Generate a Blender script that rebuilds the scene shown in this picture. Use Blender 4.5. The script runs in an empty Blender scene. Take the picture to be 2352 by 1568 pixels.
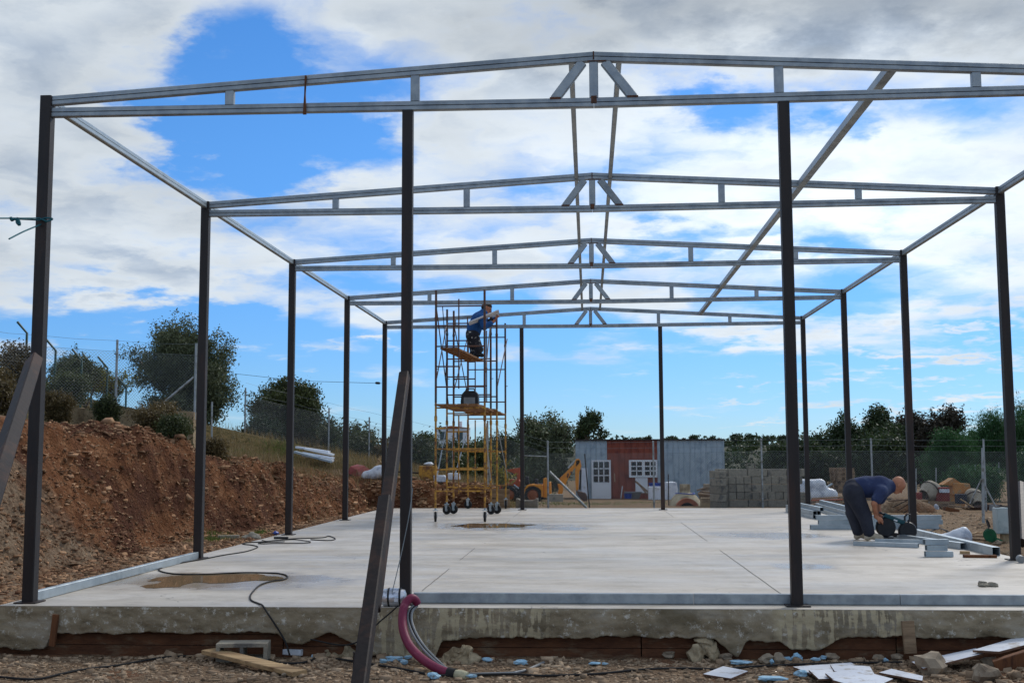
import bpy, bmesh, math, random
import numpy as np
from mathutils import Vector, Matrix
sc = bpy.context.scene
COL = sc.collection
R = math.radians
# ------------------------------------------------------------------ camera
FPX, YAW, PITCH, ROLL = 2673.635, 0.0651, 0.0987, -0.0038
CAM = np.array([0.4807, -10.2054, 1.2686])
_c, _s = math.cos(YAW), math.sin(YAW)
_fw = np.array([-_s*math.cos(PITCH), _c*math.cos(PITCH), math.sin(PITCH)])
_r = np.array([_c, _s, 0.0]); _u = np.cross(_r, _fw)
_rr = _r*math.cos(ROLL)+_u*math.sin(ROLL); _uu = _u*math.cos(ROLL)-_r*math.sin(ROLL)
cd = bpy.data.cameras.new('camera'); cam = bpy.data.objects.new('camera', cd); COL.objects.link(cam)
cd.sensor_width = 36; cd.lens = FPX/2352*36; cd.clip_start = .1; cd.clip_end = 3000
mw = Matrix.Identity(4)
for i in range(3):
    mw[i][0] = _rr[i]; mw[i][1] = _uu[i]; mw[i][2] = -_fw[i]; mw[i][3] = CAM[i]
cam.matrix_world = mw
sc.camera = cam

def W(px, py, Y=None, z=None):
    """real-world point seen at a position of the photograph (2352 px wide) at depth Y or height z"""
    d = _fw*FPX+_rr*(px-1176)-_uu*(py-784)
    t = (Y-CAM[1])/d[1] if Y is not None else (z-CAM[2])/d[2]
    p = CAM+d*t
    return Vector((float(p[0]), float(p[1]), float(p[2])))
def W3(px, py, Y=None, z=None):
    return W(px*.784, py*.784, Y, z)
# ------------------------------------------------------------------ world: daylight sky with broken cloud
SUN_EL, SUN_AZ = R(40), R(32)      # azimuth clockwise from +Y (to the right of the view)
wd = bpy.data.worlds.new('World'); sc.world = wd; wd.use_nodes = True
nt = wd.node_tree; nt.nodes.clear()
def N(t, **k):
    n = nt.nodes.new(t)
    for a, b in k.items(): setattr(n, a, b)
    return n
def L(a, b): nt.links.new(a, b)
def mth(op, a, b=None, c=None, clamp=False):
    n = N('ShaderNodeMath', operation=op); n.use_clamp = clamp
    for i, v in enumerate((a, b, c)):
        if v is None: continue
        if isinstance(v, (int, float)): n.inputs[i].default_value = v
        else: L(v, n.inputs[i])
    return n.outputs[0]
def vmth(op, a, b):
    n = N('ShaderNodeVectorMath', operation=op)
    for i, v in enumerate((a, b)):
        if isinstance(v, tuple): n.inputs[i].default_value = v
        elif v is not None: L(v, n.inputs[i])
    return n
def smooth(x, a, b, lo=0., hi=1.):
    n = N('ShaderNodeMapRange', interpolation_type='SMOOTHSTEP')
    L(x, n.inputs[0]); n.inputs[1].default_value = a; n.inputs[2].default_value = b
    n.inputs[3].default_value = lo; n.inputs[4].default_value = hi
    return n.outputs[0]
tc = N('ShaderNodeTexCoord')
sep = N('ShaderNodeSeparateXYZ'); L(tc.outputs['Generated'], sep.inputs[0])
X, Y_, Z = sep.outputs
zc = mth('MAXIMUM', Z, 0.0)
den = mth('ADD', zc, 0.16)
cx = mth('DIVIDE', X, den); cy = mth('DIVIDE', Y_, den)
pv = N('ShaderNodeCombineXYZ'); L(cx, pv.inputs[0]); L(cy, pv.inputs[1])
# warp
nw = N('ShaderNodeTexNoise'); nw.inputs['Scale'].default_value = 3.2; nw.inputs['Detail'].default_value = 9; nw.inputs['Roughness'].default_value = .6
L(pv.outputs[0], nw.inputs['Vector'])
wsub = vmth('SUBTRACT', nw.outputs['Color'], (.5, .5, .5))
wsc = vmth('MULTIPLY', wsub.outputs[0], (.30, .30, 0))
pw = vmth('ADD', pv.outputs[0], wsc.outputs[0])
n1 = N('ShaderNodeTexNoise'); n1.inputs['Scale'].default_value = 2.3; n1.inputs['Detail'].default_value = 13; n1.inputs['Roughness'].default_value = .53
L(pw.outputs[0], n1.inputs['Vector'])
n2 = N('ShaderNodeTexNoise'); n2.inputs['Scale'].default_value = 2.6; n2.inputs['Detail'].default_value = 8
off = vmth('ADD', pw.outputs[0], (7.3, 2.1, 4.0)); L(off.outputs[0], n2.inputs['Vector'])
az = mth('ARCTAN2', X, Y_); el = mth('ARCSINE', Z)
ae = N('ShaderNodeCombineXYZ'); L(az, ae.inputs[0]); L(el, ae.inputs[1])
wa = vmth('MULTIPLY', wsub.outputs[0], (.30, .16, 0))
aew = vmth('ADD', ae.outputs[0], wa.outputs[0])
def ang(px, py):
    d = _fw*FPX+_rr*(px-1176)-_uu*(py-784); d = d/np.linalg.norm(d)
    return math.atan2(d[0], d[1]), math.asin(d[2])
def blob(px, py, rx, ry, inner=.0):
    a, e = ang(px, py)
    s = vmth('SUBTRACT', aew.outputs[0], (a, e, 0))
    m = vmth('MULTIPLY', s.outputs[0], (FPX/rx, FPX/ry, 0))
    ln = N('ShaderNodeVectorMath', operation='LENGTH'); L(m.outputs[0], ln.inputs[0])
    return smooth(ln.outputs['Value'], 1.0, inner, 0, 1)
cov = mth('ADD', mth('MULTIPLY', mth('SUBTRACT', n1.outputs[0], .5), 2.35), .62)
# open blue gaps (-) and cloud banks (+) of this sky
for (px, py, rx, ry, w) in [(560, 120, 230, 150, -.5), (660, 350, 330, 170, -.75), (480, 300, 160, 110, -.3), (1660, 280, 150, 80, -.45), (1900, 285, 120, 80, -.4),
                            (330, 590, 220, 50, -.25), (1500, 575, 260, 60, -.3), (420, 760, 620, 75, -.4),
                            (130, 400, 430, 220, .42), (250, 640, 560, 120, .42), (1250, 330, 480, 190, .38), (2100, 430, 480, 220, .45),
                            (1700, 60, 1300, 200, .6), (900, 470, 300, 120, .22), (1750, 520, 420, 80, .25), (60, 130, 420, 220, .5), (1750, 790, 480, 55, .42), (2300, 740, 360, 60, .35), (850, 805, 200, 26, .4),
                            (2150, 825, 460, 34, .5), (2150, 918, 520, 40, .62), (1700, 935, 260, 22, .35)]:
    cov = mth('ADD', cov, mth('MULTIPLY', blob(px, py, rx, ry), w))
# clouds thin out towards the horizon
low = smooth(el, R(9.0), R(3.0))
cov = mth('SUBTRACT', cov, mth('MULTIPLY', low, .52))
dens = smooth(cov, .22, .92, .0, 1.0)
sky = N('ShaderNodeTexSky', sky_type='NISHITA'); sky.sun_disc = False
sky.sun_elevation = SUN_EL; sky.sun_rotation = SUN_AZ
sky.air_density = 1.0; sky.dust_density = .1; sky.ozone_density = 2.0
hs = N('ShaderNodeHueSaturation'); hs.inputs['Saturation'].default_value = 1.12; hs.inputs['Value'].default_value = .102
tint = N('ShaderNodeVectorMath', operation='MULTIPLY'); L(sky.outputs[0], tint.inputs[0]); tint.inputs[1].default_value = (.72, .98, 1.26)
hz = N('ShaderNodeMix', data_type='RGBA'); L(smooth(el, R(-1), R(17)), hz.inputs[0]); hz.inputs[6].default_value = (.62, .68, .87, 1); hz.inputs[7].default_value = (1, .97, 1.0, 1)
tin2 = N('ShaderNodeVectorMath', operation='MULTIPLY'); L(tint.outputs[0], tin2.inputs[0]); L(hz.outputs[2], tin2.inputs[1])
L(tin2.outputs[0], hs.inputs['Color'])
# cloud light: white, greyer where thick (undersides)
thick = smooth(cov, .75, 1.55)
br = mth('ADD', mth('MULTIPLY', n2.outputs[0], .36), .66)
br = mth('SUBTRACT', br, mth('MULTIPLY', thick, .24))
br = mth('MULTIPLY', br, 1.0)
dark = blob(1700, 10, 1400, 230, .2)
br = mth('SUBTRACT', br, mth('MULTIPLY', dark, .24))
br = mth('SUBTRACT', br, mth('MULTIPLY', blob(60, 380, 900, 620), .13))
glow = blob(1900, 470, 900, 420, .0)
br = mth('ADD', br, mth('MULTIPLY', glow, .32))
ccol = N('ShaderNodeMix', data_type='RGBA'); L(thick, ccol.inputs[0])
ccol.inputs[6].default_value = (.86, .935, 1.0, 1); ccol.inputs[7].default_value = (.60, .76, 1.0, 1)
cm = N('ShaderNodeVectorMath', operation='SCALE'); L(ccol.outputs[2], cm.inputs[0]); L(br, cm.inputs[3])
mx = N('ShaderNodeMix', data_type='RGBA'); L(dens, mx.inputs[0]); L(hs.outputs[0], mx.inputs[6]); L(cm.outputs[0], mx.inputs[7])
bg = N('ShaderNodeBackground'); L(mx.outputs[2], bg.inputs[0]); bg.inputs[1].default_value = 1.0
wo = N('ShaderNodeOutputWorld'); L(bg.outputs[0], wo.inputs[0])
# ------------------------------------------------------------------ sun behind thin cloud
sl = bpy.data.lights.new('sun', 'SUN'); so = bpy.data.objects.new('sun', sl); COL.objects.link(so)
sl.energy = 1.9; sl.angle = R(12); sl.color = (1, .95, .88)
sd = Vector((math.sin(SUN_AZ)*math.cos(SUN_EL), math.cos(SUN_AZ)*math.cos(SUN_EL), math.sin(SUN_EL)))
so.rotation_euler = sd.to_track_quat('Z', 'Y').to_euler()
sc.view_settings.view_transform = 'Standard'; sc.view_settings.look = 'None'
sc.view_settings.exposure = 0.08; sc.view_settings.gamma = 1
sc.cycles.use_denoising = True
sc.cycles.max_bounces = 6
# ------------------------------------------------------------------ materials
def S(r, g, b, k=1.0):
    def f(v):
        v /= 255.
        return (v/12.92 if v <= .04045 else ((v+.055)/1.055)**2.4)*k
    return (f(r), f(g), f(b))
MATS = {}
def mat(name, c1, c2=None, scale=6, rough=.8, bump=0., metal=0., c3=None, s3=1.2, t3=(.52, .62), spec=.3, stretch=(1, 1, 1), detail=6, bscale=None, isl=0., rnd=0., ramp=(.35, .65), bdist=.02, sub=0., rvar=0.):
    m = bpy.data.materials.new(name); m.use_nodes = True; t = m.node_tree; b = t.nodes['Principled BSDF']
    def n_(ty): return t.nodes.new(ty)
    b.inputs['Roughness'].default_value = rough; b.inputs['Metallic'].default_value = metal
    b.inputs['Specular IOR Level'].default_value = spec
    tcn = n_('ShaderNodeTexCoord'); oi = n_('ShaderNodeObjectInfo')
    mp = n_('ShaderNodeMapping'); mp.inputs['Scale'].default_value = stretch
    av = n_('ShaderNodeVectorMath'); av.operation = 'ADD'
    t.links.new(tcn.outputs['Object'], mp.inputs[0]); t.links.new(mp.outputs[0], av.inputs[0])
    rs = n_('ShaderNodeMath'); rs.operation = 'MULTIPLY'; rs.inputs[1].default_value = 37.0
    t.links.new(oi.outputs['Random'], rs.inputs[0]); t.links.new(rs.outputs[0], av.inputs[1])
    vec = av.outputs[0]
    no = n_('ShaderNodeTexNoise'); no.inputs['Scale'].default_value = scale; no.inputs['Detail'].default_value = detail; no.inputs['Roughness'].default_value = .6
    t.links.new(vec, no.inputs['Vector'])
    cr = n_('ShaderNodeValToRGB'); cr.color_ramp.elements[0].position = ramp[0]; cr.color_ramp.elements[1].position = ramp[1]
    c2 = c2 or c1
    cr.color_ramp.elements[0].color = (*c1, 1); cr.color_ramp.elements[1].color = (*c2, 1)
    t.links.new(no.outputs[0], cr.inputs[0]); col = cr.outputs[0]
    if c3:
        n3 = n_('ShaderNodeTexNoise'); n3.inputs['Scale'].default_value = s3; n3.inputs['Detail'].default_value = 8; n3.inputs['Roughness'].default_value = .65
        t.links.new(vec, n3.inputs['Vector'])
        mr = n_('ShaderNodeMapRange'); mr.inputs[1].default_value = t3[0]; mr.inputs[2].default_value = t3[1]
        t.links.new(n3.outputs[0], mr.inputs[0])
        mxx = n_('ShaderNodeMix'); mxx.data_type = 'RGBA'; t.links.new(mr.outputs[0], mxx.inputs[0])
        t.links.new(col, mxx.inputs[6]); mxx.inputs[7].default_value = (*c3, 1); col = mxx.outputs[2]
    if isl or rnd:
        hv = n_('ShaderNodeHueSaturation')
        if isl:
            gi = n_('ShaderNodeNewGeometry'); src = gi.outputs['Random Per Island']; am = isl
        else: src = oi.outputs['Random']; am = rnd
        mm = n_('ShaderNodeMapRange'); mm.inputs[3].default_value = 1-am; mm.inputs[4].default_value = 1+am
        t.links.new(src, mm.inputs[0]); t.links.new(mm.outputs[0], hv.inputs['Value']); t.links.new(col, hv.inputs['Color']); col = hv.outputs[0]
    t.links.new(col, b.inputs['Base Color'])
    if rvar:
        mr2 = n_('ShaderNodeMapRange'); mr2.inputs[3].default_value = max(.02, rough-rvar); mr2.inputs[4].default_value = min(1, rough+rvar)
        mr2.inputs[1].default_value = .3; mr2.inputs[2].default_value = .7
        t.links.new(no.outputs[0], mr2.inputs[0]); t.links.new(mr2.outputs[0], b.inputs['Roughness'])
    if bump:
        bn = n_('ShaderNodeTexNoise'); bn.inputs['Scale'].default_value = bscale or scale*3; bn.inputs['Detail'].default_value = 6
        t.links.new(vec, bn.inputs['Vector'])
        bp = n_('ShaderNodeBump'); bp.inputs['Strength'].default_value = bump; bp.inputs['Distance'].default_value = bdist
        t.links.new(bn.outputs[0], bp.inputs['Height']); t.links.new(bp.outputs[0], b.inputs['Normal'])
    MATS[name] = m
    return m
M = MATS
mat('dark_steel', S(33, 27, 26), S(46, 37, 33), 9, .55, .12, .2, c3=S(76, 50, 38), s3=2.6, t3=(.56, .74), stretch=(1, 1, .18), spec=.5)
mat('rust_steel', S(44, 37, 36), S(58, 47, 42), 7, .6, .15, .2, c3=S(76, 52, 40), s3=2.5, spec=.35)
mat('prop_steel', S(30, 25, 24), S(42, 33, 30), 7, .7, .15, .1, c3=S(62, 43, 34), s3=2.5, spec=.25)
mat('rust_weld', S(110, 72, 50), S(70, 55, 50), 40, .8, .4)
mat('galv', S(136, 144, 150), S(166, 173, 176), 9, .42, .06, .45, c3=S(108, 116, 122), s3=2.2, t3=(.5, .75), spec=.5, rvar=.1)
mat('galv_light', S(158, 170, 176), S(176, 186, 191), 6, .38, .04, .45, c3=S(146, 158, 165), s3=1.6, spec=.5, rvar=.1)
mat('scaf_yellow', S(196, 146, 58), S(160, 116, 56), 14, .65, .15, c3=S(112, 76, 52), s3=7, t3=(.46, .60))
mat('scaf_rust', S(84, 62, 54), S(110, 72, 54), 12, .65, .2, .1, c3=S(70, 80, 84), s3=5, t3=(.5, .62))
mat('black_rubber', S(28, 28, 29), S(40, 39, 38), 12, .75, .2)
mat('black_plastic', S(30, 31, 34), S(44, 44, 46), 8, .5, .08)
mat('grey_plastic', S(120, 124, 126), S(140, 142, 142), 8, .5)
mat('wood', S(150, 122, 88), S(188, 158, 116), 5, .8, .25, stretch=(.35, 4, 4), c3=S(120, 92, 62), s3=2)
mat('wood_old', S(120, 98, 76), S(154, 130, 102), 6, .85, .35, stretch=(.5, 4, 4), c3=S(84, 66, 52), s3=3)
mat('wood_brown', S(96, 62, 40), S(124, 80, 50), 6, .85, .3, stretch=(3, 3, .6), c3=S(74, 46, 32), s3=3)
mat('white_paint', S(212, 216, 220), S(226, 228, 230), 6, .5, .03, c3=S(186, 190, 196), s3=3, t3=(.58, .75))
mat('board_white', S(206, 212, 222), S(222, 226, 232), 4, .42, .02, c3=S(150, 138, 120), s3=7, t3=(.56, .68), rnd=.08)
mat('board_edge', S(90, 66, 52), S(120, 90, 70), 12, .85, .2)
mat('foam_blue', S(138, 180, 204), S(172, 204, 220), 9, .75, .3, rnd=.12, c3=S(128, 122, 108), s3=26, t3=(.58, .68))
mat('foam_white', S(214, 220, 226), S(226, 230, 234), 9, .7, .2)
mat('conc_block', S(136, 130, 116), S(158, 150, 134), 22, .95, .5, c3=S(104, 101, 95), s3=4, rnd=.2)
mat('rock', S(132, 118, 100), S(160, 146, 126), 7, .95, .5, c3=S(110, 94, 78), s3=2.5, rnd=.12)
mat('blue_plastic', S(30, 62, 150), S(42, 80, 170), 6, .4)
mat('green_plastic', S(22, 84, 56), S(34, 100, 66), 6, .45)
mat('glass_dark', S(20, 26, 34), S(34, 42, 52), 3, .06, spec=.6)
mat('tarp', S(196, 202, 210), S(220, 224, 228), 5, .45, .4, c3=S(166, 174, 186), s3=4)
mat('leather', S(30, 30, 33), S(45, 44, 46), 10, .6, .2)
# ------------------------------------------------------------------ helpers
rng = np.random.default_rng(7)
random.seed(7)
def V(p): return Vector(p)
def frame(d, up=(0, 0, 1)):
    d = Vector(d).normalized(); u = Vector(up)
    if abs(d.dot(u)) > .98: u = Vector((0, 1, 0)) if abs(d.y) < .9 else Vector((1, 0, 0))
    s = d.cross(u).normalized(); u = s.cross(d).normalized()
    return d, s, u
class MB:
    def __init__(self): self.v = []; self.f = []; self.m = []; self.mi = 0
    def add(self, vs, fs):
        o = len(self.v); self.v += [tuple(p) for p in vs]
        for q in fs: self.f.append(tuple(i+o for i in q)); self.m.append(self.mi)
        return self
    def box(self, c, s, rot=None, ch=0.):
        c = Vector(c); hx, hy, hz = s[0]/2, s[1]/2, s[2]/2
        if ch:
            return self.bar(c+(rot @ Vector((-hx, 0, 0)) if rot else Vector((-hx, 0, 0))), c+(rot @ Vector((hx, 0, 0)) if rot else Vector((hx, 0, 0))), s[1], s[2], ch=ch, up=(rot @ Vector((0, 0, 1)) if rot else (0, 0, 1)))
        P = [Vector((x, y, z)) for x in (-hx, hx) for y in (-hy, hy) for z in (-hz, hz)]
        if rot is not None: P = [rot @ p for p in P]
        return self.add([c+p for p in P], [(0, 1, 3, 2), (4, 6, 7, 5), (0, 4, 5, 1), (2, 3, 7, 6), (0, 2, 6, 4), (1, 5, 7, 3)])
    def bar(self, p0, p1, w, h, ch=.006, up=(0, 0, 1)):
        p0 = Vector(p0); p1 = Vector(p1); d, s, u = frame(p1-p0, up)
        a, b = w/2, h/2
        if ch > 0: o = [(-a+ch, -b), (a-ch, -b), (a, -b+ch), (a, b-ch), (a-ch, b), (-a+ch, b), (-a, b-ch), (-a, -b+ch)]
        else: o = [(-a, -b), (a, -b), (a, b), (-a, b)]
        n = len(o)
        vs = [p0+s*x+u*y for x, y in o]+[p1+s*x+u*y for x, y in o]
        fs = [(i, (i+1) % n, n+(i+1) % n, n+i) for i in range(n)]+[tuple(range(n))[::-1], tuple(range(n, 2*n))]
        return self.add(vs, fs)
    def cbar(self, p0, p1, w, h, ch=.007, g=.0045, gd=.012, up=(0, 0, 1)):
        """box section of two lipped channels: a groove runs along both side faces"""
        p0 = Vector(p0); p1 = Vector(p1); d, s, u = frame(p1-p0, up); a, b = w/2, h/2
        o = [(-a+ch, -b), (a-ch, -b), (a, -b+ch), (a, -g), (a-gd, 0), (a, g), (a, b-ch), (a-ch, b), (-a+ch, b), (-a, b-ch), (-a, g), (-a+gd, 0), (-a, -g), (-a, -b+ch)]
        n = len(o); vs = [q+s*x+u*y for q in (p0, p1) for x, y in o]
        return self.add(vs, [(i, (i+1) % n, n+(i+1) % n, n+i) for i in range(n)]+[tuple(range(n))[::-1], tuple(range(n, 2*n))])
    def hollow(self, p0, p1, w, h, t=.004, up=(0, 0, 1)):
        p0 = Vector(p0); p1 = Vector(p1); d, s, u = frame(p1-p0, up)
        a, b = w/2, h/2
        o = [(-a, -b), (a, -b), (a, b), (-a, b)]; q = [(-a+t, -b+t), (a-t, -b+t), (a-t, b-t), (-a+t, b-t)]
        vs = [p+s*x+u*y for p in (p0, p1) for ring in (o, q) for x, y in ring]
        fs = []
        for i in range(4):
            j = (i+1) % 4
            fs += [(i, j, 8+j, 8+i), (4+j, 4+i, 12+i, 12+j), (j, i, 4+i, 4+j), (8+i, 8+j, 12+j, 12+i)]
        return self.add(vs, fs)
    def tube(self, pts, r, n=8, cap=True):
        pts = [Vector(p) for p in pts]; k = len(pts)
        rs = r if isinstance(r, (list, tuple)) else [r]*k
        vs = []; prev = None
        for i, p in enumerate(pts):
            d = (pts[min(i+1, k-1)]-pts[max(i-1, 0)])
            if d.length < 1e-9: d = Vector((0, 0, 1))
            d.normalize()
            if prev is None: _, s, u = frame(d)
            else:
                s = prev-d*prev.dot(d)
                s = s.normalized() if s.length > 1e-6 else frame(d)[1]
                u = s.cross(d).normalized()
            prev = s
            vs += [p+(s*math.cos(2*math.pi*j/n)+u*math.sin(2*math.pi*j/n))*rs[i] for j in range(n)]
        fs = [(i*n+j, i*n+(j+1) % n, (i+1)*n+(j+1) % n, (i+1)*n+j) for i in range(k-1) for j in range(n)]
        if cap: fs += [tuple(range(n))[::-1], tuple(range((k-1)*n, k*n))]
        return self.add(vs, fs)
    def prism(self, poly, o, ax, ay, depth):
        """polygon in the plane (o, ax, ay), thickness depth centred on the plane"""
        o = Vector(o); ax = Vector(ax); ay = Vector(ay); nn = ax.cross(ay).normalized()*depth/2
        n = len(poly)
        vs = [o+ax*x+ay*y-nn for x, y in poly]+[o+ax*x+ay*y+nn for x, y in poly]
        fs = [(i, (i+1) % n, n+(i+1) % n, n+i) for i in range(n)]+[tuple(range(n))[::-1], tuple(range(n, 2*n))]
        return self.add(vs, fs)
    def lathe(self, prof, o, ax, n=20, cap=True):
        d, s, u = frame(ax); o = Vector(o); k = len(prof)
        vs = [o+d*z+(s*math.cos(2*math.pi*j/n)+u*math.sin(2*math.pi*j/n))*r for r, z in prof for j in range(n)]
        fs = [(i*n+j, i*n+(j+1) % n, (i+1)*n+(j+1) % n, (i+1)*n+j) for i in range(k-1) for j in range(n)]
        if cap and prof[0][0] > 1e-4: fs.append(tuple(range(n))[::-1])
        if cap and prof[-1][0] > 1e-4: fs.append(tuple(range((k-1)*n, k*n)))
        return self.add(vs, fs)
    def rock(self, c, r, seed, flat=.7, sub=1):
        bm = bmesh.new(); bmesh.ops.create_icosphere(bm, subdivisions=sub, radius=1)
        rr = random.Random(seed); c = Vector(c)
        ph = [rr.uniform(0, 6) for _ in range(6)]; rx = [rr.uniform(.75, 1.25) for _ in range(3)]
        q = Matrix.Rotation(rr.uniform(0, 6), 3, 'Z')
        vs = []
        for v in bm.verts:
            p = v.co; k = 1+.22*math.sin(3*p.x+ph[0])*math.sin(3*p.y+ph[1])+.16*math.sin(5*p.z+ph[2]+2*p.x)+rr.uniform(-.1, .1)
            p = Vector((p.x*rx[0]*k, p.y*rx[1]*k, p.z*rx[2]*k*flat)); vs.append(c+(q @ p)*r)
        fs = [tuple(v.index for v in f.verts) for f in bm.faces]; bm.free()
        return self.add(vs, fs)
    def sheet(self, pts):
        return self.add(pts, [tuple(range(len(pts)))])
    def build(self, name, m, parent=None, smooth=False, bevel=0.):
        me = bpy.data.meshes.new(name); me.from_pydata(self.v, [], self.f)
        ms = m if isinstance(m, (list, tuple)) else [m]
        for q in ms: me.materials.append(M[q] if isinstance(q, str) else q)
        if len(ms) > 1: me.polygons.foreach_set('material_index', self.m)
        if smooth: me.polygons.foreach_set('use_smooth', [True]*len(me.polygons))
        bm = bmesh.new(); bm.from_mesh(me); bmesh.ops.recalc_face_normals(bm, faces=bm.faces)
        if bevel: bmesh.ops.bevel(bm, geom=bm.edges[:], offset=bevel, segments=1, affect='EDGES', profile=.5)
        bm.to_mesh(me); bm.free()
        if smooth:
            try: me.set_sharp_from_angle(angle=R(42))
            except Exception: pass
        o = bpy.data.objects.new(name, me); COL.objects.link(o)
        if parent is not None: o.parent = parent
        return o
def npmesh(name, v, f, m, parent=None, smooth=False):
    v = np.asarray(v, np.float32); f = np.asarray(f, np.int32)
    me = bpy.data.meshes.new(name); k = f.shape[1]
    me.vertices.add(len(v)); me.vertices.foreach_set('co', v.ravel())
    me.loops.add(f.size); me.loops.foreach_set('vertex_index', f.ravel())
    me.polygons.add(len(f)); me.polygons.foreach_set('loop_start', np.arange(0, f.size, k, dtype=np.int32))
    if smooth: me.polygons.foreach_set('use_smooth', np.ones(len(f), bool))
    me.update(calc_edges=True); me.validate()
    me.materials.append(M[m])
    o = bpy.data.objects.new(name, me); COL.objects.link(o)
    if parent is not None: o.parent = parent
    return o
def tag(o, label=None, cat=None, group=None, kind=None):
    if label: o['label'] = label
    if cat: o['category'] = cat
    if group: o['group'] = group
    if kind: o['kind'] = kind
    return o
def thing(name, label, cat, loc=(0, 0, 0), rz=0., group=None):
    o = bpy.data.objects.new(name, None); COL.objects.link(o); o.empty_display_size = .1
    o.location = loc; o.rotation_euler = (0, 0, rz)
    return tag(o, label, cat, group)
def single(name, mb, m, label, cat, loc=(0, 0, 0), rz=0., group=None, smooth=False, bevel=0., rot=None):
    o = mb.build(name, m, None, smooth, bevel); o.location = loc
    o.rotation_euler = rot if rot else (0, 0, rz)
    return tag(o, label, cat, group)
# value noise
def _h(i, j, s):
    n = (i*374761393+j*668265263+s*974634777) & 0xffffffff
    n = ((n ^ (n >> 13))*1274126177) & 0xffffffff
    return ((n ^ (n >> 16)) & 0xffff)/65535.
def vnoise(x, y, s=0):
    x = np.asarray(x, float); y = np.asarray(y, float)
    i = np.floor(x).astype(np.int64); j = np.floor(y).astype(np.int64); u = x-i; v = y-j
    u = u*u*(3-2*u); v = v*v*(3-2*v)
    return (_h(i, j, s)*(1-u)+_h(i+1, j, s)*u)*(1-v)+(_h(i, j+1, s)*(1-u)+_h(i+1, j+1, s)*u)*v
def fbm(x, y, s=0, o=5, g=.5):
    t = 0; a = 1.; n = 0
    for k in range(o):
        t = t+a*vnoise(np.asarray(x)*2**k, np.asarray(y)*2**k, s+k); n += a; a *= g
    return t/n-.5
def sst(x, a=0., b=1.):
    t = np.clip((np.asarray(x, float)-a)/(b-a), 0, 1); return t*t*(3-2*t)
# ------------------------------------------------------------------ terrain
SX0, SX1, SY0, SY1 = -4.66, 5.76, -.22, 18.92
def toe(y): return np.interp(y, [-4, 4, 6.5, 8, 12, 16, 18, 19.3], [-5.9, -5.9, -6.1, -6.3, -5.75, -5.1, -4.9, -4.85])
def crest(y): return np.interp(y, [-4, 5, 8, 10.6, 11.8, 14, 18, 21], [1.9, 1.85, 1.7, 1.68, 1.3, 1.05, .75, .65])
def terr0(x, y):
    x = np.asarray(x, float); y = np.asarray(y, float)
    base = np.interp(y, [-60, 19, 26, 36, 43, 49, 60, 150], [-.06, -.06, -.22, -.5, -.74, -.84, -1.0, -1.3])
    # left cut bank
    s = toe(y)-x; cz = crest(y)
    wob = .5*fbm(x*.0+y*.45, y*0+3.1, 11, 3)
    fw_ = np.interp(y, [4, 6.5, 8], [2.3, 1.9, .85])
    zl = base+sst((s+wob*.9)/fw_)*(cz+.06)+np.clip(s-.9, 0, 6)*np.interp(y, [12.5, 17], [.10, .27])
    zl = np.minimum(zl, 3.6)
    # rear bank and rising ground behind
    xb = -1.55-.085*(y-19.5)
    zr = base+sst((y-19.35+.5*wob)/.8)*.68*sst((xb-x)/.5)+np.clip(xb-1.0-x, 0, 12)*.22*sst((y-19.6)/3.5)
    z = np.maximum(zl, np.where(y > 18.9, zr, -9))
    # front yard, lower than the slab
    fr = sst(-y, 0., .16)*(x > -5.6)+sst(-y, .2, 1.6)*(x <= -5.6)
    z = np.where(x > -5.6, z*(1-fr)+(-.41)*fr, z*(1-.2*fr))
    # right yard
    rt = sst(x, 5.6, 6.4)*sst(y, -.5, .6)
    z = z-rt*.07*np.interp(y, [0, 22, 34], [1, 1, 0])
    # heap of spoil right in front
    z = z+.24*np.exp(-(((x-4.35)/.55)**2+((y+1.0)/.32)**2))
    return z
def terr(x, y):
    z = terr0(x, y)
    x = np.asarray(x, float); y = np.asarray(y, float)
    s = toe(y)-x
    bankw = sst(s, -.5, .5)*(1-sst(s, 1.2, 2.2))*(y < 19.6)+sst(y, 19.0, 19.6)*(1-sst(y, 20.3, 21))*(x < -1.7)
    rid = np.abs(fbm(x*.5+2, y*1.6, 15, 4))
    z = z+bankw*(.55*fbm(x*1.0+9, y*.9, 5, 5, .55)-.5*rid+.22*np.abs(fbm(x*3.2, y*3.2, 8, 5, .6))+.12*fbm(x*9, y*9, 18, 3))
    z = z+.05*fbm(x*1.7, y*1.7, 21, 5)*np.clip(1-np.abs(y)/80, .3, 1)
    # soil under the slab stays below it
    ins = (x > SX0-.02) & (x < SX1+.02) & (y > SY0+.1) & (y < SY1+.03)
    z = np.where(ins, -.46, z)
    near = (x > SX0-.5) & (x < SX1+.5) & (y > -.05) & (y < SY1+.5)
    z = np.where(near & ~ins, np.minimum(z, -.035), z)
    return z
def tz(x, y): return float(terr(np.array([x]), np.array([y]))[0])
def axis(segs):
    out = []
    for a, b, st in segs: out += list(np.arange(a, b, st))
    return np.array(out)
gx = axis([(-700, -120, 40), (-120, -30, 6), (-30, -12, .6), (-12, -8.6, .14), (-8.6, -4.5, .05), (-4.5, 7, .09), (7, 16, .35), (16, 40, 2), (40, 120, 8), (120, 701, 40)])
gy = axis([(-60, -12, 4), (-12, -2.2, .6), (-2.2, 0.3, .035), (.3, 21.5, .065), (21.5, 30, .3), (30, 70, 1), (70, 160, 6), (160, 1001, 40)])
GX, GY = np.meshgrid(gx, gy); GZ = terr(GX, GY)
nx, ny = len(gx), len(gy)
idx = np.arange(nx*ny).reshape(ny, nx)
gf = np.stack([idx[:-1, :-1].ravel(), idx[:-1, 1:].ravel(), idx[1:, 1:].ravel(), idx[1:, :-1].ravel()], 1)
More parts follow.
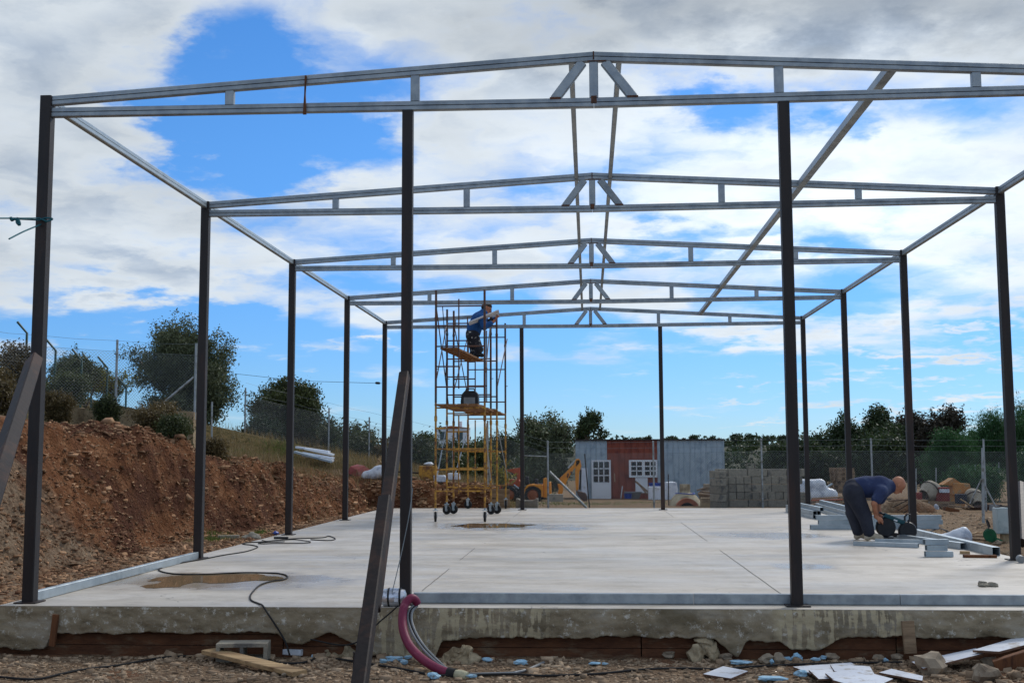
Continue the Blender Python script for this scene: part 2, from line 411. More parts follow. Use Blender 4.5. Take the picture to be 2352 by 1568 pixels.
# ground material: red-brown cut earth on steep faces, pale gravel on the flat, dry grass far and on the slope
gm = bpy.data.materials.new('earth'); gm.use_nodes = True; M['earth'] = gm
t = gm.node_tree; b = t.nodes['Principled BSDF']; b.inputs['Roughness'].default_value = .95; b.inputs['Specular IOR Level'].default_value = .15
def gn(ty, **k):
    n = t.nodes.new(ty)
    for a_, b_ in k.items(): setattr(n, a_, b_)
    return n
def gl(a_, b_): t.links.new(a_, b_)
def gnoise(scale, det=8, rgh=.6, vec=None):
    n = gn('ShaderNodeTexNoise'); n.inputs['Scale'].default_value = scale; n.inputs['Detail'].default_value = det; n.inputs['Roughness'].default_value = rgh
    gl(vec or tcg.outputs['Object'], n.inputs['Vector']); return n.outputs[0]
def gramp(src, stops):
    c = gn('ShaderNodeValToRGB'); e = c.color_ramp.elements
    e[0].position, e[0].color = stops[0][0], (*stops[0][1], 1); e[1].position, e[1].color = stops[-1][0], (*stops[-1][1], 1)
    for p_, cc in stops[1:-1]:
        q = e.new(p_); q.color = (*cc, 1)
    gl(src, c.inputs[0]); return c.outputs[0]
def gmix(f_, a_, b_):
    m_ = gn('ShaderNodeMix', data_type='RGBA')
    gl(f_, m_.inputs[0]) if not isinstance(f_, float) else setattr(m_.inputs[0], 'default_value', f_)
    for i_, v_ in ((6, a_), (7, b_)):
        if isinstance(v_, tuple): m_.inputs[i_].default_value = (*v_, 1)
        else: gl(v_, m_.inputs[i_])
    return m_.outputs[2]
def gmap(src, a_, b_, lo=0., hi=1.):
    n = gn('ShaderNodeMapRange', interpolation_type='SMOOTHSTEP'); gl(src, n.inputs[0])
    n.inputs[1].default_value = a_; n.inputs[2].default_value = b_; n.inputs[3].default_value = lo; n.inputs[4].default_value = hi
    return n.outputs[0]
def gmul(a_, b_, op='MULTIPLY'):
    n = gn('ShaderNodeMath', operation=op)
    for i_, v_ in enumerate((a_, b_)):
        if isinstance(v_, float): n.inputs[i_].default_value = v_
        else: gl(v_, n.inputs[i_])
    return n.outputs[0]
tcg = gn('ShaderNodeTexCoord'); sg = gn('ShaderNodeSeparateXYZ'); gl(tcg.outputs['Object'], sg.inputs[0])
gravel = gramp(gnoise(14, 10), [(.3, S(100, 80, 62)), (.5, S(140, 116, 92)), (.7, S(168, 146, 120))])
gravel = gmix(gmap(gnoise(1.1), .5, .62), gravel, gramp(gnoise(20), [(.3, S(112, 80, 58)), (.7, S(150, 112, 84))]))
red = gramp(gnoise(5, 10, .65), [(.25, S(80, 48, 30)), (.5, S(126, 82, 52)), (.75, S(164, 120, 86))])
red = gmix(gmap(gnoise(.9, 8, .65),   .43, .58, 0, .9), red, gramp(gnoise(9, 8), [(.3, S(66, 38, 26)), (.7, S(96, 60, 42))]))
ge = gn('ShaderNodeNewGeometry'); sn = gn('ShaderNodeSeparateXYZ'); gl(ge.outputs['True Normal'], sn.inputs[0])
attr = gn('ShaderNodeAttribute'); attr.attribute_name = 'bank'
ac = gn('ShaderNodeSeparateColor'); gl(attr.outputs['Color'], ac.inputs[0])
steep = gmap(gmul(ac.outputs[0], gmul(gnoise(2.2), .5, 'MULTIPLY'), 'ADD'), .42, .72)
c = gmix(steep, gravel, red)
grass = gramp(gnoise(6, 10), [(.3, S(64, 58, 34)), (.5, S(96, 84, 50)), (.7, S(124, 102, 68))])
c = gmix(gmap(gmul(ac.outputs[1], gmul(gnoise(1.6), .8, 'MULTIPLY'), 'ADD'), .62, .95), c, grass)
tan = gramp(gnoise(4, 8), [(.3, S(118, 96, 70)), (.7, S(148, 124, 94))])
c = gmix(ac.outputs[2], c, tan)
gl(c, b.inputs['Base Color'])
bp = gn('ShaderNodeBump'); bp.inputs['Strength'].default_value = 1.0; bp.inputs['Distance'].default_value = .06
vor = gn('ShaderNodeTexVoronoi'); vor.inputs['Scale'].default_value = 17; vor.inputs['Randomness'].default_value = 1; gl(tcg.outputs['Object'], vor.inputs['Vector'])
gl(gmul(gnoise(20, 10, .72), gmul(vor.outputs['Distance'], .55), 'ADD'), bp.inputs['Height']); gl(bp.outputs[0], b.inputs['Normal'])
ground = npmesh('ground', np.stack([GX.ravel(), GY.ravel(), GZ.ravel()], 1), gf, 'earth', None, True)
tag(ground, kind='structure')
gz0x = np.gradient(GZ, gx, axis=1); gz0y = np.gradient(GZ, gy, axis=0)
S_ = toe(GY)-GX
bank = np.clip((S_+.35)/.5, 0, 1)*(1-sst(S_, 1.3, 2.3))*(GY < 19.6)*np.interp(GY+.6*(S_-.8), [5.2, 6.8], [.12, 1])
bank = np.maximum(bank, sst(GY, 19.1, 19.5)*(1-sst(GY, 20.4, 21.2))*(GX < -1.6)*.8)
grs = np.clip(sst(S_, 1.4, 2.6)*(GY < 19.6)*.75+sst(GY, 20.6, 22)*(GX < -1.6), 0, 1)*.85+sst(GY, 60, 90)
tn = np.where((GY > 19) & (GX > -1.7), .7, 0)+np.where((GX > 6.0) & (GY > 6) & (GY <= 19), .6, 0)
ca = ground.data.color_attributes.new('bank', 'FLOAT_COLOR', 'POINT')
cols = np.stack([bank.ravel(), grs.ravel(), np.clip(tn, 0, .75).ravel(), np.ones(nx*ny)], 1).astype(np.float32)
ca.data.foreach_set('color', cols.ravel())
# ------------------------------------------------------------------ slab
sm = bpy.data.materials.new('slab_concrete'); sm.use_nodes = True; M['slab_concrete'] = sm
t = sm.node_tree; b = t.nodes['Principled BSDF']; b.inputs['Specular IOR Level'].default_value = .45
tcg = gn('ShaderNodeTexCoord')
mp = gn('ShaderNodeMapping'); mp.inputs['Scale'].default_value = (.55, 1.6, 1); gl(tcg.outputs['Object'], mp.inputs[0])
c = gramp(gnoise(.8, 10, .65, mp.outputs[0]), [(.3, S(162, 152, 138)), (.48, S(190, 181, 167)), (.7, S(208, 200, 188))])
c = gmix(gmap(gnoise(2.4, 10, .7, mp.outputs[0]), .54, .70, 0, .6), c, S(158, 144, 122))
mp2 = gn('ShaderNodeMapping'); mp2.inputs['Scale'].default_value = (2.2, 9, 1); mp2.inputs['Rotation'].default_value = (0, 0, .12); gl(tcg.outputs['Object'], mp2.inputs[0])
c = gmix(gmap(gnoise(1.5, 7, .65, mp2.outputs[0]), .61, .70, 0, .75), c, S(118, 110, 98))
c = gmix(gmap(gnoise(1.1, 8, .7, mp2.outputs[0]), .62, .70, 0, .5), c, S(206, 205, 202))
mp3 = gn('ShaderNodeMapping'); mp3.inputs['Scale'].default_value = (9, 14, 1); gl(tcg.outputs['Object'], mp3.inputs[0])
c = gmix(gmap(gnoise(1.3, 5, .6, mp3.outputs[0]), .685, .72, 0, .8), c, S(96, 90, 80))
c = gmix(gmap(gnoise(1.7, 12, .72), .42, .66, 0, .42), c, S(146, 137, 122))
c = gmix(gmap(gnoise(26, 6, .7), .60, .72, 0, .5), c, S(126, 118, 106))
c = gmix(gmap(gnoise(7, 10, .75), .60, .68, 0, .55), c, S(212, 209, 202))
vc = gn('ShaderNodeTexVoronoi', feature='DISTANCE_TO_EDGE'); vc.inputs['Scale'].default_value = .42
wn_ = gn('ShaderNodeTexNoise'); wn_.inputs['Scale'].default_value = 1.6; wn_.inputs['Detail'].default_value = 6; gl(tcg.outputs['Object'], wn_.inputs['Vector'])
wv = gn('ShaderNodeVectorMath', operation='ADD'); gl(tcg.outputs['Object'], wv.inputs[0]); gl(wn_.outputs['Color'], wv.inputs[1]); gl(wv.outputs[0], vc.inputs['Vector'])
c = gmix(gmul(gmap(vc.outputs['Distance'], .006, .002), gmap(gnoise(.7, 4, .6), .52, .6, 0, .55)), c, S(98, 92, 84))
wet = None
for (px, py, rx_, ry_) in [(480, 1332, 2.0, 1.15), (1150, 1208, 1.9, 1.7), (1845, 1300, .55, .5), (1780, 1229, 1.3, 1.1), (680, 1329, .6, .6), (1290, 1213, .8, .8)]:
    pc = W(px, py, z=0); sb_ = gn('ShaderNodeVectorMath', operation='SUBTRACT'); gl(tcg.outputs['Object'], sb_.inputs[0]); sb_.inputs[1].default_value = (pc.x, pc.y, 0)
    ml = gn('ShaderNodeVectorMath', operation='MULTIPLY'); gl(sb_.outputs[0], ml.inputs[0]); ml.inputs[1].default_value = (1/rx_, 1/ry_, 0)
    le = gn('ShaderNodeVectorMath', operation='LENGTH'); gl(ml.outputs[0], le.inputs[0])
    w1 = gmap(gmul(le.outputs['Value'], gmul(gmul(gnoise(2.6, 8, .65), -.5, 'ADD'), 1.5), 'ADD'), 1.0, .45)
    wet = w1 if wet is None else gmul(wet, w1, 'MAXIMUM')
c = gmix(gmul(wet, .8), c, S(146, 128, 102))
gl(c, b.inputs['Base Color'])
rg = gmap(gnoise(.6, 6, .6, mp.outputs[0]), .35, .65, .40, .70)
rgm = gn('ShaderNodeMix', data_type='FLOAT'); gl(wet, rgm.inputs[0]); gl(rg, rgm.inputs[2]); rgm.inputs[3].default_value = .22
gl(rgm.outputs[0], b.inputs['Roughness'])
bp = gn('ShaderNodeBump'); bp.inputs['Strength'].default_value = .12; bp.inputs['Distance'].default_value = .01
gl(gnoise(9, 8, .6), bp.inputs['Height']); gl(bp.outputs[0], b.inputs['Normal'])
slab = thing('concrete_slab', None, None); tag(slab, kind='structure')
sb = MB()
sb.add([(SX0, SY0, 0), (SX1, SY0, 0), (SX1, SY1, 0), (SX0, SY1, 0), (SX0, SY0, -.07), (SX1, SY0, -.07), (SX1, SY1, -.4), (SX0, SY1, -.4)],
       [(0, 1, 2, 3), (1, 5, 6, 2), (2, 6, 7, 3), (3, 7, 4, 0), (0, 4, 5, 1)])
sb.build('slab_top', 'slab_concrete', slab)
# ragged cast concrete edge beam over rusty-brown form boards
em = bpy.data.materials.new('edge_concrete'); em.use_nodes = True; M['edge_concrete'] = em
t = em.node_tree; b = t.nodes['Principled BSDF']; b.inputs['Roughness'].default_value = .92; b.inputs['Specular IOR Level'].default_value = .2
tcg = gn('ShaderNodeTexCoord'); sg = gn('ShaderNodeSeparateXYZ'); gl(tcg.outputs['Object'], sg.inputs[0])
mp = gn('ShaderNodeMapping'); mp.inputs['Scale'].default_value = (1, 1, 2.6); gl(tcg.outputs['Object'], mp.inputs[0])
c = gramp(gnoise(2.2, 10, .65, mp.outputs[0]), [(.3, S(98, 86, 66)), (.5, S(144, 130, 106)), (.68, S(164, 155, 138))])
c = gmix(gmap(gnoise(12, 10, .8), .54, .62, 0, .9), c, S(198, 192, 178))
c = gmix(gmap(gnoise(1.2, 6, .6), .54, .68, 0, .7), c, S(96, 86, 66))
# mortar runs from the top, in two places
def bell(cx_, w_):
    d_ = gmul(gmul(gmul(sg.outputs[0], -float(cx_), 'ADD'), 1., 'MULTIPLY'), 1.0)
    a_ = gn('ShaderNodeMath', operation='ABSOLUTE'); gl(d_, a_.inputs[0])
    return gmap(a_.outputs[0], w_, w_*.75)
runs = gmul(bell(-.62, .85), bell(2.55, .62), 'MAXIMUM')
mp4 = gn('ShaderNodeMapping'); mp4.inputs['Scale'].default_value = (26, 1, 2.0); gl(tcg.outputs['Object'], mp4.inputs[0])
drip = gnoise(1.0, 3, .5, mp4.outputs[0])
blot = gnoise(3.0, 6, .6, mp.outputs[0])
rm = gmap(gmul(drip, gmul(blot, .9), 'ADD'), .93, 1.0)
c = gmix(gmul(rm, gmul(runs, .95)), c, S(178, 164, 134))
gl(c, b.inputs['Base Color'])
bp = gn('ShaderNodeBump'); bp.inputs['Strength'].default_value = .7; bp.inputs['Distance'].default_value = .02
gl(gnoise(16, 10, .7), bp.inputs['Height']); gl(bp.outputs[0], b.inputs['Normal'])
xs = np.arange(SX0, SX1+.01, .02)
pxs = [0, 105, 128, 300, 500, 640, 665, 700, 760, 810, 850, 1000, 1015, 1150, 1230, 1400, 1640, 1660, 1690, 1712, 1790, 1815, 1880, 1930, 2080, 2352]
pzs = [-.36, -.36, -.22, -.225, -.21, -.215, -.3, -.31, -.21, -.3, -.4, -.41, -.27, -.225, -.24, -.225, -.235, -.3, -.4, -.245, -.26, -.315, -.32, -.235, -.21, -.22]
bx_ = [W(p, 1430, Y=SY0).x for p in pxs]
bz = np.interp(xs, [-9]+bx_+[9], [pzs[0]]+pzs+[pzs[-1]])
bz = bz+.045*fbm(xs*5, xs*0, 31, 5, .6)+.02*fbm(xs*30, xs*0, 33, 2)
nz = 22
vs = []; NX = len(xs)
for k in range(nz):
    q = k/(nz-1); z_ = -.003+q*(bz+.003)
    dy = -.012-.03*sst(q, 0, .7)-.028*fbm(xs*4.5+3, z_*9, 41, 5, .6)-.02*fbm(xs*18, z_*24, 45, 3)
    vs.append(np.stack([xs, SY0+dy*(.2+.8*sst(q, 0, .15)), z_], 1))
vs.append(np.stack([xs, np.full(NX, SY0+.06), bz+.01], 1))
vs = np.concatenate(vs)
ix = np.arange(NX*(nz+1)).reshape(nz+1, NX)
fs = np.stack([ix[:-1, :-1].ravel(), ix[1:, :-1].ravel(), ix[1:, 1:].ravel(), ix[:-1, 1:].ravel()], 1)
npmesh('edge_beam', vs, fs, 'edge_concrete', slab, True)
mat('form_board', S(84, 54, 37), S(110, 72, 48), 5, .92, .45, stretch=(1, 1, 3), c3=S(120, 100, 78), s3=3.4, t3=(.54, .68), bscale=22)
for i, (a, b2) in enumerate([(SX0+.01, -2.15), (-2.14, .9), (.91, 3.0), (3.01, SX1-.01)]):
    m_ = MB()
    for z0, z1, dy in ((-.02, -.235, 0.0), (-.24, -.33, .006), (-.335, -.52, 0.002)):
        m_.box(((a+b2)/2, SY0+.045+dy, (z0+z1)/2), (b2-a, .025, z0-z1))
    m_.build('form_board', 'form_board', slab)
# upright stakes left in the edge
p = W(122, 1440, Y=SY0-.08); m_ = MB(); m_.bar((p.x-.012, SY0-.062, -.33), (p.x+.012, SY0-.06, -.065), .05, .035, up=(0, 1, 0), ch=.004)
tag(m_.build('formwork_stake', 'wood_brown', slab), 'brown timber stake let into the slab edge')
p = W(2090, 1450, Y=SY0-.08); m_ = MB(); m_.bar((p.x, SY0-.072, -.34), (p.x-.012, SY0-.066, -.082), .1, .03, up=(0, 1, 0), ch=.004)
tag(m_.build('formwork_stake', 'wood_old', slab), 'pale timber stake let into the slab edge')
# saw-cut joints
mat('joint', S(104, 99, 92), S(128, 122, 114), 8, .9)
for xj, segs in ((-1.12, [(1.0, 3.2), (4.3, 6.2), (12.2, 13.5), (14.6, 17.5)]), (2.24, [(.35, 5.9), (7.6, 12.6), (14.6, 17.8)])):
    m_ = MB()
    for y0, y1 in segs:
        k = 14; pts = [(xj+.002*math.sin(i*1.7+y0), y0+(y1-y0)*i/k) for i in range(k+1)]
        for (xa, ya), (xb2, yb) in zip(pts, pts[1:]):
            w_ = .0045
            m_.add([(xa-w_, ya, .003), (xa+w_, ya, .003), (xb2+w_, yb, .003), (xb2-w_, yb, .003)], [(0, 1, 2, 3)])
    m_.build('saw_joint', 'joint', slab)
# puddles
pm = bpy.data.materials.new('puddle_water'); pm.use_nodes = True; M['puddle_water'] = pm
b = pm.node_tree.nodes['Principled BSDF']; b.inputs['Base Color'].default_value = (*S(138, 116, 88), 1); b.inputs['Roughness'].default_value = .03; b.inputs['Specular IOR Level'].default_value = .5
mat('damp', S(150, 138, 118), S(166, 156, 140), 4, .45)
def puddle(pxp, label, z=.003, m='puddle_water', n=16, jit=.03):
    P = [W(x, y, z=0) for x, y in pxp]; out = []
    for i, a in enumerate(P):
        d = P[(i+1) % len(P)]
        for k in range(n):
            q = a.lerp(d, k/n); f1, f2 = float(fbm(q.x*3.1, q.y*3.1, 61, 4)), float(fbm(q.x*2.7+9, q.y*2.2, 67, 4)); q.x += f1*jit*9; q.y += f2*jit*16
            out.append((q.x, q.y, z))
    o = MB().sheet(out).build('puddle' if m == 'puddle_water' else 'damp_patch', m, slab)
    tag(o, label)
puddle([(325, 1346), (375, 1334), (352, 1326), (400, 1322), (500, 1318), (590, 1317), (640, 1322), (655, 1326), (640, 1331), (560, 1334), (500, 1336), (450, 1338), (430, 1346), (370, 1350)], 'brown puddle on the front left of the slab')
puddle([(1045, 1208), (1090, 1203), (1160, 1202), (1235, 1204), (1210, 1210), (1140, 1212), (1085, 1212)], 'shallow puddle below the scaffold', jit=.05)
# ------------------------------------------------------------------ steel frame
D = 4.489; XL, XR, X1, X2 = -4.4835, 5.6425, -1.12, 2.235; RX = .56
fr = thing('steel_building_frame', 'bare steel frame of a shed: dark columns, galvanised trusses, standing on the slab', 'steel frame')
CW = .105
def column(x, y, ztop, w=CW):
    m_ = MB(); m_.bar((x, y, .012), (x, y, ztop), w, w, ch=.008)
    o = m_.build('column', 'dark_steel', fr)
    q = MB(); q.box((x, y, .007), (.2, .2, .01)); q.build('base_plate', 'dark_steel', o)
    return o
def chord_z(x): return 4.6+(4.89-4.6)*(1-abs(x-RX)/(XR-RX if x > RX else RX-XL))
for i in range(5):
    y = i*D
    column(XL, y, 4.6); column(XR, y, 4.605)
    if i in (0, 4):
        for x in (X1, X2): column(x, y, 4.385, .095)
    # top chords
    for sgn in (-1, 1):
        x0 = XL+CW/2 if sgn < 0 else XR-CW/2
        m_ = MB(); m_.cbar((x0, y, chord_z(x0)-.047), (RX+sgn*.002, y, 4.89-.047), .06, .088)
        m_.build('top_chord', 'galv', fr)
    m_ = MB(); m_.cbar((XL+CW/2, y, 4.445), (RX-.001, y, 4.42), .06, .086); m_.build('bottom_chord', 'galv', fr)
    m_ = MB(); m_.cbar((RX+.001, y, 4.42), (XR-CW/2, y, 4.445), .06, .086); m_.build('bottom_chord', 'galv', fr)
    def bz_(x): return 4.42+.025*abs(x-RX)/5.06+.0435
    for x in (-2.765, -1.055, RX, 2.2, 3.91):
        m_ = MB(); m_.bar((x, y, bz_(x)), (x, y, chord_z(x)-.092), .08, .058, up=(0, 1, 0), ch=.006); o = m_.build('web_post', 'galv', fr)
        if x == RX:
            for c_, s_ in (((x, y-.031, bz_(x)-.02), (.05, .006, .07)), ((x, y-.031, 4.849), (.012, .006, .075)), ((x+.03, y-.031, 4.797), (.17, .006, .012))):
                q = MB(); q.box(c_, s_); q.build('weld_rust', 'rust_weld', o)
    for sgn in (-1, 1):
        m_ = MB(); m_.bar((RX+sgn*.35, y, 4.462), (RX+sgn*.1, y, chord_z(RX+sgn*.1)-.09), .055, .085, up=(0, 1, 0) if 0 else (1, 0, 0), ch=.006); o = m_.build('diagonal_brace', 'galv', fr)
        q = MB(); q.box((RX+sgn*.345, y-.0315, 4.464), (.1, .005, .02)); q.build('weld_rust', 'rust_weld', o)
    if i < 4:
        for x in (XL, XR):
            m_ = MB(); m_.cbar((x, y+CW/2, 4.555), (x, y+D-CW/2, 4.555), .06, .088); m_.build('eaves_beam', 'galv_light' if x == XL else 'galv', fr)  # left beams get the paler zinc: light from the right put into their colour
        for x, w_ in ((.36, .05), (.79, .05), (3.2, .085)):
            if x > 3 and i >= 4: continue
            zc_ = chord_z(x)-.047
            m_ = MB(); m_.bar((x, y+.031, zc_), (x, y+D-.031, zc_), w_, .05 if w_ < .06 else .085, ch=.006); m_.build('purlin', 'galv', fr)
# sill rails lying along the slab edge
def rail(p0, p1, label, m='galv', w=.06):
    a = Vector(p0); c_ = Vector(p1); mb = MB(); mb.bar(a-a, c_-a, w, .088, ch=.006)
    single('steel_rail', mb, m, label, 'steel rail', a, group=None)
xj1, xj2 = 1.371, 3.113
rail((X1+.06, .09, .046), (xj1-.003, .09, .046), 'galvanised rail on the front slab edge right of the left inner column')
rail((xj1+.003, .09, .046), (xj2-.003, .09, .046), 'galvanised rail on the front slab edge behind the right inner column')
rail((xj2+.003, .09, .046), (5.55, .09, .046), 'galvanised rail on the front slab edge at the far right')
rail((XL, .075, .046), (XL, D-.075, .046), 'pale galvanised rail on the left slab edge between the first two columns', 'galv_light')
# ------------------------------------------------------------------ stones on the ground
def stones(name, pts, sizes, m, flat=.55, kind='stuff'):
    """many small angular stones in one mesh"""
    base = np.array([(x, y, z) for x in (-1, 1) for y in (-1, 1) for z in (-1, 1)], float)
    F = np.array([(0, 1, 3, 2), (4, 6, 7, 5), (0, 4, 5, 1), (2, 3, 7, 6), (0, 2, 6, 4), (1, 5, 7, 3)])
    n = len(pts); P = base[None]*rng.uniform(.45, 1.0, (n, 8, 3))
    P *= (sizes[:, None, None]*np.stack([rng.uniform(.6, 1.9, n), rng.uniform(.4, 1.1, n), rng.uniform(.2, .6, n)*flat*1.6], 1)[:, None])
    a = rng.uniform(0, 6.28, n); tl = rng.normal(0, .55, n)
    ca, sa = np.cos(a), np.sin(a); ct, st = np.cos(tl), np.sin(tl)
    x, y, z = P[..., 0], P[..., 1], P[..., 2]
    y, z = y*ct[:, None]-z*st[:, None], y*st[:, None]+z*ct[:, None]
    x, y = x*ca[:, None]-y*sa[:, None], x*sa[:, None]+y*ca[:, None]
    Q = np.stack([x, y, z], 2)+pts[:, None]
    f = (F[None]+8*np.arange(n)[:, None, None]).reshape(-1, 4)
    o = npmesh(name, Q.reshape(-1, 3), f, m); tag(o, kind=kind); return o
mat('stone_pale', S(126, 104, 82), S(172, 150, 124), 3, .95, .3, isl=.35)
mat('stone_red', S(118, 82, 58), S(176, 140, 106), 3, .95, .3, isl=.45)
n = 9500
x = rng.uniform(-5.3, 5.6, n); y = -.30-rng.beta(1, 1.6, n)*1.6
s = rng.gamma(1.6, .006, n)+.004
o = stones('front_gravel', np.stack([x, y, terr(x, y)+s*.1], 1), s, 'stone_pale'); tag(o, 'loose pale gravel and chips in front of the slab')
# rubble along the foot of the slab
n = 330
cxs = rng.choice([-3.4, -2.9, -1.9, -.95, -.4, .25, 1.6, 2.1, 2.6, 3.1, 3.4, 4.3, 4.5], n); x = cxs+rng.normal(0, .16, n); y = -.30-np.abs(rng.normal(0, .10, n)); s = rng.gamma(1.6, .009, n)+.006
o = stones('foot_rubble', np.stack([x, y, terr(x, y)+s*.3], 1), s, 'stone_pale', .8); tag(o, 'rubble heaped at the foot of the slab edge')
n = 1100
x = 4.35+rng.normal(0, .45, n); y = -1.0+rng.normal(0, .25, n); s = rng.gamma(2, .009, n)+.005
o = stones('heap_rubble', np.stack([x, y, terr(x, y)+s*.2], 1), s, 'stone_pale', .8); tag(o, 'stones on the spoil heap at the right')
# left bank and gravel verge
n = 26000
y = rng.uniform(-.2, 19.3, n); x = toe(y)+rng.uniform(-1.7, 1.6, n); ok = x < SX0-.05; x, y = x[ok], y[ok]
s = rng.gamma(1.3, .008, len(x))+.004
o = stones('bank_stones', np.stack([x, y, terr(x, y)+s*.2], 1), s, 'stone_red', .6); tag(o, 'broken shale chips on the red earth bank')
n = 4200
y = rng.uniform(3, 19.2, n); x = toe(y)-rng.uniform(-.35, 1.25, n); s = rng.gamma(1.8, .012, n)+.014
o = stones('bank_shards', np.stack([x, y, terr(x, y)-s*.05], 1), s*.85, 'stone_red', .15); tag(o, 'larger flat shale shards sticking out of the red bank')
n = 1500
x = rng.uniform(-5.4, -1.7, n); y = 19.0+rng.uniform(0, 1.6, n); s = rng.gamma(1.6, .013, n)+.008
o = stones('rear_bank_stones', np.stack([x, y, terr(x, y)+s*.2], 1), s, 'stone_red', .6); tag(o, 'shale chips on the low bank behind the slab')
n = 2500
x = rng.uniform(5.85, 9.5, n); y = rng.uniform(1, 19, n); s = rng.gamma(1.5, .010, n)+.006
o = stones('yard_gravel', np.stack([x, y, terr(x, y)+s*.1], 1), s, 'stone_pale', .6); tag(o, 'gravel of the yard right of the slab')
# ------------------------------------------------------------------ foliage
def leafmat(name, c1, c2, rough=.55, tr=.25):
    m = mat(name, c1, c2, 1.1, rough, 0, spec=.35, isl=.45, ramp=(.3, .7))
    t = m.node_tree; b = t.nodes['Principled BSDF']; out = t.nodes['Material Output']
    td = t.nodes.new('ShaderNodeBsdfTranslucent'); ms = t.nodes.new('ShaderNodeMixShader'); ms.inputs[0].default_value = tr
    t.links.new(b.inputs['Base Color'].links[0].from_socket, td.inputs[0])
    t.links.new(b.outputs[0], ms.inputs[1]); t.links.new(td.outputs[0], ms.inputs[2]); t.links.new(ms.outputs[0], out.inputs[0])
leafmat('leaf_olive', S(66, 76, 50), S(112, 118, 86))
leafmat('leaf_dark', S(40, 54, 32), S(68, 82, 46))
leafmat('leaf_oak', S(52, 62, 34), S(90, 96, 54))
leafmat('leaf_pine', S(40, 74, 40), S(66, 104, 56))
leafmat('leaf_brown', S(86, 74, 48), S(112, 96, 60))
leafmat('leaf_red', S(44, 42, 32), S(64, 56, 42))
leafmat('leaf_yellow', S(120, 118, 40), S(150, 140, 50))
leafmat('grass_green', S(72, 92, 34), S(100, 116, 48))
leafmat('grass_dry', S(112, 96, 62), S(146, 124, 84))
mat('bark', S(70, 60, 50), S(96, 84, 70), 8, .9, .4, stretch=(1, 1, .3))
def leaves(centers, n_each, spread, size, asp=.38, up=0.):
    n = len(centers)*n_each
    c = np.repeat(centers, n_each, 0)+rng.normal(0, 1, (n, 3))*spread*np.array([1, 1, .8])
    d = rng.normal(0, 1, (n, 3)); d[:, 2] += up; d /= np.linalg.norm(d, axis=1)[:, None]
    e = np.cross(d, rng.normal(0, 1, (n, 3))); e /= np.linalg.norm(e, axis=1)[:, None]+1e-9
    ln = size*rng.uniform(.6, 1.3, n)[:, None]; w = ln*asp
    v = np.stack([c-d*ln*.5, c+e*w*.5, c+d*ln*.5, c-e*w*.5], 1)
    return v.reshape(-1, 3), np.arange(4*n).reshape(-1, 4)
def crown_pts(blobs, n, shell=.6):
    """clump centres gathered on boughs, so the crown is lumpy with gaps"""
    vols = np.array([b[1][0]*b[1][1]*b[1][2] for b in blobs])**.75; C = np.array([b[0] for b in blobs]); Rr = np.array([b[1] for b in blobs])
    nb = max(8, n//22); k = rng.choice(len(blobs), nb, p=vols/vols.sum())
    d = rng.normal(0, 1, (nb, 3)); d /= np.linalg.norm(d, axis=1)[:, None]
    r = np.where(rng.random(nb) < shell, rng.uniform(.55, .86, nb), rng.random(nb)**.5*.65)
    bc = C[k]+d*Rr[k]*r[:, None]; br = Rr[k]*rng.uniform(.2, .5, nb)[:, None]
    w = br.prod(1)**.6; j = rng.choice(nb, n, p=w/w.sum())
    e = rng.normal(0, 1, (n, 3)); e /= np.linalg.norm(e, axis=1)[:, None]
    return bc[j]+e*br[j]*(rng.random(n)**.45)[:, None]
def tree(name, label, cat, base, blobs, m, clumps=260, per=26, spread=.12, size=.07, asp=.38, trunk_r=.09, up=.3, group=None, twigs=14, shell=.6, limbs=True):
    """blobs: world (centre, radii); parts trunk and crown"""
    base = Vector(base); e = thing(name, label, cat, base, group=group); o = np.array(base)
    bl = [(np.array(c_)-o, np.array(r_)) for c_, r_ in blobs]
    pts = crown_pts(bl, clumps, shell)
    v, f = leaves(pts, per, spread, size, asp, up)
    # stray twigs that break the outline
    top = crown_pts(bl, twigs*3, 1.0); 
    cc = bl[0][0]
    for q in top[:twigs]:
        dr = q-cc; dr = dr/np.linalg.norm(dr); dr[2] = abs(dr[2])+.4; dr /= np.linalg.norm(dr)
        L_ = rng.uniform(.18, .55)*min(1., bl[0][1][2]); lv = q+dr*np.linspace(0, L_, 9)[:, None]
        v2, f2 = leaves(lv, 3, spread*.25, size*.9, asp, .5); f = np.concatenate([f, f2+len(v)]); v = np.concatenate([v, v2])
    npmesh('crown', v, f, m, e)
    if limbs:
        mb = MB(); rr = random.Random(len(label))
        for i, (c_, r_) in enumerate(bl[:5]):
            tip = Vector(c_)+Vector((0, 0, r_[2]*.5)); mid = Vector((c_[0]*.35, c_[1]*.35, c_[2]*.45))
            pts_ = [Vector((rr.uniform(-.05, .05), rr.uniform(-.05, .05), -.15)), mid*.5+Vector((rr.uniform(-.05, .05), 0, 0)), mid, Vector(c_)*.8, tip]
            mb.tube(pts_, [trunk_r, trunk_r*.8, trunk_r*.6, trunk_r*.35, trunk_r*.1], 7)
        for i in range(10):
            c_, r_ = bl[i % len(bl)]; a_ = rr.uniform(0, 6.28)
            p0 = Vector(c_)*rr.uniform(.5, .8); p1 = Vector(c_)+Vector((r_[0]*.8*math.cos(a_), r_[1]*.8*math.sin(a_), r_[2]*rr.uniform(-.2, .7)))
            mb.tube([p0, (p0+p1)/2+Vector((0, 0, .05)), p1], [trunk_r*.35, trunk_r*.22, trunk_r*.06], 5)
        mb.build('trunk', 'bark', e, True)
    return e
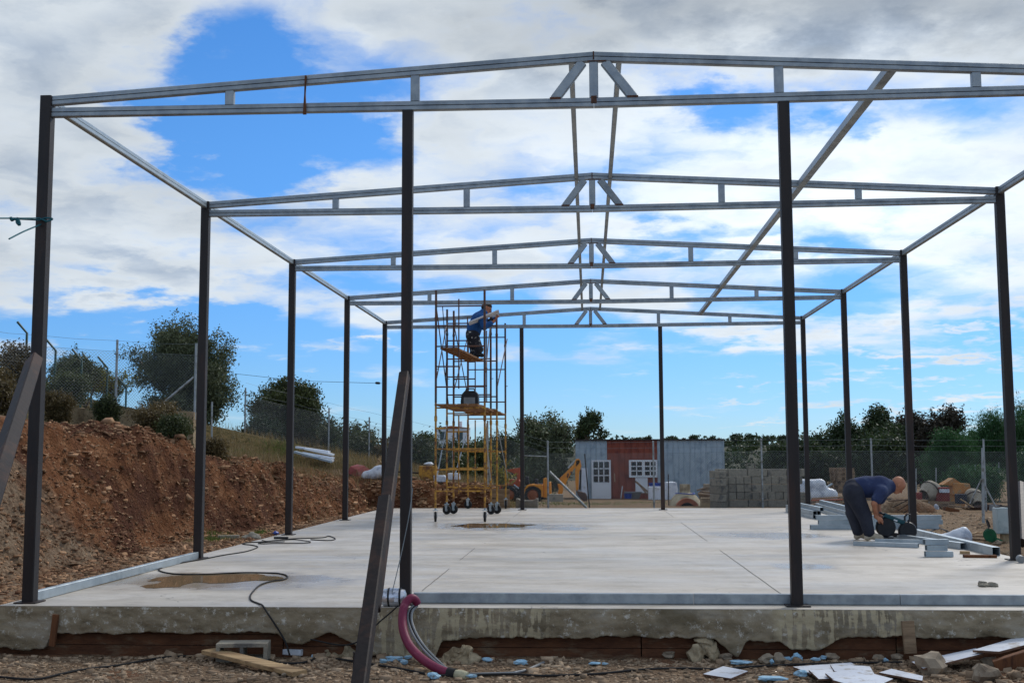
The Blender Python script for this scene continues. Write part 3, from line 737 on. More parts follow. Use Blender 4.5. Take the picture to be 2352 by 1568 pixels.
def B(px0, px1, py0, py1, Y, dy=None):
    """crown blob covering a rectangle of the view at depth Y"""
    a = W(px0, (py0+py1)/2, Y=Y); c_ = W(px1, (py0+py1)/2, Y=Y); t_ = W((px0+px1)/2, py0, Y=Y); b_ = W((px0+px1)/2, py1, Y=Y)
    rx = (c_.x-a.x)/2; rz = (t_.z-b_.z)/2
    return ((a.x+c_.x)/2, Y, (t_.z+b_.z)/2), (rx*.92, dy or min(rx, 2.5)*.9, rz*.92)
def root(px, Y):
    x = W(px, 1000, Y=Y).x; return (x, Y, tz(x, Y))
tree('olive_tree', 'large dark olive tree on the slope behind the retaining wall', 'tree', root(430, 24), [B(330, 530, 740, 960, 24), B(300, 420, 800, 960, 24), B(430, 545, 790, 990, 24), B(400, 520, 760, 900, 24), B(330, 500, 880, 1000, 24), B(350, 470, 722, 870, 24), B(395, 440, 712, 800, 24), B(265, 345, 778, 890, 25)], 'leaf_olive', 2400, 34, .11, .085, .42, .12, twigs=70)
tree('oak_tree', 'round dark oak tree left of the second column from the rear', 'tree', root(640, 34), [B(575, 740, 868, 990, 34), B(610, 700, 862, 940, 34), B(680, 748, 900, 1000, 34), B(560, 640, 900, 1000, 34), B(580, 740, 930, 1020, 34)], 'leaf_oak', 1500, 30, .14, .11, .5, .12, twigs=16)
for i, (x0, x1, y0, y1, Y) in enumerate([(0, 75, 795, 930, 12), (95, 205, 850, 935, 15), (140, 250, 815, 930, 18), (-60, 40, 820, 960, 11), (205, 300, 830, 925, 22), (120, 190, 815, 900, 20)]):
    tree('hillside_shrub', ['tangled brownish shrub at the left edge of the picture', 'low scrub right of the tall left column', 'green shrub behind the bent fence posts', 'dry shrub above the bank at the far left edge', 'yellowing shrub below the big olive tree', 'shrub behind the bent green posts on the slope'][i], 'shrub', root((x0+x1)/2, Y), [B(x0, x1, y0, y1, Y), B(x0+10, (x0+x1)/2, y0-8, y1, Y+.4), B((x0+x1)/2, x1-5, y0+10, y1, Y-.3)], ['leaf_brown', 'leaf_oak', 'leaf_oak', 'leaf_brown', 'leaf_yellow', 'leaf_olive'][i], 320, 26, .10, .07, .45, .03, twigs=16, group='shrubs on the hillside')
for i, (x0, x1, y0, y1, Y, m_) in enumerate([(290, 420, 918, 1000, 11.2, 'leaf_brown'), (365, 450, 950, 1015, 10.6, 'leaf_oak'), (222, 268, 912, 958, 11.6, 'leaf_oak'), (105, 165, 900, 950, 12, 'leaf_brown'), (470, 520, 1015, 1045, 12, 'leaf_brown')]):
    tree('bank_bush', ['big dry bush overhanging the bank in front of the retaining wall', 'bush spilling down the bank at the end of the retaining wall', 'small bush in front of the retaining wall under the metal post', 'dry twiggy bush beside the left end of the retaining wall', 'low brown bush on the slope right of the second column'][i], 'bush', root((x0+x1)/2, Y), [B(x0, x1, y0, y1, Y), B(x0+15, x1-20, y0-4, y1-10, Y+.2), B(x0+6, x1-6, (y0+y1)/2, y1+38, Y)], m_, 520, 26, .07, .05, .4, .02, twigs=18)
k = 0
for (x0, x1, y0, y1, Y, m_) in [(700, 790, 965, 1050, 36, 'leaf_dark'), (770, 860, 975, 1065, 33, 'leaf_oak'), (840, 930, 990, 1085, 32, 'leaf_brown'), (900, 1000, 985, 1090, 35, 'leaf_oak'), (960, 1060, 985, 1095, 40, 'leaf_dark'), (1040, 1120, 1000, 1100, 42, 'leaf_oak'), (1090, 1180, 985, 1110, 44, 'leaf_dark'), (640, 720, 990, 1040, 34, 'leaf_brown'), (1000, 1080, 1030, 1110, 33, 'leaf_oak'), (560, 650, 960, 1020, 33, 'leaf_dark')]:
    tree('scrub_bush', ['scrub bush behind the second and third left columns', 'scrub bush right of the fourth left column', 'brownish scrub behind the leaning prop', 'scrub behind the left inner column', 'scrub showing through the left side of the scaffold', 'scrub showing through the middle of the scaffold', 'dark scrub behind the right side of the scaffold', 'dry scrub under the round oak tree', 'low scrub behind the yellow machine', 'scrub at the left foot of the round oak'][k], 'bush', root((x0+x1)/2, Y), [B(x0, x1, y0, y1, Y), B(x0-8, (x0+x1)/2, y0+14, y1, Y+1), B((x0+x1)/2, x1+8, y0+8, y1, Y-.6), B(x0-10, x1+10, (y0+y1)/2, y1+15, Y)], m_, 420, 26, .2, .13, .45, .04, twigs=14, group='scrub along the rear fence'); k += 1
tree('yellow_bush', 'yellow-green leafy bush behind the scaffold by the loader', 'bush', root(1150, 30), [B(1120, 1185, 1050, 1135, 30), B(1100, 1150, 1020, 1090, 30)], 'leaf_yellow', 60, 16, .09, .09, .5, .02, twigs=12)
tree('olive_tree', 'grey-green olive tree behind the yellow backhoe', 'tree', root(1245, 50), [B(1175, 1320, 950, 1130, 50), B(1170, 1230, 936, 1030, 50), B(1225, 1285, 940, 1040, 51), B(1265, 1325, 945, 1080, 50), B(1185, 1300, 1040, 1140, 49)], 'leaf_olive', 1100, 28, .2, .17, .42, .16, twigs=30)
tree('dark_tree', 'small dark tree standing behind the left end of the cabin', 'tree', root(1350, 75), [B(1318, 1388, 944, 1010, 75), B(1308, 1350, 965, 1020, 76), B(1350, 1396, 980, 1020, 75)], 'leaf_dark', 200, 20, .25, .22, .5, .16, twigs=14, shell=.8)
k = 0
for (bl, m_, tw) in [([(1905, 1975, 945, 1090, 52), (1850, 1930, 985, 1120, 53)], 'leaf_dark', 26), ([(1980, 2060, 945, 1080, 56), (1990, 2040, 936, 1000, 56)], 'leaf_dark', 30), ([(2055, 2130, 950, 1090, 50), (2065, 2115, 945, 1010, 50)], 'leaf_red', 24), ([(2120, 2200, 945, 1060, 48), (2150, 2206, 940, 990, 48), (2100, 2160, 990, 1120, 48)], 'leaf_red', 24), ([(1930, 2110, 985, 1120, 47), (2000, 2120, 975, 1060, 49)], 'leaf_dark', 5), ([(1800, 1960, 1000, 1120, 50), (1750, 1860, 1015, 1110, 54)], 'leaf_dark', 5)]:
    b4 = [B(*q) for q in bl]
    tree('dark_tree', ['dark upright tree behind the rear right columns', 'thin-topped dark tree right of the rear right column', 'reddish dark tree behind the third right column', 'wind-bent reddish dark tree left of the pines', 'dark thicket behind the pallets', 'dark thicket behind the block stack'][k], 'tree', root((bl[0][0]+bl[0][1])/2, bl[0][4]), b4, m_, 820, 28, .24, .18, .45, .12, twigs=tw, group='dark trees behind the yard'); k += 1
k = 0
for bl in [[(2110, 2230, 1000, 1150, 36), (2140, 2250, 975, 1080, 36)], [(2200, 2330, 950, 1150, 38), (2220, 2320, 945, 1050, 38)], [(2270, 2420, 925, 1150, 37), (2300, 2400, 910, 1020, 37)], [(2170, 2300, 1060, 1170, 33)], [(2330, 2440, 1020, 1180, 33)]]:
    b4 = [B(*q) for q in bl]
    tree('pine_tree', ['leftmost bright green pine behind the mixers', 'pine rising behind the tall galvanised fence post', 'tall pine at the right edge of the picture', 'low pine bough mass just behind the mixers', 'low pine bough mass at the right edge'][k], 'tree', root((bl[0][0]+bl[0][1])/2, bl[0][4]), b4, 'leaf_pine', 1000, 32, .16, .11, .22, .14, up=1.2, twigs=30, group='pines along the right boundary'); k += 1
# grass and weeds
def blades(name, xy, h, m, label, w=.006):
    n = len(xy); x, y = xy[:, 0], xy[:, 1]; z = terr(x, y); hh = h*rng.uniform(.5, 1.4, n); a = rng.uniform(0, 6.28, n); ln = rng.uniform(.1, .6, n)*hh
    c_ = np.stack([np.cos(a)*w, np.sin(a)*w, 0*a], 1); b_ = np.stack([x, y, z-.01], 1); tp = b_+np.stack([np.cos(a+1.3)*ln, np.sin(a+1.3)*ln, hh], 1)
    v = np.stack([b_-c_, b_+c_, tp], 1).reshape(-1, 3)
    o = npmesh(name, v, np.arange(3*n).reshape(-1, 3), m); tag(o, label, kind='stuff')
def patch(cx_, cy_, sx, sy, n): return np.stack([rng.normal(cx_, sx, n), rng.normal(cy_, sy, n)], 1)
q = np.concatenate([patch(W(x, y, Y=Y).x, Y, .3, .5, 1100) for x, y, Y in ((545, 990, 18.5), (580, 990, 20), (610, 1000, 21), (640, 1012, 22), (700, 1050, 20.5))])
blades('slope_grass', q, .09, 'grass_green', 'green grass on the slope left of the panel stack')
q = np.concatenate([patch(x, y, .9, 1.6, 1800) for x, y in ((-7.2, 15.5), (-7, 18), (-6, 22), (-4.5, 23), (-9, 21), (-3, 24))])
blades('dry_grass', q, .22, 'grass_dry', 'dry grass on the hillside')
q = np.concatenate([patch(-5.65, 8.6, .16, .3, 500), patch(-5.3, 10.2, .07, .12, 240), patch(-5.9, 9.6, .12, .2, 250)])
blades('verge_weeds', q, .07, 'grass_green', 'small green weeds beside the slab')
q = np.concatenate([patch(.3, 28, 1.2, 1.5, 500), patch(-1.5, 31, 1, 2, 500), patch(2.5, 33, 1, 2, 250)])
blades('yard_grass', q, .06, 'grass_green', 'sparse grass in front of the backhoe', .012)
# far wooded hill
e = []
xs_ = np.linspace(-160, 260, 90); prof = 3.3+1.6*fbm(xs_*.02, xs_*0, 77, 4)*2+np.interp(xs_, [-160, -20, 20, 260], [1, -.4, .3, 1.2])
hv = []; 
for j, (yy, k_) in enumerate([(95, -.1), (120, .35), (150, .7), (190, 1.0), (260, .9)]):
    for i, x_ in enumerate(xs_): hv.append((x_, yy+6*math.sin(i), -1.5+(prof[i]+1.0)*max(k_, -.1)))
ii = np.arange(5*90).reshape(5, 90)
hf = np.stack([ii[:-1, :-1].ravel(), ii[:-1, 1:].ravel(), ii[1:, 1:].ravel(), ii[1:, :-1].ravel()], 1)
mat('hill_ground', S(44, 50, 30), S(62, 62, 38), .4, .95)
tag(npmesh('hill', np.array(hv), hf, 'hill_ground', None, True), kind='structure')
HV = np.array(hv).reshape(5, 90, 3)
n = 1500; u = rng.uniform(0, 88.9, n); w_ = rng.beta(1.6, 1.1, n)*3.0
i0 = u.astype(int); j0 = np.clip(w_.astype(int), 0, 3); fu = (u-i0)[:, None]; fv = (w_-j0)[:, None]
Pp = (HV[j0, i0]*(1-fu)+HV[j0, i0+1]*fu)*(1-fv)+(HV[j0+1, i0]*(1-fu)+HV[j0+1, i0+1]*fu)*fv
szs = np.clip(.5+rng.gamma(1.6, .45, n), .5, 2.0)
# clump centres per crown
du = rng.normal(0, 1, (n*20, 3)); du /= np.linalg.norm(du, axis=1)[:, None]; du *= rng.random((n*20, 1))**.4
cl = np.repeat(Pp, 20, 0)+du*np.repeat(szs, 20)[:, None]*np.array([1, 1, .62])+np.array([0, 0, 1.])*np.repeat(szs, 20)[:, None]*.55
leafmat('leaf_far', S(44, 56, 34), S(72, 84, 50))
v, f = leaves(cl, 7, .16, .42, .7)
tag(npmesh('far_wood', v, f, 'leaf_far'), 'distant wood covering the far hill', kind='stuff')
# umbrella pines on the skyline
k = 0
for px, w_ in [(1487, 22), (1545, 26), (1592, 22), (1640, 34), (1690, 30), (1720, 26), (1800, 30), (1765, 24)]:
    Y = 185+6*(k % 3); pt = W(px, 1003 - (k % 3)*2, Y=Y); r_ = w_*195/2673*.5
    tree('umbrella_pine', ['first', 'second', 'third', 'fourth', 'fifth', 'sixth', 'eighth', 'seventh'][k]+' flat-topped pine from the left on the far skyline behind the cabin', 'tree', (pt.x, Y, pt.z-3.2), [((pt.x, Y, pt.z-.4), (r_, r_, r_*.5)), ((pt.x-r_*.5, Y, pt.z-.8), (r_*.6, r_*.6, r_*.4))], 'leaf_far', 90, 14, .2, .32, .6, .12, twigs=1, group='pines on the skyline'); k += 1
# ------------------------------------------------------------------ mobile scaffold towers
def zA(yz, d): # height seen at a zoom row of the scaffold study for a frame at distance d
    return CAM[2]+(1056-(850+yz/2.24)*.784)/FPX*d
def caster(parent, x, y, rz, broad=False):
    w = MB(); a = Vector((math.cos(rz), math.sin(rz), 0))
    prof = [(.035, -.022), (.085, -.024), (.1, -.016), (.1, .016), (.085, .024), (.035, .022)]
    w.lathe(prof, (x, y, .1), a, 20)
    o = w.build('wheel', 'black_rubber', parent, True)
    h = MB(); h.lathe([(.036, -.027), (.036, .027)], (x, y, .1), a, 12); h.build('hub', 'galv', o, True)
    f = MB(); b = Vector((-a.y, a.x, 0))
    for s in (-1, 1):
        c0 = Vector((x, y, .1))+a*s*.034; f.prism([(-.014, -.02), (.014, -.02), (.04, .125), (-.04, .125)], c0, b, (0, 0, 1), .006)
    f.box((x, y, .228), (.1, .1, .008)); f.tube([(x, y, .228), (x, y, .33)], .02, 8)
    f.build('caster_fork', 'galv_light', parent)
def tower(label, legs_front, legs_back, yf, yb, wheels, rungs_f, inner):
    e = thing('scaffold_tower', label, 'scaffold', ((legs_front[0]+legs_front[1])/2, (yf+yb)/2, 0)); o = Vector(e.location)
    def P(x, y, z): return Vector((x, y, z))-o
    cols = [(legs_front[0], yf), (legs_front[1], yf), (legs_back[0], yb), (legs_back[1], yb)]
    for (x, y) in cols:
        m_ = MB(); m_.tube([P(x, y, .27), P(x, y, 2.35)], .021, 10); m_.tube([P(x, y, 1.98), P(x, y, 2.08)], .03, 10); m_.build('lower_leg', 'scaf_yellow', e, True)
        m_ = MB(); m_.tube([P(x, y, 2.35), P(x, y, 4.6)], .0235, 10); m_.tube([P(x, y, 4.0), P(x, y, 4.06)], .03, 8); m_.tube([P(x+.02, y, 3.02), P(x+.06, y, 3.02)], .008, 6); m_.build('upper_leg', 'scaf_rust', e, True)
    for (xa, xb, y) in ((legs_front[0], legs_front[1], yf), (legs_back[0], legs_back[1], yb)):
        xi = xa+(xb-xa)*inner
        for z, full, m in rungs_f:
            q = MB(); q.tube([P(xa, y, z), P(xb if full else xi, y, z)], .015, 8); q.build('rung', m, e, True)
        q = MB(); q.tube([P(xi, y, .55), P(xi, y, 2.1)], .014, 8); q.build('ladder_post', 'scaf_yellow', e, True)
        q = MB(); q.tube([P(xi, y, 2.62), P(xi, y, 4.42)], .014, 8); q.build('ladder_post', 'scaf_rust', e, True)
    for x, z0, z1, m in ((cols[0][0], .75, 2.0, 'galv'), (cols[1][0], 2.0, .75, 'galv'), (cols[0][0], 4.3, 2.75, 'scaf_rust'), (cols[0][0], 2.75, 4.3, 'scaf_rust'), (cols[1][0], 2.8, 4.2, 'scaf_rust')):
        q = MB(); q.tube([P(x, yf, z0), P(x+(legs_back[0]-legs_front[0]), yb, z1)], .012, 7); q.build('cross_brace', m, e, True)
    for (x, y), rz in zip(cols, wheels): 
        if rz is not None: caster(e, x-o.x, y-o.y, rz)
    return e
dA = 12.82+10.2
rg = []
for yz, full, m in [(115, True, 'scaf_rust'), (245, False, 'scaf_rust'), (383, True, 'scaf_rust'), (517, False, 'scaf_rust'), (652, True, 'scaf_rust'), (925, False, 'scaf_yellow'), (1060, True, 'scaf_yellow'), (1195, True, 'scaf_yellow'), (1335, True, 'scaf_yellow'), (790, True, 'scaf_yellow')]:
    rg.append((zA(yz, dA), full, m))
tower('front rusty yellow scaffold tower on casters under the workman', (-2.545, -1.567), (-2.69, -1.70), 12.82, 15.85, (.12, .05, 1.2, 1.1), rg, .47)
tower('rear rusty yellow scaffold tower standing behind the front one', (-2.57, -1.585), (-2.51, -1.575), 16.12, 18.72, (1.45, 1.2, 1.3, .1), [(z-.03, f, m) for i_, (z, f, m) in enumerate(rg) if i_ not in (1, 5, 7)], .5)
mat('plank_old', S(120, 84, 54), S(150, 110, 74), 6, .9, .4, stretch=(4, .5, 4), c3=S(90, 60, 42), s3=3)
def plank(p0, p1, w, t_, label, m='plank_old', cat='plank', ragged=0., grp=None):
    p0 = Vector(p0); p1 = Vector(p1); d, s, u = frame(p1-p0); n = 10; L_ = (p1-p0).length
    mb = MB(); vs = []
    for i in range(n+1):
        q = d*(L_*i/n); j0 = random.uniform(-ragged, ragged); j1 = random.uniform(-ragged, ragged); bz = random.uniform(-.004, .004)
        if i in (0, n): q = q+d*random.uniform(-ragged, ragged)
        for a, b_ in ((-w/2+j0, -t_/2), (w/2+j1, -t_/2), (w/2+j1, t_/2), (-w/2+j0, t_/2)): vs.append(q+s*a+u*(b_+bz))
    fs = [(4*i+k, 4*i+(k+1) % 4, 4*i+4+(k+1) % 4, 4*i+4+k) for i in range(n) for k in range(4)]+[(3, 2, 1, 0), (4*n, 4*n+1, 4*n+2, 4*n+3)]
    mb.add(vs, fs); return single(name='plank', mb=mb, m=m, label=label, cat=cat, loc=p0, group=grp)
plank((-2.36, 12.72, 3.42), (-2.13, 16.0, 3.42), .16, .035, 'left one of two planks the workman stands on high on the scaffold', ragged=.012)
plank((-2.19, 12.75, 3.425), (-1.95, 15.95, 3.425), .17, .035, 'right one of two planks the workman stands on high on the scaffold', ragged=.012)
for i, (xa, xb) in enumerate([(-2.44, -2.40), (-2.22, -2.19), (-2.0, -1.98), (-1.78, -1.76)]):
    plank((xa, 12.7, 2.30), (xb, 15.95, 2.30), .2, .032, ['leftmost', 'second from left', 'third from left', 'rightmost'][i]+' plank of the lower deck on the front scaffold tower', ragged=.02)
for i, (xa, xb) in enumerate([(-2.3, -2.28), (-2.03, -1.98), (-1.75, -1.7)]):
    plank((xa, 16.0, 2.335), (xb, 18.85, 2.31), .24, .032, ['left', 'middle', 'right'][i]+' plank of the lower deck on the rear scaffold tower', ragged=.02)
# black tool bag / generator case on the lower deck
g = thing('welding_set', 'black rounded welding set standing on the lower scaffold deck', 'welding set', (-2.02, 14.4, 2.32)); mb = MB()
mb.prism([(-.17, 0), (.17, 0), (.19, .08), (.18, .27), (.12, .34), (-.1, .34), (-.17, .26), (-.19, .1)], (0, 0, 0), (1, 0, 0), (0, 0, 1), .3); mb.build('body', 'black_plastic', g, bevel=.012)
mb = MB(); mb.tube([(-.1, 0, .33), (-.08, 0, .39), (.08, 0, .39), (.11, 0, .33)], .014, 8); mb.build('handle', 'black_rubber', g, True)
mb = MB(); mb.prism([(-.12, .05), (.12, .05), (.12, .2), (-.12, .2)], (0, -.153, 0), (1, 0, 0), (0, 0, 1), .008); mb.build('front_panel', 'grey_plastic', g)
mb = MB(); mb.tube([(-2.2, 14.3, 2.345), (-2.35, 14.1, 2.36), (-2.42, 13.9, 2.345), (-2.45, 13.6, 2.9), (-2.4, 13.4, 3.3), (-2.43, 13.2, 3.9), (-2.45, 13.1, 4.32)], .009, 7)
single('welding_cable', mb, 'black_rubber', 'black welding cable hanging inside the front scaffold tower', 'cable', smooth=True)
# ------------------------------------------------------------------ people (one continuous surface from blended limbs)
def surface(prims, res, lo, hi, smooth_k=.02):
    lo = np.array(lo, float); hi = np.array(hi, float); n = np.ceil((hi-lo)/res).astype(int)+1
    ax = [lo[i]+res*np.arange(n[i]) for i in range(3)]
    Fd = np.full(n, 10.)
    for (p0, p1, r0, r1, k, *sq) in prims:
        p0 = np.array(p0, float); p1 = np.array(p1, float); pad = max(r0, r1)*1.5+.06
        sl = []
        for i in range(3):
            a = max(0, int((min(p0[i], p1[i])-pad-lo[i])/res)); b_ = min(n[i], int((max(p0[i], p1[i])+pad-lo[i])/res)+2); sl.append(slice(a, max(a, b_)))
        g3 = np.meshgrid(*[ax[i][sl[i]] for i in range(3)], indexing='ij')
        if g3[0].size == 0: continue
        P = np.stack(g3, -1); d = p1-p0; L2 = d@d+1e-12
        sc_ = np.array(sq[0]) if sq else np.ones(3)
        tt = np.clip(((P-p0)@d)/L2, 0, 1); q = (P-(p0+tt[..., None]*d))/sc_
        f = np.linalg.norm(q, axis=-1)-(r0+(r1-r0)*tt); f = f*sc_.min() if sq else f
        cur = Fd[tuple(sl)]
        h = np.clip(.5+.5*(cur-f)/k, 0, 1); Fd[tuple(sl)] = cur*(1-h)+f*h-k*h*(1-h)
    # naive surface nets
    s = Fd < 0; nx_, ny_, nz_ = n
    c8 = [(i, j, k) for i in (0, 1) for j in (0, 1) for k in (0, 1)]
    def sub(A, c): return A[c[0]:nx_-1+c[0], c[1]:ny_-1+c[1], c[2]:nz_-1+c[2]]
    cnt = sum(sub(s, c).astype(int) for c in c8); act = (cnt > 0) & (cnt < 8)
    acc = np.zeros(act.shape+(3,)); num = np.zeros(act.shape)
    for a in range(8):
        for b_ in range(a+1, 8):
            ca, cb = c8[a], c8[b_]
            if sum(abs(ca[i]-cb[i]) for i in range(3)) != 1: continue
            fa, fb = sub(Fd, ca), sub(Fd, cb); cr = (fa < 0) != (fb < 0)
            tt = np.where(cr, fa/(fa-fb+1e-12), 0)
            for i in range(3): acc[..., i] += np.where(cr, ca[i]+tt*(cb[i]-ca[i]), 0)
            num += cr
    ids = -np.ones(act.shape, int); w_ = np.argwhere(act); ids[act] = np.arange(len(w_))
    vv = (acc[act]/num[act][:, None]+w_)*res+lo
    fs = []
    for axi in range(3):
        o1, o2 = [(1, 2), (2, 0), (0, 1)][axi]
        a = [slice(1, nx_-1), slice(1, ny_-1), slice(1, nz_-1)]; a[axi] = slice(0, n[axi]-1)
        b_ = list(a); b_[axi] = slice(1, n[axi])
        A = s[tuple(a)]; Bq = s[tuple(b_)]; e = np.argwhere(A != Bq); 
        if not len(e): continue
        off = np.array([1, 1, 1]); off[axi] = 0; e = e+off
        flip = s[e[:, 0], e[:, 1], e[:, 2]]
        d1 = np.zeros(3, int); d1[o1] = 1; d2 = np.zeros(3, int); d2[o2] = 1
        q = [ids[tuple((e-d1-d2).T)], ids[tuple((e-d2).T)], ids[tuple(e.T)], ids[tuple((e-d1).T)]]
        q = np.stack(q, 1); q[~flip] = q[~flip][:, ::-1]; fs.append(q)
    return vv, np.concatenate(fs)
def cut(v, f, keep):
    k = keep(v)[f].all(1); f = f[k]; u, inv = np.unique(f, return_inverse=True); return v[u], inv.reshape(-1, 4)
mat('skin', S(170, 112, 84), S(188, 130, 100), 6, .6, .05, c3=S(150, 88, 66), s3=4)
mat('tshirt_blue', S(42, 52, 84), S(56, 66, 98), 5, .9, .5, c3=S(70, 80, 108), s3=5, bscale=14, bdist=.015)
mat('trousers_dark', S(40, 42, 52), S(54, 56, 66), 5, .92, .6, bscale=11, bdist=.02)
mat('jacket_blue', S(24, 70, 124), S(36, 88, 146), 6, .8, .5, bscale=10, bdist=.02)
mat('trousers_splashed', S(34, 34, 40), S(50, 50, 56), 9, .9, .4, c3=S(196, 190, 180), s3=16, t3=(.60, .63))
mat('shoe_pale', S(160, 148, 128), S(184, 172, 150), 8, .85, .3)
mat('hair_dark', S(34, 28, 26), S(50, 42, 38), 20, .7, .5)
def person(label, loc, J, parts, res=.011, grow=.012, extra=None):
    """J: joints (local metres), figure built as one blended surface; clothes are thin shells over it"""
    e = thing('person', label, 'person', loc)
    def limb(a, b_, r0, r1, k=.025): return (J[a], J[b_], r0, r1, k)
    torso = [(J['pelvis'], J['waist'], .145, .13, .05, (1, 1, 1)), (J['waist'], J['chest'], .13, .15, .06), (J['chest'], J['neckb'], .14, .085, .05),
             (J['shl'], J['shr'], .075, .075, .05), (J['hipl'], J['hipr'], .115, .115, .05)]
    legs = []; feet = []; uarms = []; farms = []; hands = []
    for s in 'lr':
        legs += [limb('hip'+s, 'knee'+s, .098, .064, .03), limb('knee'+s, 'ank'+s, .062, .042, .02)]
        feet += [limb('ank'+s, 'toe'+s, .042, .036, .02), (J['ank'+s], J['heel'+s], .042, .036, .02)]
        uarms += [limb('sh'+s, 'elb'+s, .055, .043, .025)]; farms += [limb('elb'+s, 'wr'+s, .042, .029, .02)]
        w_ = Vector(J['wr'+s]); h_ = Vector(J['hand'+s]); d, sd, up = frame(h_-w_)
        nrm = Vector(J.get('palm'+s, sd)); sdv = d.cross(nrm).normalized()
        hands.append((w_, h_, .030, .030, .015, (1, 1, 1)))
        for fi, (off, ln) in enumerate(((-.030, .07), (-.01, .08), (.011, .076), (.031, .06))):
            b0 = h_+sdv*off; b1 = b0+d*ln*.55+nrm*.012; b2 = b1+d*ln*.2+nrm*ln*.45
            hands += [(b0-d*.02, b1, .0105, .0095, .006), (b1, b2, .0095, .0085, .004)]
        th = w_+d*.03-sdv*.03; hands += [(th, th+d*.035-sdv*.02+nrm*.02, .012, .011, .006), (th+d*.035-sdv*.02+nrm*.02, th+d*.06-sdv*.012+nrm*.04, .0105, .009, .004)]
    hd = Vector(J['head']); fwd = Vector(J['face']).normalized(); upv = (hd-Vector(J['neckb'])); upv = (upv-fwd*upv.dot(fwd)).normalized(); side = fwd.cross(upv)
    head = [(J['neckb'], tuple(hd-upv*.06-fwd*.01), .058, .056, .02), (tuple(hd+upv*.03-fwd*.02), tuple(hd+upv*.025+fwd*.015), .094, .088, .02), (tuple(hd-upv*.05+fwd*.03), tuple(hd-upv*.085+fwd*.062), .062, .040, .03),
            (tuple(hd+upv*.01+fwd*.09), tuple(hd-upv*.03+fwd*.115), .012, .017, .012), (tuple(hd-upv*.065+fwd*.088), tuple(hd-upv*.066+fwd*.092), .02, .02, .01)]
    for q in (-1, 1):
        head.append((tuple(hd+side*q*.082+upv*.02), tuple(hd+side*q*.088-upv*.03), .014, .011, .008)); head.append((tuple(hd+side*q*.033+upv*.032+fwd*.083), tuple(hd+side*q*.036+upv*.032+fwd*.083), .014, .014, .008))
    allp = torso+legs+feet+uarms+farms+hands+head
    pts = np.array([p for q in allp for p in (q[0], q[1])]); lo = pts.min(0)-.24; hi = pts.max(0)+.24
    v, f = surface(allp, res, lo, hi)
    npmesh('body', v, f, 'skin', e, True)
    def shell(name, prims, m, g, keep=None, label=None, rs=None):
        pr = [(q[0], q[1], q[2]+g, q[3]+g, q[4], *q[5:]) for q in prims]
        pp = np.array([p for q in pr for p in (q[0], q[1])])
        vv, ff = surface(pr, rs or res, pp.min(0)-.3, pp.max(0)+.3)
        if keep: vv, ff = cut(vv, ff, keep)
        o = npmesh(name, vv, ff, m, e, True)
        if label: tag(o, label)
        return o
    sl_ = [(q[0], tuple(Vector(q[0]).lerp(Vector(q[1]), parts.get('sleeve', 1.0))), q[2]+parts.get('loose', .012), q[3]+.02, q[4]) for q in uarms]
    top = [(J['waist2'] if 'waist2' in J else J['waist'], J['waist'], .14, .14, .05)]+torso[1:4]+sl_
    if parts.get('long'): top += [(q[0], tuple(Vector(q[0]).lerp(Vector(q[1]), .9)), q[2]+.012, q[3]+.014, q[4]) for q in farms]
    tr = parts.get('leg_loose', .02)
    lg = [torso[0], torso[4]]+[(q[0], q[1] if i % 2 == 0 else tuple(Vector(q[0]).lerp(Vector(q[1]), .88)), q[2]+tr, q[3]+tr*(.8 if i % 2 else 1), q[4]) for i, q in enumerate(legs)]
    shell('shirt', top, parts['top'], grow+.006)
    shell('trousers', lg, parts['bottom'], grow)
    for s_, (a, b_) in (('l', feet[:2]), ('r', feet[2:])): shell('shoe', [a, b_], parts['shoe'], .012)
    if parts.get('hair'):
        cap = [(tuple(hd+upv*.045-fwd*.03), tuple(hd+upv*.04+fwd*.012), .096, .085, .02), (tuple(hd-upv*.02-fwd*.06), tuple(hd+upv*.03-fwd*.05), .06, .075, .02)]
        shell('hair', cap, parts['hair'], .003)
    # eyes
    for q in (-1, 1):
        mb = MB(); c_ = hd+side*q*.034+upv*.022+fwd*.094; mb.lathe([(.001, -.004), (.008, -.002), (.008, .003), (.001, .006)], c_, fwd, 8); mb.build('eye', 'black_plastic', e)
    return e
# stooping workman at the band saw, facing right
m0 = W(1985, 1240, z=0)
Jb = dict(anki=(0, 0, 0))
def jm(px, py, dy=0.):      # joint from its place in the view at the man's own depth
    p = W(px, py, Y=m0.y+dy); return (p.x-m0.x, p.y-m0.y, p.z)
J = dict(pelvis=jm(1962, 1122), waist=jm(1990, 1118), chest=jm(2022, 1118), neckb=jm(2043, 1117), waist2=jm(1972, 1120),
         hipl=jm(1958, 1130, .10), hipr=jm(1960, 1131, -.10), kneel=jm(1960, 1178, .13), kneer=jm(1985, 1183, -.13), ankl=jm(1972, 1226, .13), ankr=jm(1998, 1232, -.15),
         toel=jm(1992, 1234, .15), toer=jm(2022, 1238, -.18), heell=jm(1968, 1234, .13), heelr=jm(1992, 1238, -.15),
         shl=jm(2030, 1126, .17), shr=jm(2024, 1128, -.18), elbl=jm(2016, 1158, .22), elbr=jm(2008, 1156, -.24), wrl=jm(2022, 1186, .12), wrr=jm(2012, 1186, -.16), handl=jm(2030, 1190, .10), handr=jm(2023, 1193, -.13),
         head=jm(2062, 1113), face=(.60, 0, -.80), palml=(0, -1, -.2), palmr=(0, .8, -.6))
for k_ in ('ankl', 'ankr'): J[k_] = (J[k_][0], J[k_][1], .085)
for k_ in ('toel', 'toer', 'heell', 'heelr'): J[k_] = (J[k_][0], J[k_][1], .048)
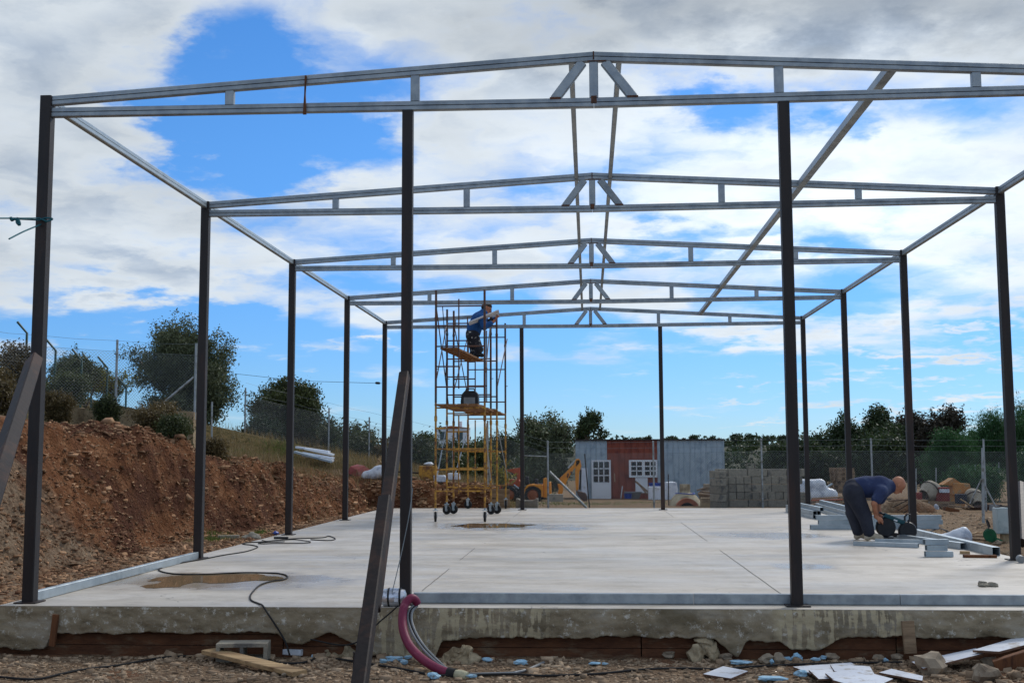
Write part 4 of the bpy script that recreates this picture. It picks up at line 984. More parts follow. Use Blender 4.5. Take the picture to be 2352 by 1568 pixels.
person('bald workman in blue T-shirt and dark trousers bending over the band saw', (m0.x, m0.y, 0), J, dict(top='tshirt_blue', bottom='trousers_dark', shoe='shoe_pale', sleeve=.62, loose=.022, leg_loose=.034))
# workman on the scaffold, leaning right over the work
Y1 = 15.3; zf = 3.4425
m1 = W(1092, 845, Y=Y1); m1.z = zf
def jn(px, py, dy=0.):
    p = W(px, py, Y=Y1+dy); return (p.x-m1.x, p.y-m1.y, p.z-zf)
J = dict(pelvis=jn(1086, 766), waist=jn(1090, 752), chest=jn(1100, 734), neckb=jn(1111, 719), hipl=jn(1084, 772, .09), hipr=jn(1087, 772, -.09), kneel=jn(1090, 806, .10), kneer=jn(1100, 802, -.10), ankl=jn(1084, 836, .12), ankr=jn(1094, 838, -.10),
         toel=jn(1096, 840, .13), toer=jn(1107, 841, -.12), heell=jn(1082, 840, .12), heelr=jn(1091, 841, -.10), shl=jn(1106, 727, .17), shr=jn(1103, 728, -.18), elbl=jn(1122, 744, .2), elbr=jn(1112, 750, -.24), wrl=jn(1136, 733, .12), wrr=jn(1128, 742, -.16), handl=jn(1142, 727, .10), handr=jn(1135, 737, -.13),
         head=jn(1118, 707), face=(.86, -.1, -.5), palml=(.2, -.5, -.8), palmr=(.2, .5, .8), waist2=jn(1088, 762))
for k_ in ('ankl', 'ankr'): J[k_] = (J[k_][0], J[k_][1], .085)
for k_ in ('toel', 'toer', 'heell', 'heelr'): J[k_] = (J[k_][0], J[k_][1], .048)
person('dark-haired workman in blue jacket and paint-splashed trousers standing high on the scaffold', m1, J, dict(top='jacket_blue', bottom='trousers_splashed', shoe='leather', sleeve=1.0, long=True, hair='hair_dark', leg_loose=.02))
a = W(1077, 743, Y=Y1-.28); b_ = W(1146, 715, Y=Y1-.2)
mb = MB(); mb.bar((0, 0, 0), b_-a, .16, .022, ch=.003, up=(0, .35, 1)); single('white_plank', mb, 'white_paint', 'long white plank held by the workman on the scaffold', 'plank', a)
a = W(1126, 735, Y=Y1-.1); mb = MB(); mb.bar((-.05, 0, -.02), (.06, 0, .03), .05, .07, ch=.01); mb.tube([(-.04, 0, -.02), (-.06, 0, -.11)], .018, 8); mb.tube([(.06, 0, .03), (.15, 0, .06)], .008, 6); single('power_drill', mb, 'black_plastic', 'dark power drill in the hands of the workman on the scaffold', 'drill', a)
# ------------------------------------------------------------------ portable band saw on its stand
q0 = W(2062, 1238, z=0); Yb = m0.y-.05
def jb(px, py, dy=0.): p = W(px, py, Y=Yb+dy); return Vector((p.x-q0.x, p.y-q0.y, p.z))
mat('saw_teal', S(20, 66, 74), S(30, 80, 88), 6, .45)
sw = thing('band_saw', 'teal and black portable band saw on a low stand in front of the bending man', 'band saw', (q0.x, q0.y, 0))
mb = MB(); c_ = jb(2034, 1210); mb.lathe([(.001, -.05), (.13, -.05), (.145, -.03), (.145, .03), (.13, .05), (.001, .05)], c_, (0, 1, 0), 24); mb.build('wheel_guard', 'black_plastic', sw, True)
mb = MB(); c_ = jb(2084, 1218); mb.lathe([(.001, -.05), (.12, -.05), (.135, -.03), (.135, .03), (.12, .05), (.001, .05)], c_, (0, 1, 0), 24); mb.build('wheel_guard', 'black_plastic', sw, True)
mb = MB(); mb.bar(jb(2030, 1182), jb(2076, 1200), .09, .07, ch=.015); mb.build('motor_housing', 'saw_teal', sw)
mb = MB(); mb.bar(jb(2026, 1196), jb(2040, 1199), .07, .06, ch=.01); mb.build('gear_case', 'wood', sw)
mb = MB(); mb.bar(jb(2053, 1193, -.05), jb(2061, 1196, -.05), .01, .022, ch=.001); mb.build('badge', 'white_paint', sw)
mb = MB(); mb.tube([jb(2019, 1176), jb(2040, 1184), jb(2064, 1193)], .017, 8); mb.build('top_handle', 'black_plastic', sw, True)
mb = MB(); mb.tube([jb(2078, 1199), jb(2078, 1186), jb(2084, 1180), jb(2090, 1182), jb(2089, 1192), jb(2082, 1203)], .015, 8); mb.build('front_handle', 'black_plastic', sw, True)
mb = MB(); mb.tube([jb(2026, 1198), jb(2014, 1200), jb(2018, 1210)], .02, 8); mb.build('rear_grip', 'black_plastic', sw, True)
mb = MB(); mb.bar(jb(2034, 1226), jb(2084, 1226), .02, .03, ch=.002); mb.build('blade_beam', 'dark_steel', sw)
mb = MB(); mb.box(jb(2036, 1234), (.16, .22, .02)); mb.build('stand_plate', 'black_plastic', sw)
for dx in (-5, 6):
    for dy in (-.09, .09):
        mb = MB(); a = jb(2036+dx, 1234, dy); mb.tube([a, Vector((a.x, a.y, 0.0))], .012, 6); mb.build('stand_leg', 'black_plastic', sw)
mb = MB(); mb.bar(jb(2040, 1229), jb(2056, 1229), .05, .012, ch=.001); mb.bar(jb(2056, 1233), jb(2056, 1223), .05, .012, ch=.001); mb.build('vise', 'dark_steel', sw)
# ------------------------------------------------------------------ background yard
mat('wire', S(120, 126, 128), S(140, 146, 148), 5, .5, 0, .4)
mat('post_galv', S(142, 148, 150), S(168, 172, 172), 8, .5, .05, .4, c3=S(120, 118, 112), s3=6)
mat('post_green', S(28, 62, 58), S(40, 80, 74), 8, .5, .05)
def chain(parent, p0, p1, h, pitch=.065, r=.003, mname='wire'):
    """woven diamond mesh between two foot points"""
    p0 = np.array(p0, float); p1 = np.array(p1, float); Ld = np.linalg.norm(p1-p0); d = (p1-p0)/Ld
    dh = np.array([d[0], d[1], 0]); dh /= np.linalg.norm(dh); nrm = np.array([-dh[1], dh[0], 0])
    n = int(Ld/pitch); m_ = int(h/(pitch/2)); 
    k = np.arange(n+1); j = np.arange(m_+1)
    off = (k[:, None]*pitch+np.where((j[None] % 2) == 0, pitch*.5, -pitch*.5)*1.04)
    P = p0+d*off[..., None]+np.array([0, 0, 1.])*(j[None, :, None]*pitch/2)+nrm*(((j[None, :, None]+k[:, None, None]) % 2)*.003)
    A = P[:, :-1].reshape(-1, 3); Bv = P[:, 1:].reshape(-1, 3); dd = Bv-A; dd /= np.linalg.norm(dd, axis=1)[:, None]
    s1 = np.cross(dd, nrm); s1 /= np.linalg.norm(s1, axis=1)[:, None]
    tri = [nrm*r, -.5*nrm*r+.866*s1*r, -.5*nrm*r-.866*s1*r]
    v = np.stack([A+tri[0], A+tri[1], A+tri[2], Bv+tri[0], Bv+tri[1], Bv+tri[2]], 1).reshape(-1, 3)
    F = np.array([(0, 1, 4, 3), (1, 2, 5, 4), (2, 0, 3, 5)]); f = (F[None]+6*np.arange(len(A))[:, None, None]).reshape(-1, 4)
    return tag(npmesh('wire_mesh', v, f, mname, parent), kind='stuff')
def fence(label, posts, h, post_h, strands=(0.1, .22), m='post_galv', r=.024, gaps=(), mesh=True):
    """posts: list of foot points (x, y, z)"""
    e = thing('chain_link_fence', label, 'fence', posts[0]); o = np.array(posts[0])
    for p in posts:
        mb = MB(); q = Vector(p)-Vector(posts[0]); mb.tube([q-Vector((0, 0, .15)), q+Vector((0, 0, post_h))], r, 9); mb.build('post', m, e, True)
    for i, (a, b_) in enumerate(zip(posts, posts[1:])):
        A = Vector(a)-Vector(posts[0]); Bq = Vector(b_)-Vector(posts[0])
        if mesh and i not in gaps: chain(e, A, Bq, h)
        for s in strands:
            mb = MB(); mid = (A+Bq)/2+Vector((0, 0, h+s-.02)); mb.tube([A+Vector((0, 0, h+s)), mid, Bq+Vector((0, 0, h+s))], .0028, 5, False); mb.build('strand_wire', 'wire', e)
        mb = MB(); mb.tube([A+Vector((0, 0, h)), Bq+Vector((0, 0, h))], .0035, 5, False); mb.build('top_wire', 'wire', e)
    return e
def foot(px, Y, dz=0.):
    x = W(px, 1000, Y=Y).x; return (x, Y, tz(x, Y)+dz)
# rear fence line
fence('chain-link fence along the rear edge of the slab in front of the cabin', [foot(1120, 20.0), foot(1258, 19.7), foot(1500, 19.9), foot(1748, 20.1, .05), foot(2000, 20.4, .12), foot(2258, 20.6, .1), foot(2480, 20.8, .1)], 1.42, 1.75, (.15, .3))
fence('chain-link fence with slim posts on the slope behind the panel stack', [foot(562, 24), foot(660, 25), foot(755, 25.6), foot(848, 26), foot(945, 26), foot(1040, 26)], 1.1, 1.35, (.12, .4))
wl0 = W(150, 930, Y=13.2); wl1 = W(447, 940, Y=12.4)
fence('tall chain-link fence on the retaining wall at the upper left', [(W(-40, 900, Y=11.2).x, 11.2, 2.38), (W(70, 900, Y=11.8).x, 11.8, 2.34), (W(265, 935, Y=12.6).x, 12.6, W(265, 935, Y=12.6).z), (W(447, 946, Y=12.3).x, 12.3, W(447, 946, Y=12.3).z)], 1.12, 1.36, (.22,))
# bent-top green posts behind
k = 0
for px, Y in ((62, 15), (128, 16), (188, 17.5), (212, 21), (247, 19), (290, 21)):
    top = [(62, 765), (128, 805), (188, 828), (212, 838), (247, 845), (290, 890)][k]
    t_ = W(*top, Y=Y); el_ = W(top[0]-22, top[1]-26, Y=Y); z0 = tz(t_.x, Y)
    mb = MB(); mb.tube([(0, 0, -.1), (0, 0, t_.z-z0), (el_.x-t_.x, 0, el_.z-z0)], .028, 8)
    single('bent_fence_post', mb, 'post_green', ['bent-top green fence post left of the tall left column', 'bent-top green fence post just right of the tall left column', 'bent-top green fence post with the second shrub behind it', 'short far bent-top green post between two others', 'bent-top green fence post left of the metal post on the wall', 'leaning green post below the olive tree'][k], 'fence post', (t_.x, Y, z0), group='bent-top green fence posts', smooth=True); k += 1
# struts and loose poles at the rear fence
def pole(name, a, b_, r, m, label, cat='pole'):
    a = Vector(a); mb = MB(); mb.tube([(0, 0, 0), Vector(b_)-a], r, 8); return single(name, mb, m, label, cat, a, smooth=True)
pole('brace_pole', W(1262, 1083, Y=19.75), (W(1348, 1166, Y=19.75)), .032, 'post_galv', 'galvanised brace pole sloping down from the fence post by the backhoe')
pole('thin_pole', W(1343, 1042, Y=19.9), W(1354, 1166, Y=19.9), .016, 'dark_steel', 'thin dark pole standing in front of the white cabin door')
pole('gate_bar', W(1205, 1046, Y=19.7), W(1256, 1048, Y=19.7), .014, 'post_galv', 'horizontal bar left of the fence post by the backhoe')
pole('brace_pole', W(445, 866, Y=12.3), W(375, 925, Y=12.2), .022, 'post_galv', 'light brace pole leaning on the fence post beside the second column')
pole('fence_stake', (W(1535, 1100, Y=22).x, 22, W(1535, 1160, Y=22).z), W(1535, 1088, Y=22), .014, 'dark_steel', 'thin dark stake with side arms near the brick oven')
pole('slim_post', foot(487, 15), W(487, 922, Y=15), .02, 'post_galv', 'slim grey post on the slope right of the second left column', 'post')
k = 0
for px, y0, y1 in ((2104, 1075, 1130), (2150, 1074, 1140), (2202, 1067, 1110), (2239, 1066, 1100), (2294, 1061, 1120)):
    Y = 33; a = W(px, y1, Y=Y); pole('slim_post', (a.x, Y, tz(a.x, Y)-.1), W(px, y0, Y=Y), .022, 'post_galv', ['first slim post of the green netting left of the mixers', 'slim post just left of the first mixer', 'slim post above the first mixer drum', 'slim post above the orange motor cover', 'slim post right of the orange motor cover'][k], 'post'); k += 1
mb = MB(); a = W(2258, 1190, Y=14.5); mb.tube([(0, 0, -.1), Vector(W(2257, 1028, Y=14.5))-a], .03, 9); mb.tube([(0, 0, .8), (.35, .1, .12)], .018, 8); mb.tube([(0, 0, .8), (-.22, .1, .3)], .014, 8)
single('fence_post', mb, 'post_galv', 'tall galvanised fence post with braces in front of the second mixer', 'post', a, smooth=True)
# retaining wall
mat('wall_tan', S(150, 130, 100), S(172, 152, 122), 4, .95, .4, c3=S(120, 102, 78), s3=2.5)
a = W(150, 935, Y=13.2); b_ = W(449, 946, Y=12.3); mb = MB(); n = 24
pts = []
for i in range(n+1):
    q = a.lerp(b_, i/n); pts.append((q.x-b_.x, q.y-b_.y, q.z-b_.z+random.uniform(-.012, .012)))
vs = []
for x_, y_, z_ in pts: vs += [(x_, y_-.1, -1.2), (x_, y_-.1, z_), (x_, y_+.1, z_), (x_, y_+.1, -1.2)]
mb.add(vs, [(4*i+k, 4*i+(k+1) % 4, 4*i+4+(k+1) % 4, 4*i+4+k) for i in range(n) for k in range(4)]+[(3, 2, 1, 0), (4*n, 4*n+1, 4*n+2, 4*n+3)])
single('retaining_wall', mb, 'wall_tan', 'tan rendered retaining wall above the red bank at the left', 'wall', b_)
# ------------------------------------------------------------------ cabin
def z5(x, y, Y): return W3(1450+x/3.36, 1150+y/3.36, Y=Y)
YS = 49.0; c0 = z5(795, 1050, YS); zb = c0.z-.1
cab = thing('site_cabin', 'corrugated cabin, grey and red-brown panels, white door and window, behind the fence', 'cabin', (c0.x, YS, zb))
def lx(x): return z5(x, 700, YS).x-c0.x
def lz(y): return z5(1500, y, YS).z-zb
mat('panel_grey', S(150, 166, 176), S(166, 180, 188), 3, .5, .05, .1, c3=S(134, 150, 162), s3=2)
mat('panel_red', S(126, 62, 46), S(140, 72, 54), 3, .55, .05, .05, c3=S(108, 52, 42), s3=2)
def corr(x0, x1, z0, z1, m, y=0., pitch=.29):
    n = max(1, round((x1-x0)/pitch)); p = (x1-x0)/n; prof = []
    for i in range(n):
        a = x0+i*p; prof += [(a, 0), (a+p*.78, 0), (a+p*.83, -.035), (a+p*.95, -.035)]
    prof.append((x1, 0)); mb = MB(); vs = []
    for xx, yy in prof: vs += [(xx, y+yy, z0), (xx, y+yy, z1)]
    mb.add(vs, [(2*i, 2*i+2, 2*i+3, 2*i+1) for i in range(len(prof)-1)]); return mb.build('wall_panel', m, cab)
top = lz(468); 
edges = [795, 900, 1003, 1105]
for a, b_ in zip(edges, edges[1:]): corr(lx(a), lx(b_)-.004, 0, top, 'panel_grey')
edges = [1105, 1228, 1352, 1476, 1600]
for a, b_ in zip(edges, edges[1:]): corr(lx(a), lx(b_)-.004, 0, top, 'panel_red')
edges = [1600, 1763, 1926, 2089, 2250]
for a, b_ in zip(edges, edges[1:]): corr(lx(a), lx(b_)-.004, 0, top, 'panel_grey')
mb = MB(); mb.box(((lx(2250))/2, 1.55, top/2), (lx(2250)-.02, 3.0, top-.02)); mb.build('cabin_shell', 'panel_grey', cab)
mb = MB(); mb.box((lx(2250)/2, 1.5, top+.03), (lx(2250)+.12, 3.3, .06)); mb.build('roof', 'dark_steel', cab)
mb = MB(); mb.box((lx(2250)+.02, -.03, top/2), (.05, .05, top-.01)); mb.build('corner_trim', 'panel_grey', cab)
def panes(par, x0, x1, y0, y1, nc, nr, bar=.05, dep=-.1):
    w = (lx(x1)-lx(x0)); h = lz(y0)-lz(y1)
    for i in range(nc):
        for j in range(nr):
            a = lx(x0)+w*i/nc+bar/2; b_ = lx(x0)+w*(i+1)/nc-bar/2; c_ = lz(y1)+h*j/nr+bar/2; d_ = lz(y1)+h*(j+1)/nr-bar/2
            mb = MB(); mb.box(((a+b_)/2, dep-.003, (c_+d_)/2), (b_-a, .012, d_-c_)); mb.build('pane', 'glass_dark', par)
def leaf(name, x0, x1, y0, y1, gx0, gx1, gy0, gy1, nc, nr, par=None, dep=-.09, bar=.05):
    """white leaf: frame members and glazing bars around panes"""
    mb = MB(); X0, X1, Z1, Z0 = lx(x0), lx(x1), lz(y0), lz(y1); G0, G1, H1, H0 = lx(gx0), lx(gx1), lz(gy0), lz(gy1)
    for a, b_, c_, d_ in ((X0, G0, Z0, Z1), (G1, X1, Z0, Z1), (G0, G1, H1, Z1), (G0, G1, Z0, H0)):
        mb.box(((a+b_)/2, dep, (c_+d_)/2), (b_-a, .07, d_-c_))
    for i in range(1, nc): mb.box((G0+(G1-G0)*i/nc, dep, (H0+H1)/2), (bar, .05, H1-H0))
    for j in range(1, nr): mb.box(((G0+G1)/2, dep-.002, H0+(H1-H0)*j/nr), (G1-G0, .046, bar))
    o = mb.build(name, 'white_paint', par or cab); return o
dr = leaf('door', 950, 1140, 660, 1046, 968, 1122, 676, 880, 3, 3)
panes(dr, 968, 1122, 676, 880, 3, 3)
mb = MB(); mb.box(((lx(968)+lx(1122))/2, -.132, (lz(905)+lz(1020))/2), (lx(1122)-lx(968), .012, lz(905)-lz(1020))); mb.build('door_panel', 'white_paint', dr)
mb = MB(); mb.tube([(lx(1125), -.13, lz(862)), (lx(1125), -.18, lz(862)), (lx(1108), -.18, lz(860))], .018, 6); mb.build('door_handle', 'galv', dr)
wn = leaf('window', 1318, 1455, 660, 832, 1340, 1446, 678, 812, 2, 3); panes(wn, 1340, 1446, 678, 812, 2, 3)
wn = leaf('window', 1456, 1597, 660, 832, 1474, 1580, 678, 812, 2, 3); panes(wn, 1474, 1580, 678, 812, 2, 3)
mb = MB(); mb.box(((lx(1380)+lx(1500))/2, -.06, (lz(836)+lz(985))/2), (lx(1500)-lx(1380), .04, lz(836)-lz(985))); tag(mb.build('patch_panel', 'white_paint', cab), 'white panel below the window')
mb = MB(); mb.box(((lx(850)+lx(912))/2, -.06, (lz(738)+lz(1010))/2), (lx(912)-lx(850), .03, lz(738)-lz(1010))); tag(mb.build('patch_panel', 'board_white', cab), 'pale panel left of the door')
mb = MB(); mb.box((lx(1450), -.7, -.02), (lx(2252)-lx(650), 1.3, .16)); mb.build('front_step', 'wall_tan', cab)
# ------------------------------------------------------------------ backhoe loader
def z6(x, y, Y): return W3(1450+x/6.72, 1300+y/6.72, Y=Y)
YH = 43.0; h0 = z6(760, 1120, YH); hz_ = min(h0.z, tz(h0.x, YH)+.02)
bh = thing('backhoe_loader', 'yellow-orange backhoe loader parked in front of the olive tree', 'backhoe', (h0.x, YH, h0.z)); 
mat('jcb_yellow', S(232, 152, 36), S(216, 134, 30), 5, .5, .08, c3=S(140, 84, 40), s3=6, t3=(.6, .72))
mat('loader_orange', S(190, 84, 40), S(170, 74, 38), 5, .55, .08, c3=S(120, 62, 40), s3=6, t3=(.58, .7))
mat('rim_orange', S(150, 84, 50), S(172, 98, 58), 6, .65, .1)
mat('bucket_steel', S(70, 52, 44), S(92, 68, 56), 6, .75, .2)
def h6(x, y, dy=0.): p = z6(x, y, YH); return Vector((p.x-h0.x, dy, p.z-h0.z))
def pr(name, pts, depth, m, dy=0., bevel=0.02):
    mb = MB(); P = [h6(x, y) for x, y in pts]; mb.prism([(p.x, p.z) for p in P], (0, dy, 0), (1, 0, 0), (0, 0, 1), depth); return mb.build(name, m, bh, bevel=bevel)
def wheel(x, y, rpx, dy):
    c_ = h6(x, y, dy); r_ = (h6(x+rpx, y)-h6(x, y)).x; ri = r_*.58; w = .17
    mb = MB(); mb.lathe([(ri, -w*.8), (r_*.9, -w), (r_, -w*.7), (r_*1.0, w*.7), (r_*.9, w), (ri, w*.8), (ri, -w*.8)], c_, (0, 1, 0), 28, cap=False)
    for k in range(22):
        a = 2*math.pi*k/22; rt = Matrix.Rotation(-a, 3, 'Y'); mb.box(c_+rt @ Vector((r_*1.01, -.06 if k % 2 else .06, 0)), (.05, w*1.1, .06), rt @ Matrix.Rotation(.5 if k % 2 else -.5, 3, 'X'))
    o = mb.build('tyre', 'black_rubber', bh, True)
    mb = MB(); mb.lathe([(.02, -.12), (ri*.5, -.13), (ri*.85, -.08), (ri*1.02, -w*.82), (ri*1.02, w*.6), (.02, w*.5)], c_, (0, 1, 0), 24)
    for k in range(6):
        a = 2*math.pi*k/6; mb.lathe([(.02, -.15), (.02, -.12)], c_+Vector((math.cos(a)*ri*.35, 0, math.sin(a)*ri*.35)), (0, 1, 0), 6)
    mb.build('rim', 'rim_orange', o, True)
for dy in (-.75, .75): wheel(765, 990, 178, dy); wheel(310, 985, 165, dy)
pr('fender', [(560, 1000), (590, 900), (650, 800), (760, 785), (960, 790), (960, 1030), (925, 1030), (925, 900), (870, 850), (780, 815), (690, 830), (630, 880), (600, 980)], .5, 'jcb_yellow', -.72)
pr('fender', [(560, 1000), (590, 900), (650, 800), (760, 785), (960, 790), (960, 1030), (925, 1030), (925, 900), (870, 850), (780, 815), (690, 830), (630, 880), (600, 980)], .5, 'jcb_yellow', .72)
pr('chassis', [(240, 820), (560, 830), (1000, 800), (1000, 1000), (560, 1000), (240, 960)], .9, 'dark_steel')
pr('bonnet', [(230, 690), (480, 700), (560, 790), (560, 900), (230, 880)], .9, 'loader_orange')
pr('seat_console', [(600, 640), (660, 640), (680, 790), (600, 790)], .5, 'black_plastic')
pr('seat', [(790, 690), (850, 690), (850, 770), (940, 770), (940, 800), (790, 800)], .5, 'black_plastic')
for dy in (-.42, .42):
    pr('loader_arm', [(420, 480), (490, 460), (500, 600), (470, 840), (430, 840), (450, 640), (360, 560), (240, 540), (240, 500)], .09, 'loader_orange', dy)
    mb = MB(); mb.tube([h6(385, 800, dy-.08), h6(480, 870, dy-.08)], .045, 8); mb.build('lift_cylinder', 'galv_light', bh, True)
    pr('stabiliser_post', [(965, 670), (1035, 670), (1035, 1045), (965, 1045)], .14, 'jcb_yellow', dy*1.7)
pr('loader_bucket', [(-60, 830), (120, 800), (140, 880), (60, 1050), (-100, 1080), (-80, 1040), (20, 1000)], 1.5, 'loader_orange')
pr('frame_plate', [(1040, 760), (1100, 740), (1110, 980), (1040, 1000)], 1.2, 'jcb_yellow')
mb = MB()
for k in range(7): mb.tube([h6(1120, 780+k*26, -.2+.05*k), h6(1180, 740+k*30, -.25+.06*k), h6(1240, 800+k*24, -.1+.03*k)], .022, 6)
tag(mb.build('hydraulic_hoses', 'black_rubber', bh, True), kind='stuff')
pr('swing_post', [(1230, 790), (1330, 770), (1345, 900), (1320, 1000), (1240, 980), (1260, 880)], .3, 'jcb_yellow')
pr('boom', [(1270, 680), (1560, 400), (1590, 300), (1650, 285), (1690, 340), (1640, 420), (1560, 480), (1430, 700), (1385, 820), (1320, 800)], .2, 'jcb_yellow')
pr('dipper', [(1590, 330), (1670, 300), (1705, 430), (1660, 560), (1645, 900), (1600, 920), (1585, 760), (1580, 520)], .18, 'jcb_yellow', -.01)
mb = MB(); mb.tube([h6(1440, 470), h6(1590, 318)], .035, 8); mb.build('boom_cylinder', 'galv_light', bh, True)
mb = MB(); mb.tube([h6(1690, 500), h6(1685, 720), h6(1670, 900)], .04, 8); mb.build('dipper_cylinder', 'black_rubber', bh, True)
pr('digging_bucket', [(1595, 915), (1660, 930), (1780, 960), (1820, 1030), (1815, 1120), (1770, 1160), (1720, 1100), (1640, 1010)], .55, 'bucket_steel')
mb = MB()
for q in ((1500, 560), (1440, 600), (1430, 640)): mb.box(h6(q[0], q[1], -.105), (.07, .008, .09))
tag(mb.build('decal', 'bucket_steel', bh), kind='stuff')
# low concrete pieces in front of the backhoe
def z5b(x, y, Y): return z5(x, y, Y)
g0 = z5(318, 1130, 21.5); mb = MB()
w_ = z5(425, 1100, 21.5).x-z5(210, 1100, 21.5).x; hh = z5(300, 1040, 21.5).z-z5(300, 1130, 21.5).z
mb.prism([(-w_/2, -.1), (w_/2, -.1), (w_/2, hh), (w_/2-.06, hh), (w_/2-.14, hh-.05), (-w_/2+.14, hh-.05), (-w_/2+.06, hh), (-w_/2, hh)], (0, 0, 0), (1, 0, 0), (0, 0, 1), .45)
single('concrete_trough', mb, 'conc_block', 'low grey concrete trough with notched rim behind the rear inner column', 'trough', (g0.x, 21.5, g0.z), bevel=.008)
g0 = z5(600, 1070, 38); mb = MB(); mb.box((0, 0, .12), (.6, .4, .36)); single('concrete_footing', mb, 'conc_block', 'grey concrete base below the backhoe boom', 'footing', (g0.x, 38, g0.z), bevel=.01)
g0 = W(1150, 1165, Y=19.3); mb = MB(); mb.bar((-.22, 0, .24), (.23, 0, .24), .03, .52, ch=.003); mb.box((0, -.02, .5), (.48, .04, .03))
single('plywood_sheet', mb, 'wood_old', 'upright plywood panel at the end of the rear bank beside the scaffold', 'panel', (g0.x, 19.25, -.05))
# things against the cabin
g0 = z5(1575, 960, 47); q = thing('blue_bin', 'blue plastic tub in front of the cabin window', 'tub', (g0.x, 47, g0.z)); mb = MB(); mb.lathe([(.02, 0), (.22, 0), (.3, .34), (.33, .36), (.3, .33), (.2, .03)], (0, 0, 0), (0, 0, 1), 16); mb.build('body', 'blue_plastic', q, True)
g0 = z5(1360, 1040, 47); mb = MB(); mb.lathe([(.02, 0), (.3, 0), (.42, .3), (.46, .32), (.42, .28), (.28, .03)], (0, 0, 0), (0, 0, 1), 18); single('mortar_tub', mb, 'grey_plastic', 'grey mortar tub in front of the red cabin wall', 'tub', (g0.x, 47, g0.z), smooth=True)
g0 = z5(1310, 1040, 46.6); mb = MB(); mb.lathe([(.02, 0), (.16, 0), (.2, .22), (.22, .24), (.19, .2)], (0, 0, 0), (0, 0, 1), 14); single('blue_bucket', mb, 'blue_plastic', 'small blue bucket beside the grey mortar tub', 'bucket', (g0.x, 46.6, g0.z), smooth=True)
g0 = z5(1600, 1045, 46); mb = MB(); mb.box((0, 0, .3), (.85, .6, .62), ch=.02); single('white_crate', mb, 'board_white', 'whitish block stand under the blue tub by the cabin', 'stand', (g0.x, 46, g0.z-.02))
g0 = z5(1730, 1050, 46); mb = MB(); mb.lathe([(.02, 0), (.3, 0), (.34, .5), (.3, .8), (.12, .85)], (0, 0, 0), (0, 0, 1), 14); single('white_sack', mb, 'tarp', 'white sack standing left of the brick oven', 'sack', (g0.x, 46, g0.z), smooth=True)
k = 0
for a, b_, r_, m_ in (((1380, 870), (1540, 1000), .05, 'wood_old'), ((1400, 880), (1500, 1000), .04, 'wood_old'), ((1255, 920), (1240, 1040), .03, 'galv'), ((1280, 960), (1268, 1040), .025, 'wood_old'), ((1175, 795), (1180, 880), .03, 'wood_old')):
    A = z5(*a, 47.6); Bq = z5(*b_, 47); pole('leaning_bar', Bq, A, r_, m_, ['long beam leaning below the cabin window', 'second beam leaning below the cabin window', 'pale rod leaning on the red cabin wall', 'short rod leaning on the red cabin wall', 'small batten fixed on the red cabin wall'][k], 'bar'); k += 1
# ------------------------------------------------------------------ brick oven
YO = 25.0; o0 = z5(1880, 1140, YO); ov = thing('pizza_oven', 'domed clay oven with a red brick arch and short chimney', 'oven', (o0.x, YO, o0.z-.05))
sc5 = (z5(2000, 1000, YO).x-z5(1900, 1000, YO).x)/100
mat('clay', S(176, 162, 132), S(200, 188, 160), 5, .95, .5, c3=S(134, 118, 90), s3=3)
mat('brick_red', S(150, 84, 58), S(172, 104, 74), 8, .9, .3, rnd=.15)
R_ = 160*sc5; mb = MB(); prof = [(R_*1.0, 0), (R_*1.02, R_*.3), (R_*.9, R_*.62), (R_*.7, R_*.88), (R_*.42, R_*1.05), (.02, R_*1.12)]
mb.lathe(prof, (0, .25, 0), (0, 0, 1), 26)
o = mb.build('dome', 'clay', ov, True)
mb = MB(); mb.lathe([(.17*R_/.5, R_*.98), (.16*R_/.5, R_*1.6), (.11*R_/.5, R_*1.6), (.11*R_/.5, R_*1.2)], (0, .25, 0), (0, 0, 1), 18); mb.build('chimney', 'clay', ov, True)
mb = MB(); pts = [(math.cos(t_)*.3*R_/.5, .25+math.sin(t_)*.3*R_/.5, R_*1.02+.012*math.sin(t_*2)) for t_ in np.linspace(0, 6.28, 30)]; mb.tube(pts, .016, 6); mb.build('blue_hose', 'blue_plastic', ov, True)
ry = -R_*.95
n = 13; r0, r1 = 78*sc5, 118*sc5
for i in range(n):
    a = math.pi*(i+.06)/n; b2 = math.pi*(i+.94)/n
    mb = MB(); mb.prism([(math.cos(t_)*rr_, math.sin(t_)*rr_) for t_, rr_ in ((a, r0), (a, r1), (b2, r1), (b2, r0))], (0, ry+.05, 6*sc5), (1, 0, 0), (0, 0, 1), .26); mb.build('brick', 'brick_red', ov)
for sx in (-1, 1): mb = MB(); mb.box((sx*98*sc5, ry+.05, -14*sc5), (38*sc5, .26, 36*sc5)); mb.build('brick', 'brick_red', ov)
mb = MB(); mb.prism([(math.cos(t_)*r0*.99, math.sin(t_)*r0*.99) for t_ in np.linspace(0, math.pi, 14)]+[(-r0*.99, -25*sc5), (r0*.99, -25*sc5)], (0, ry+.16, 6*sc5), (1, 0, 0), (0, 0, 1), .02); mb.build('oven_mouth', 'black_rubber', ov)
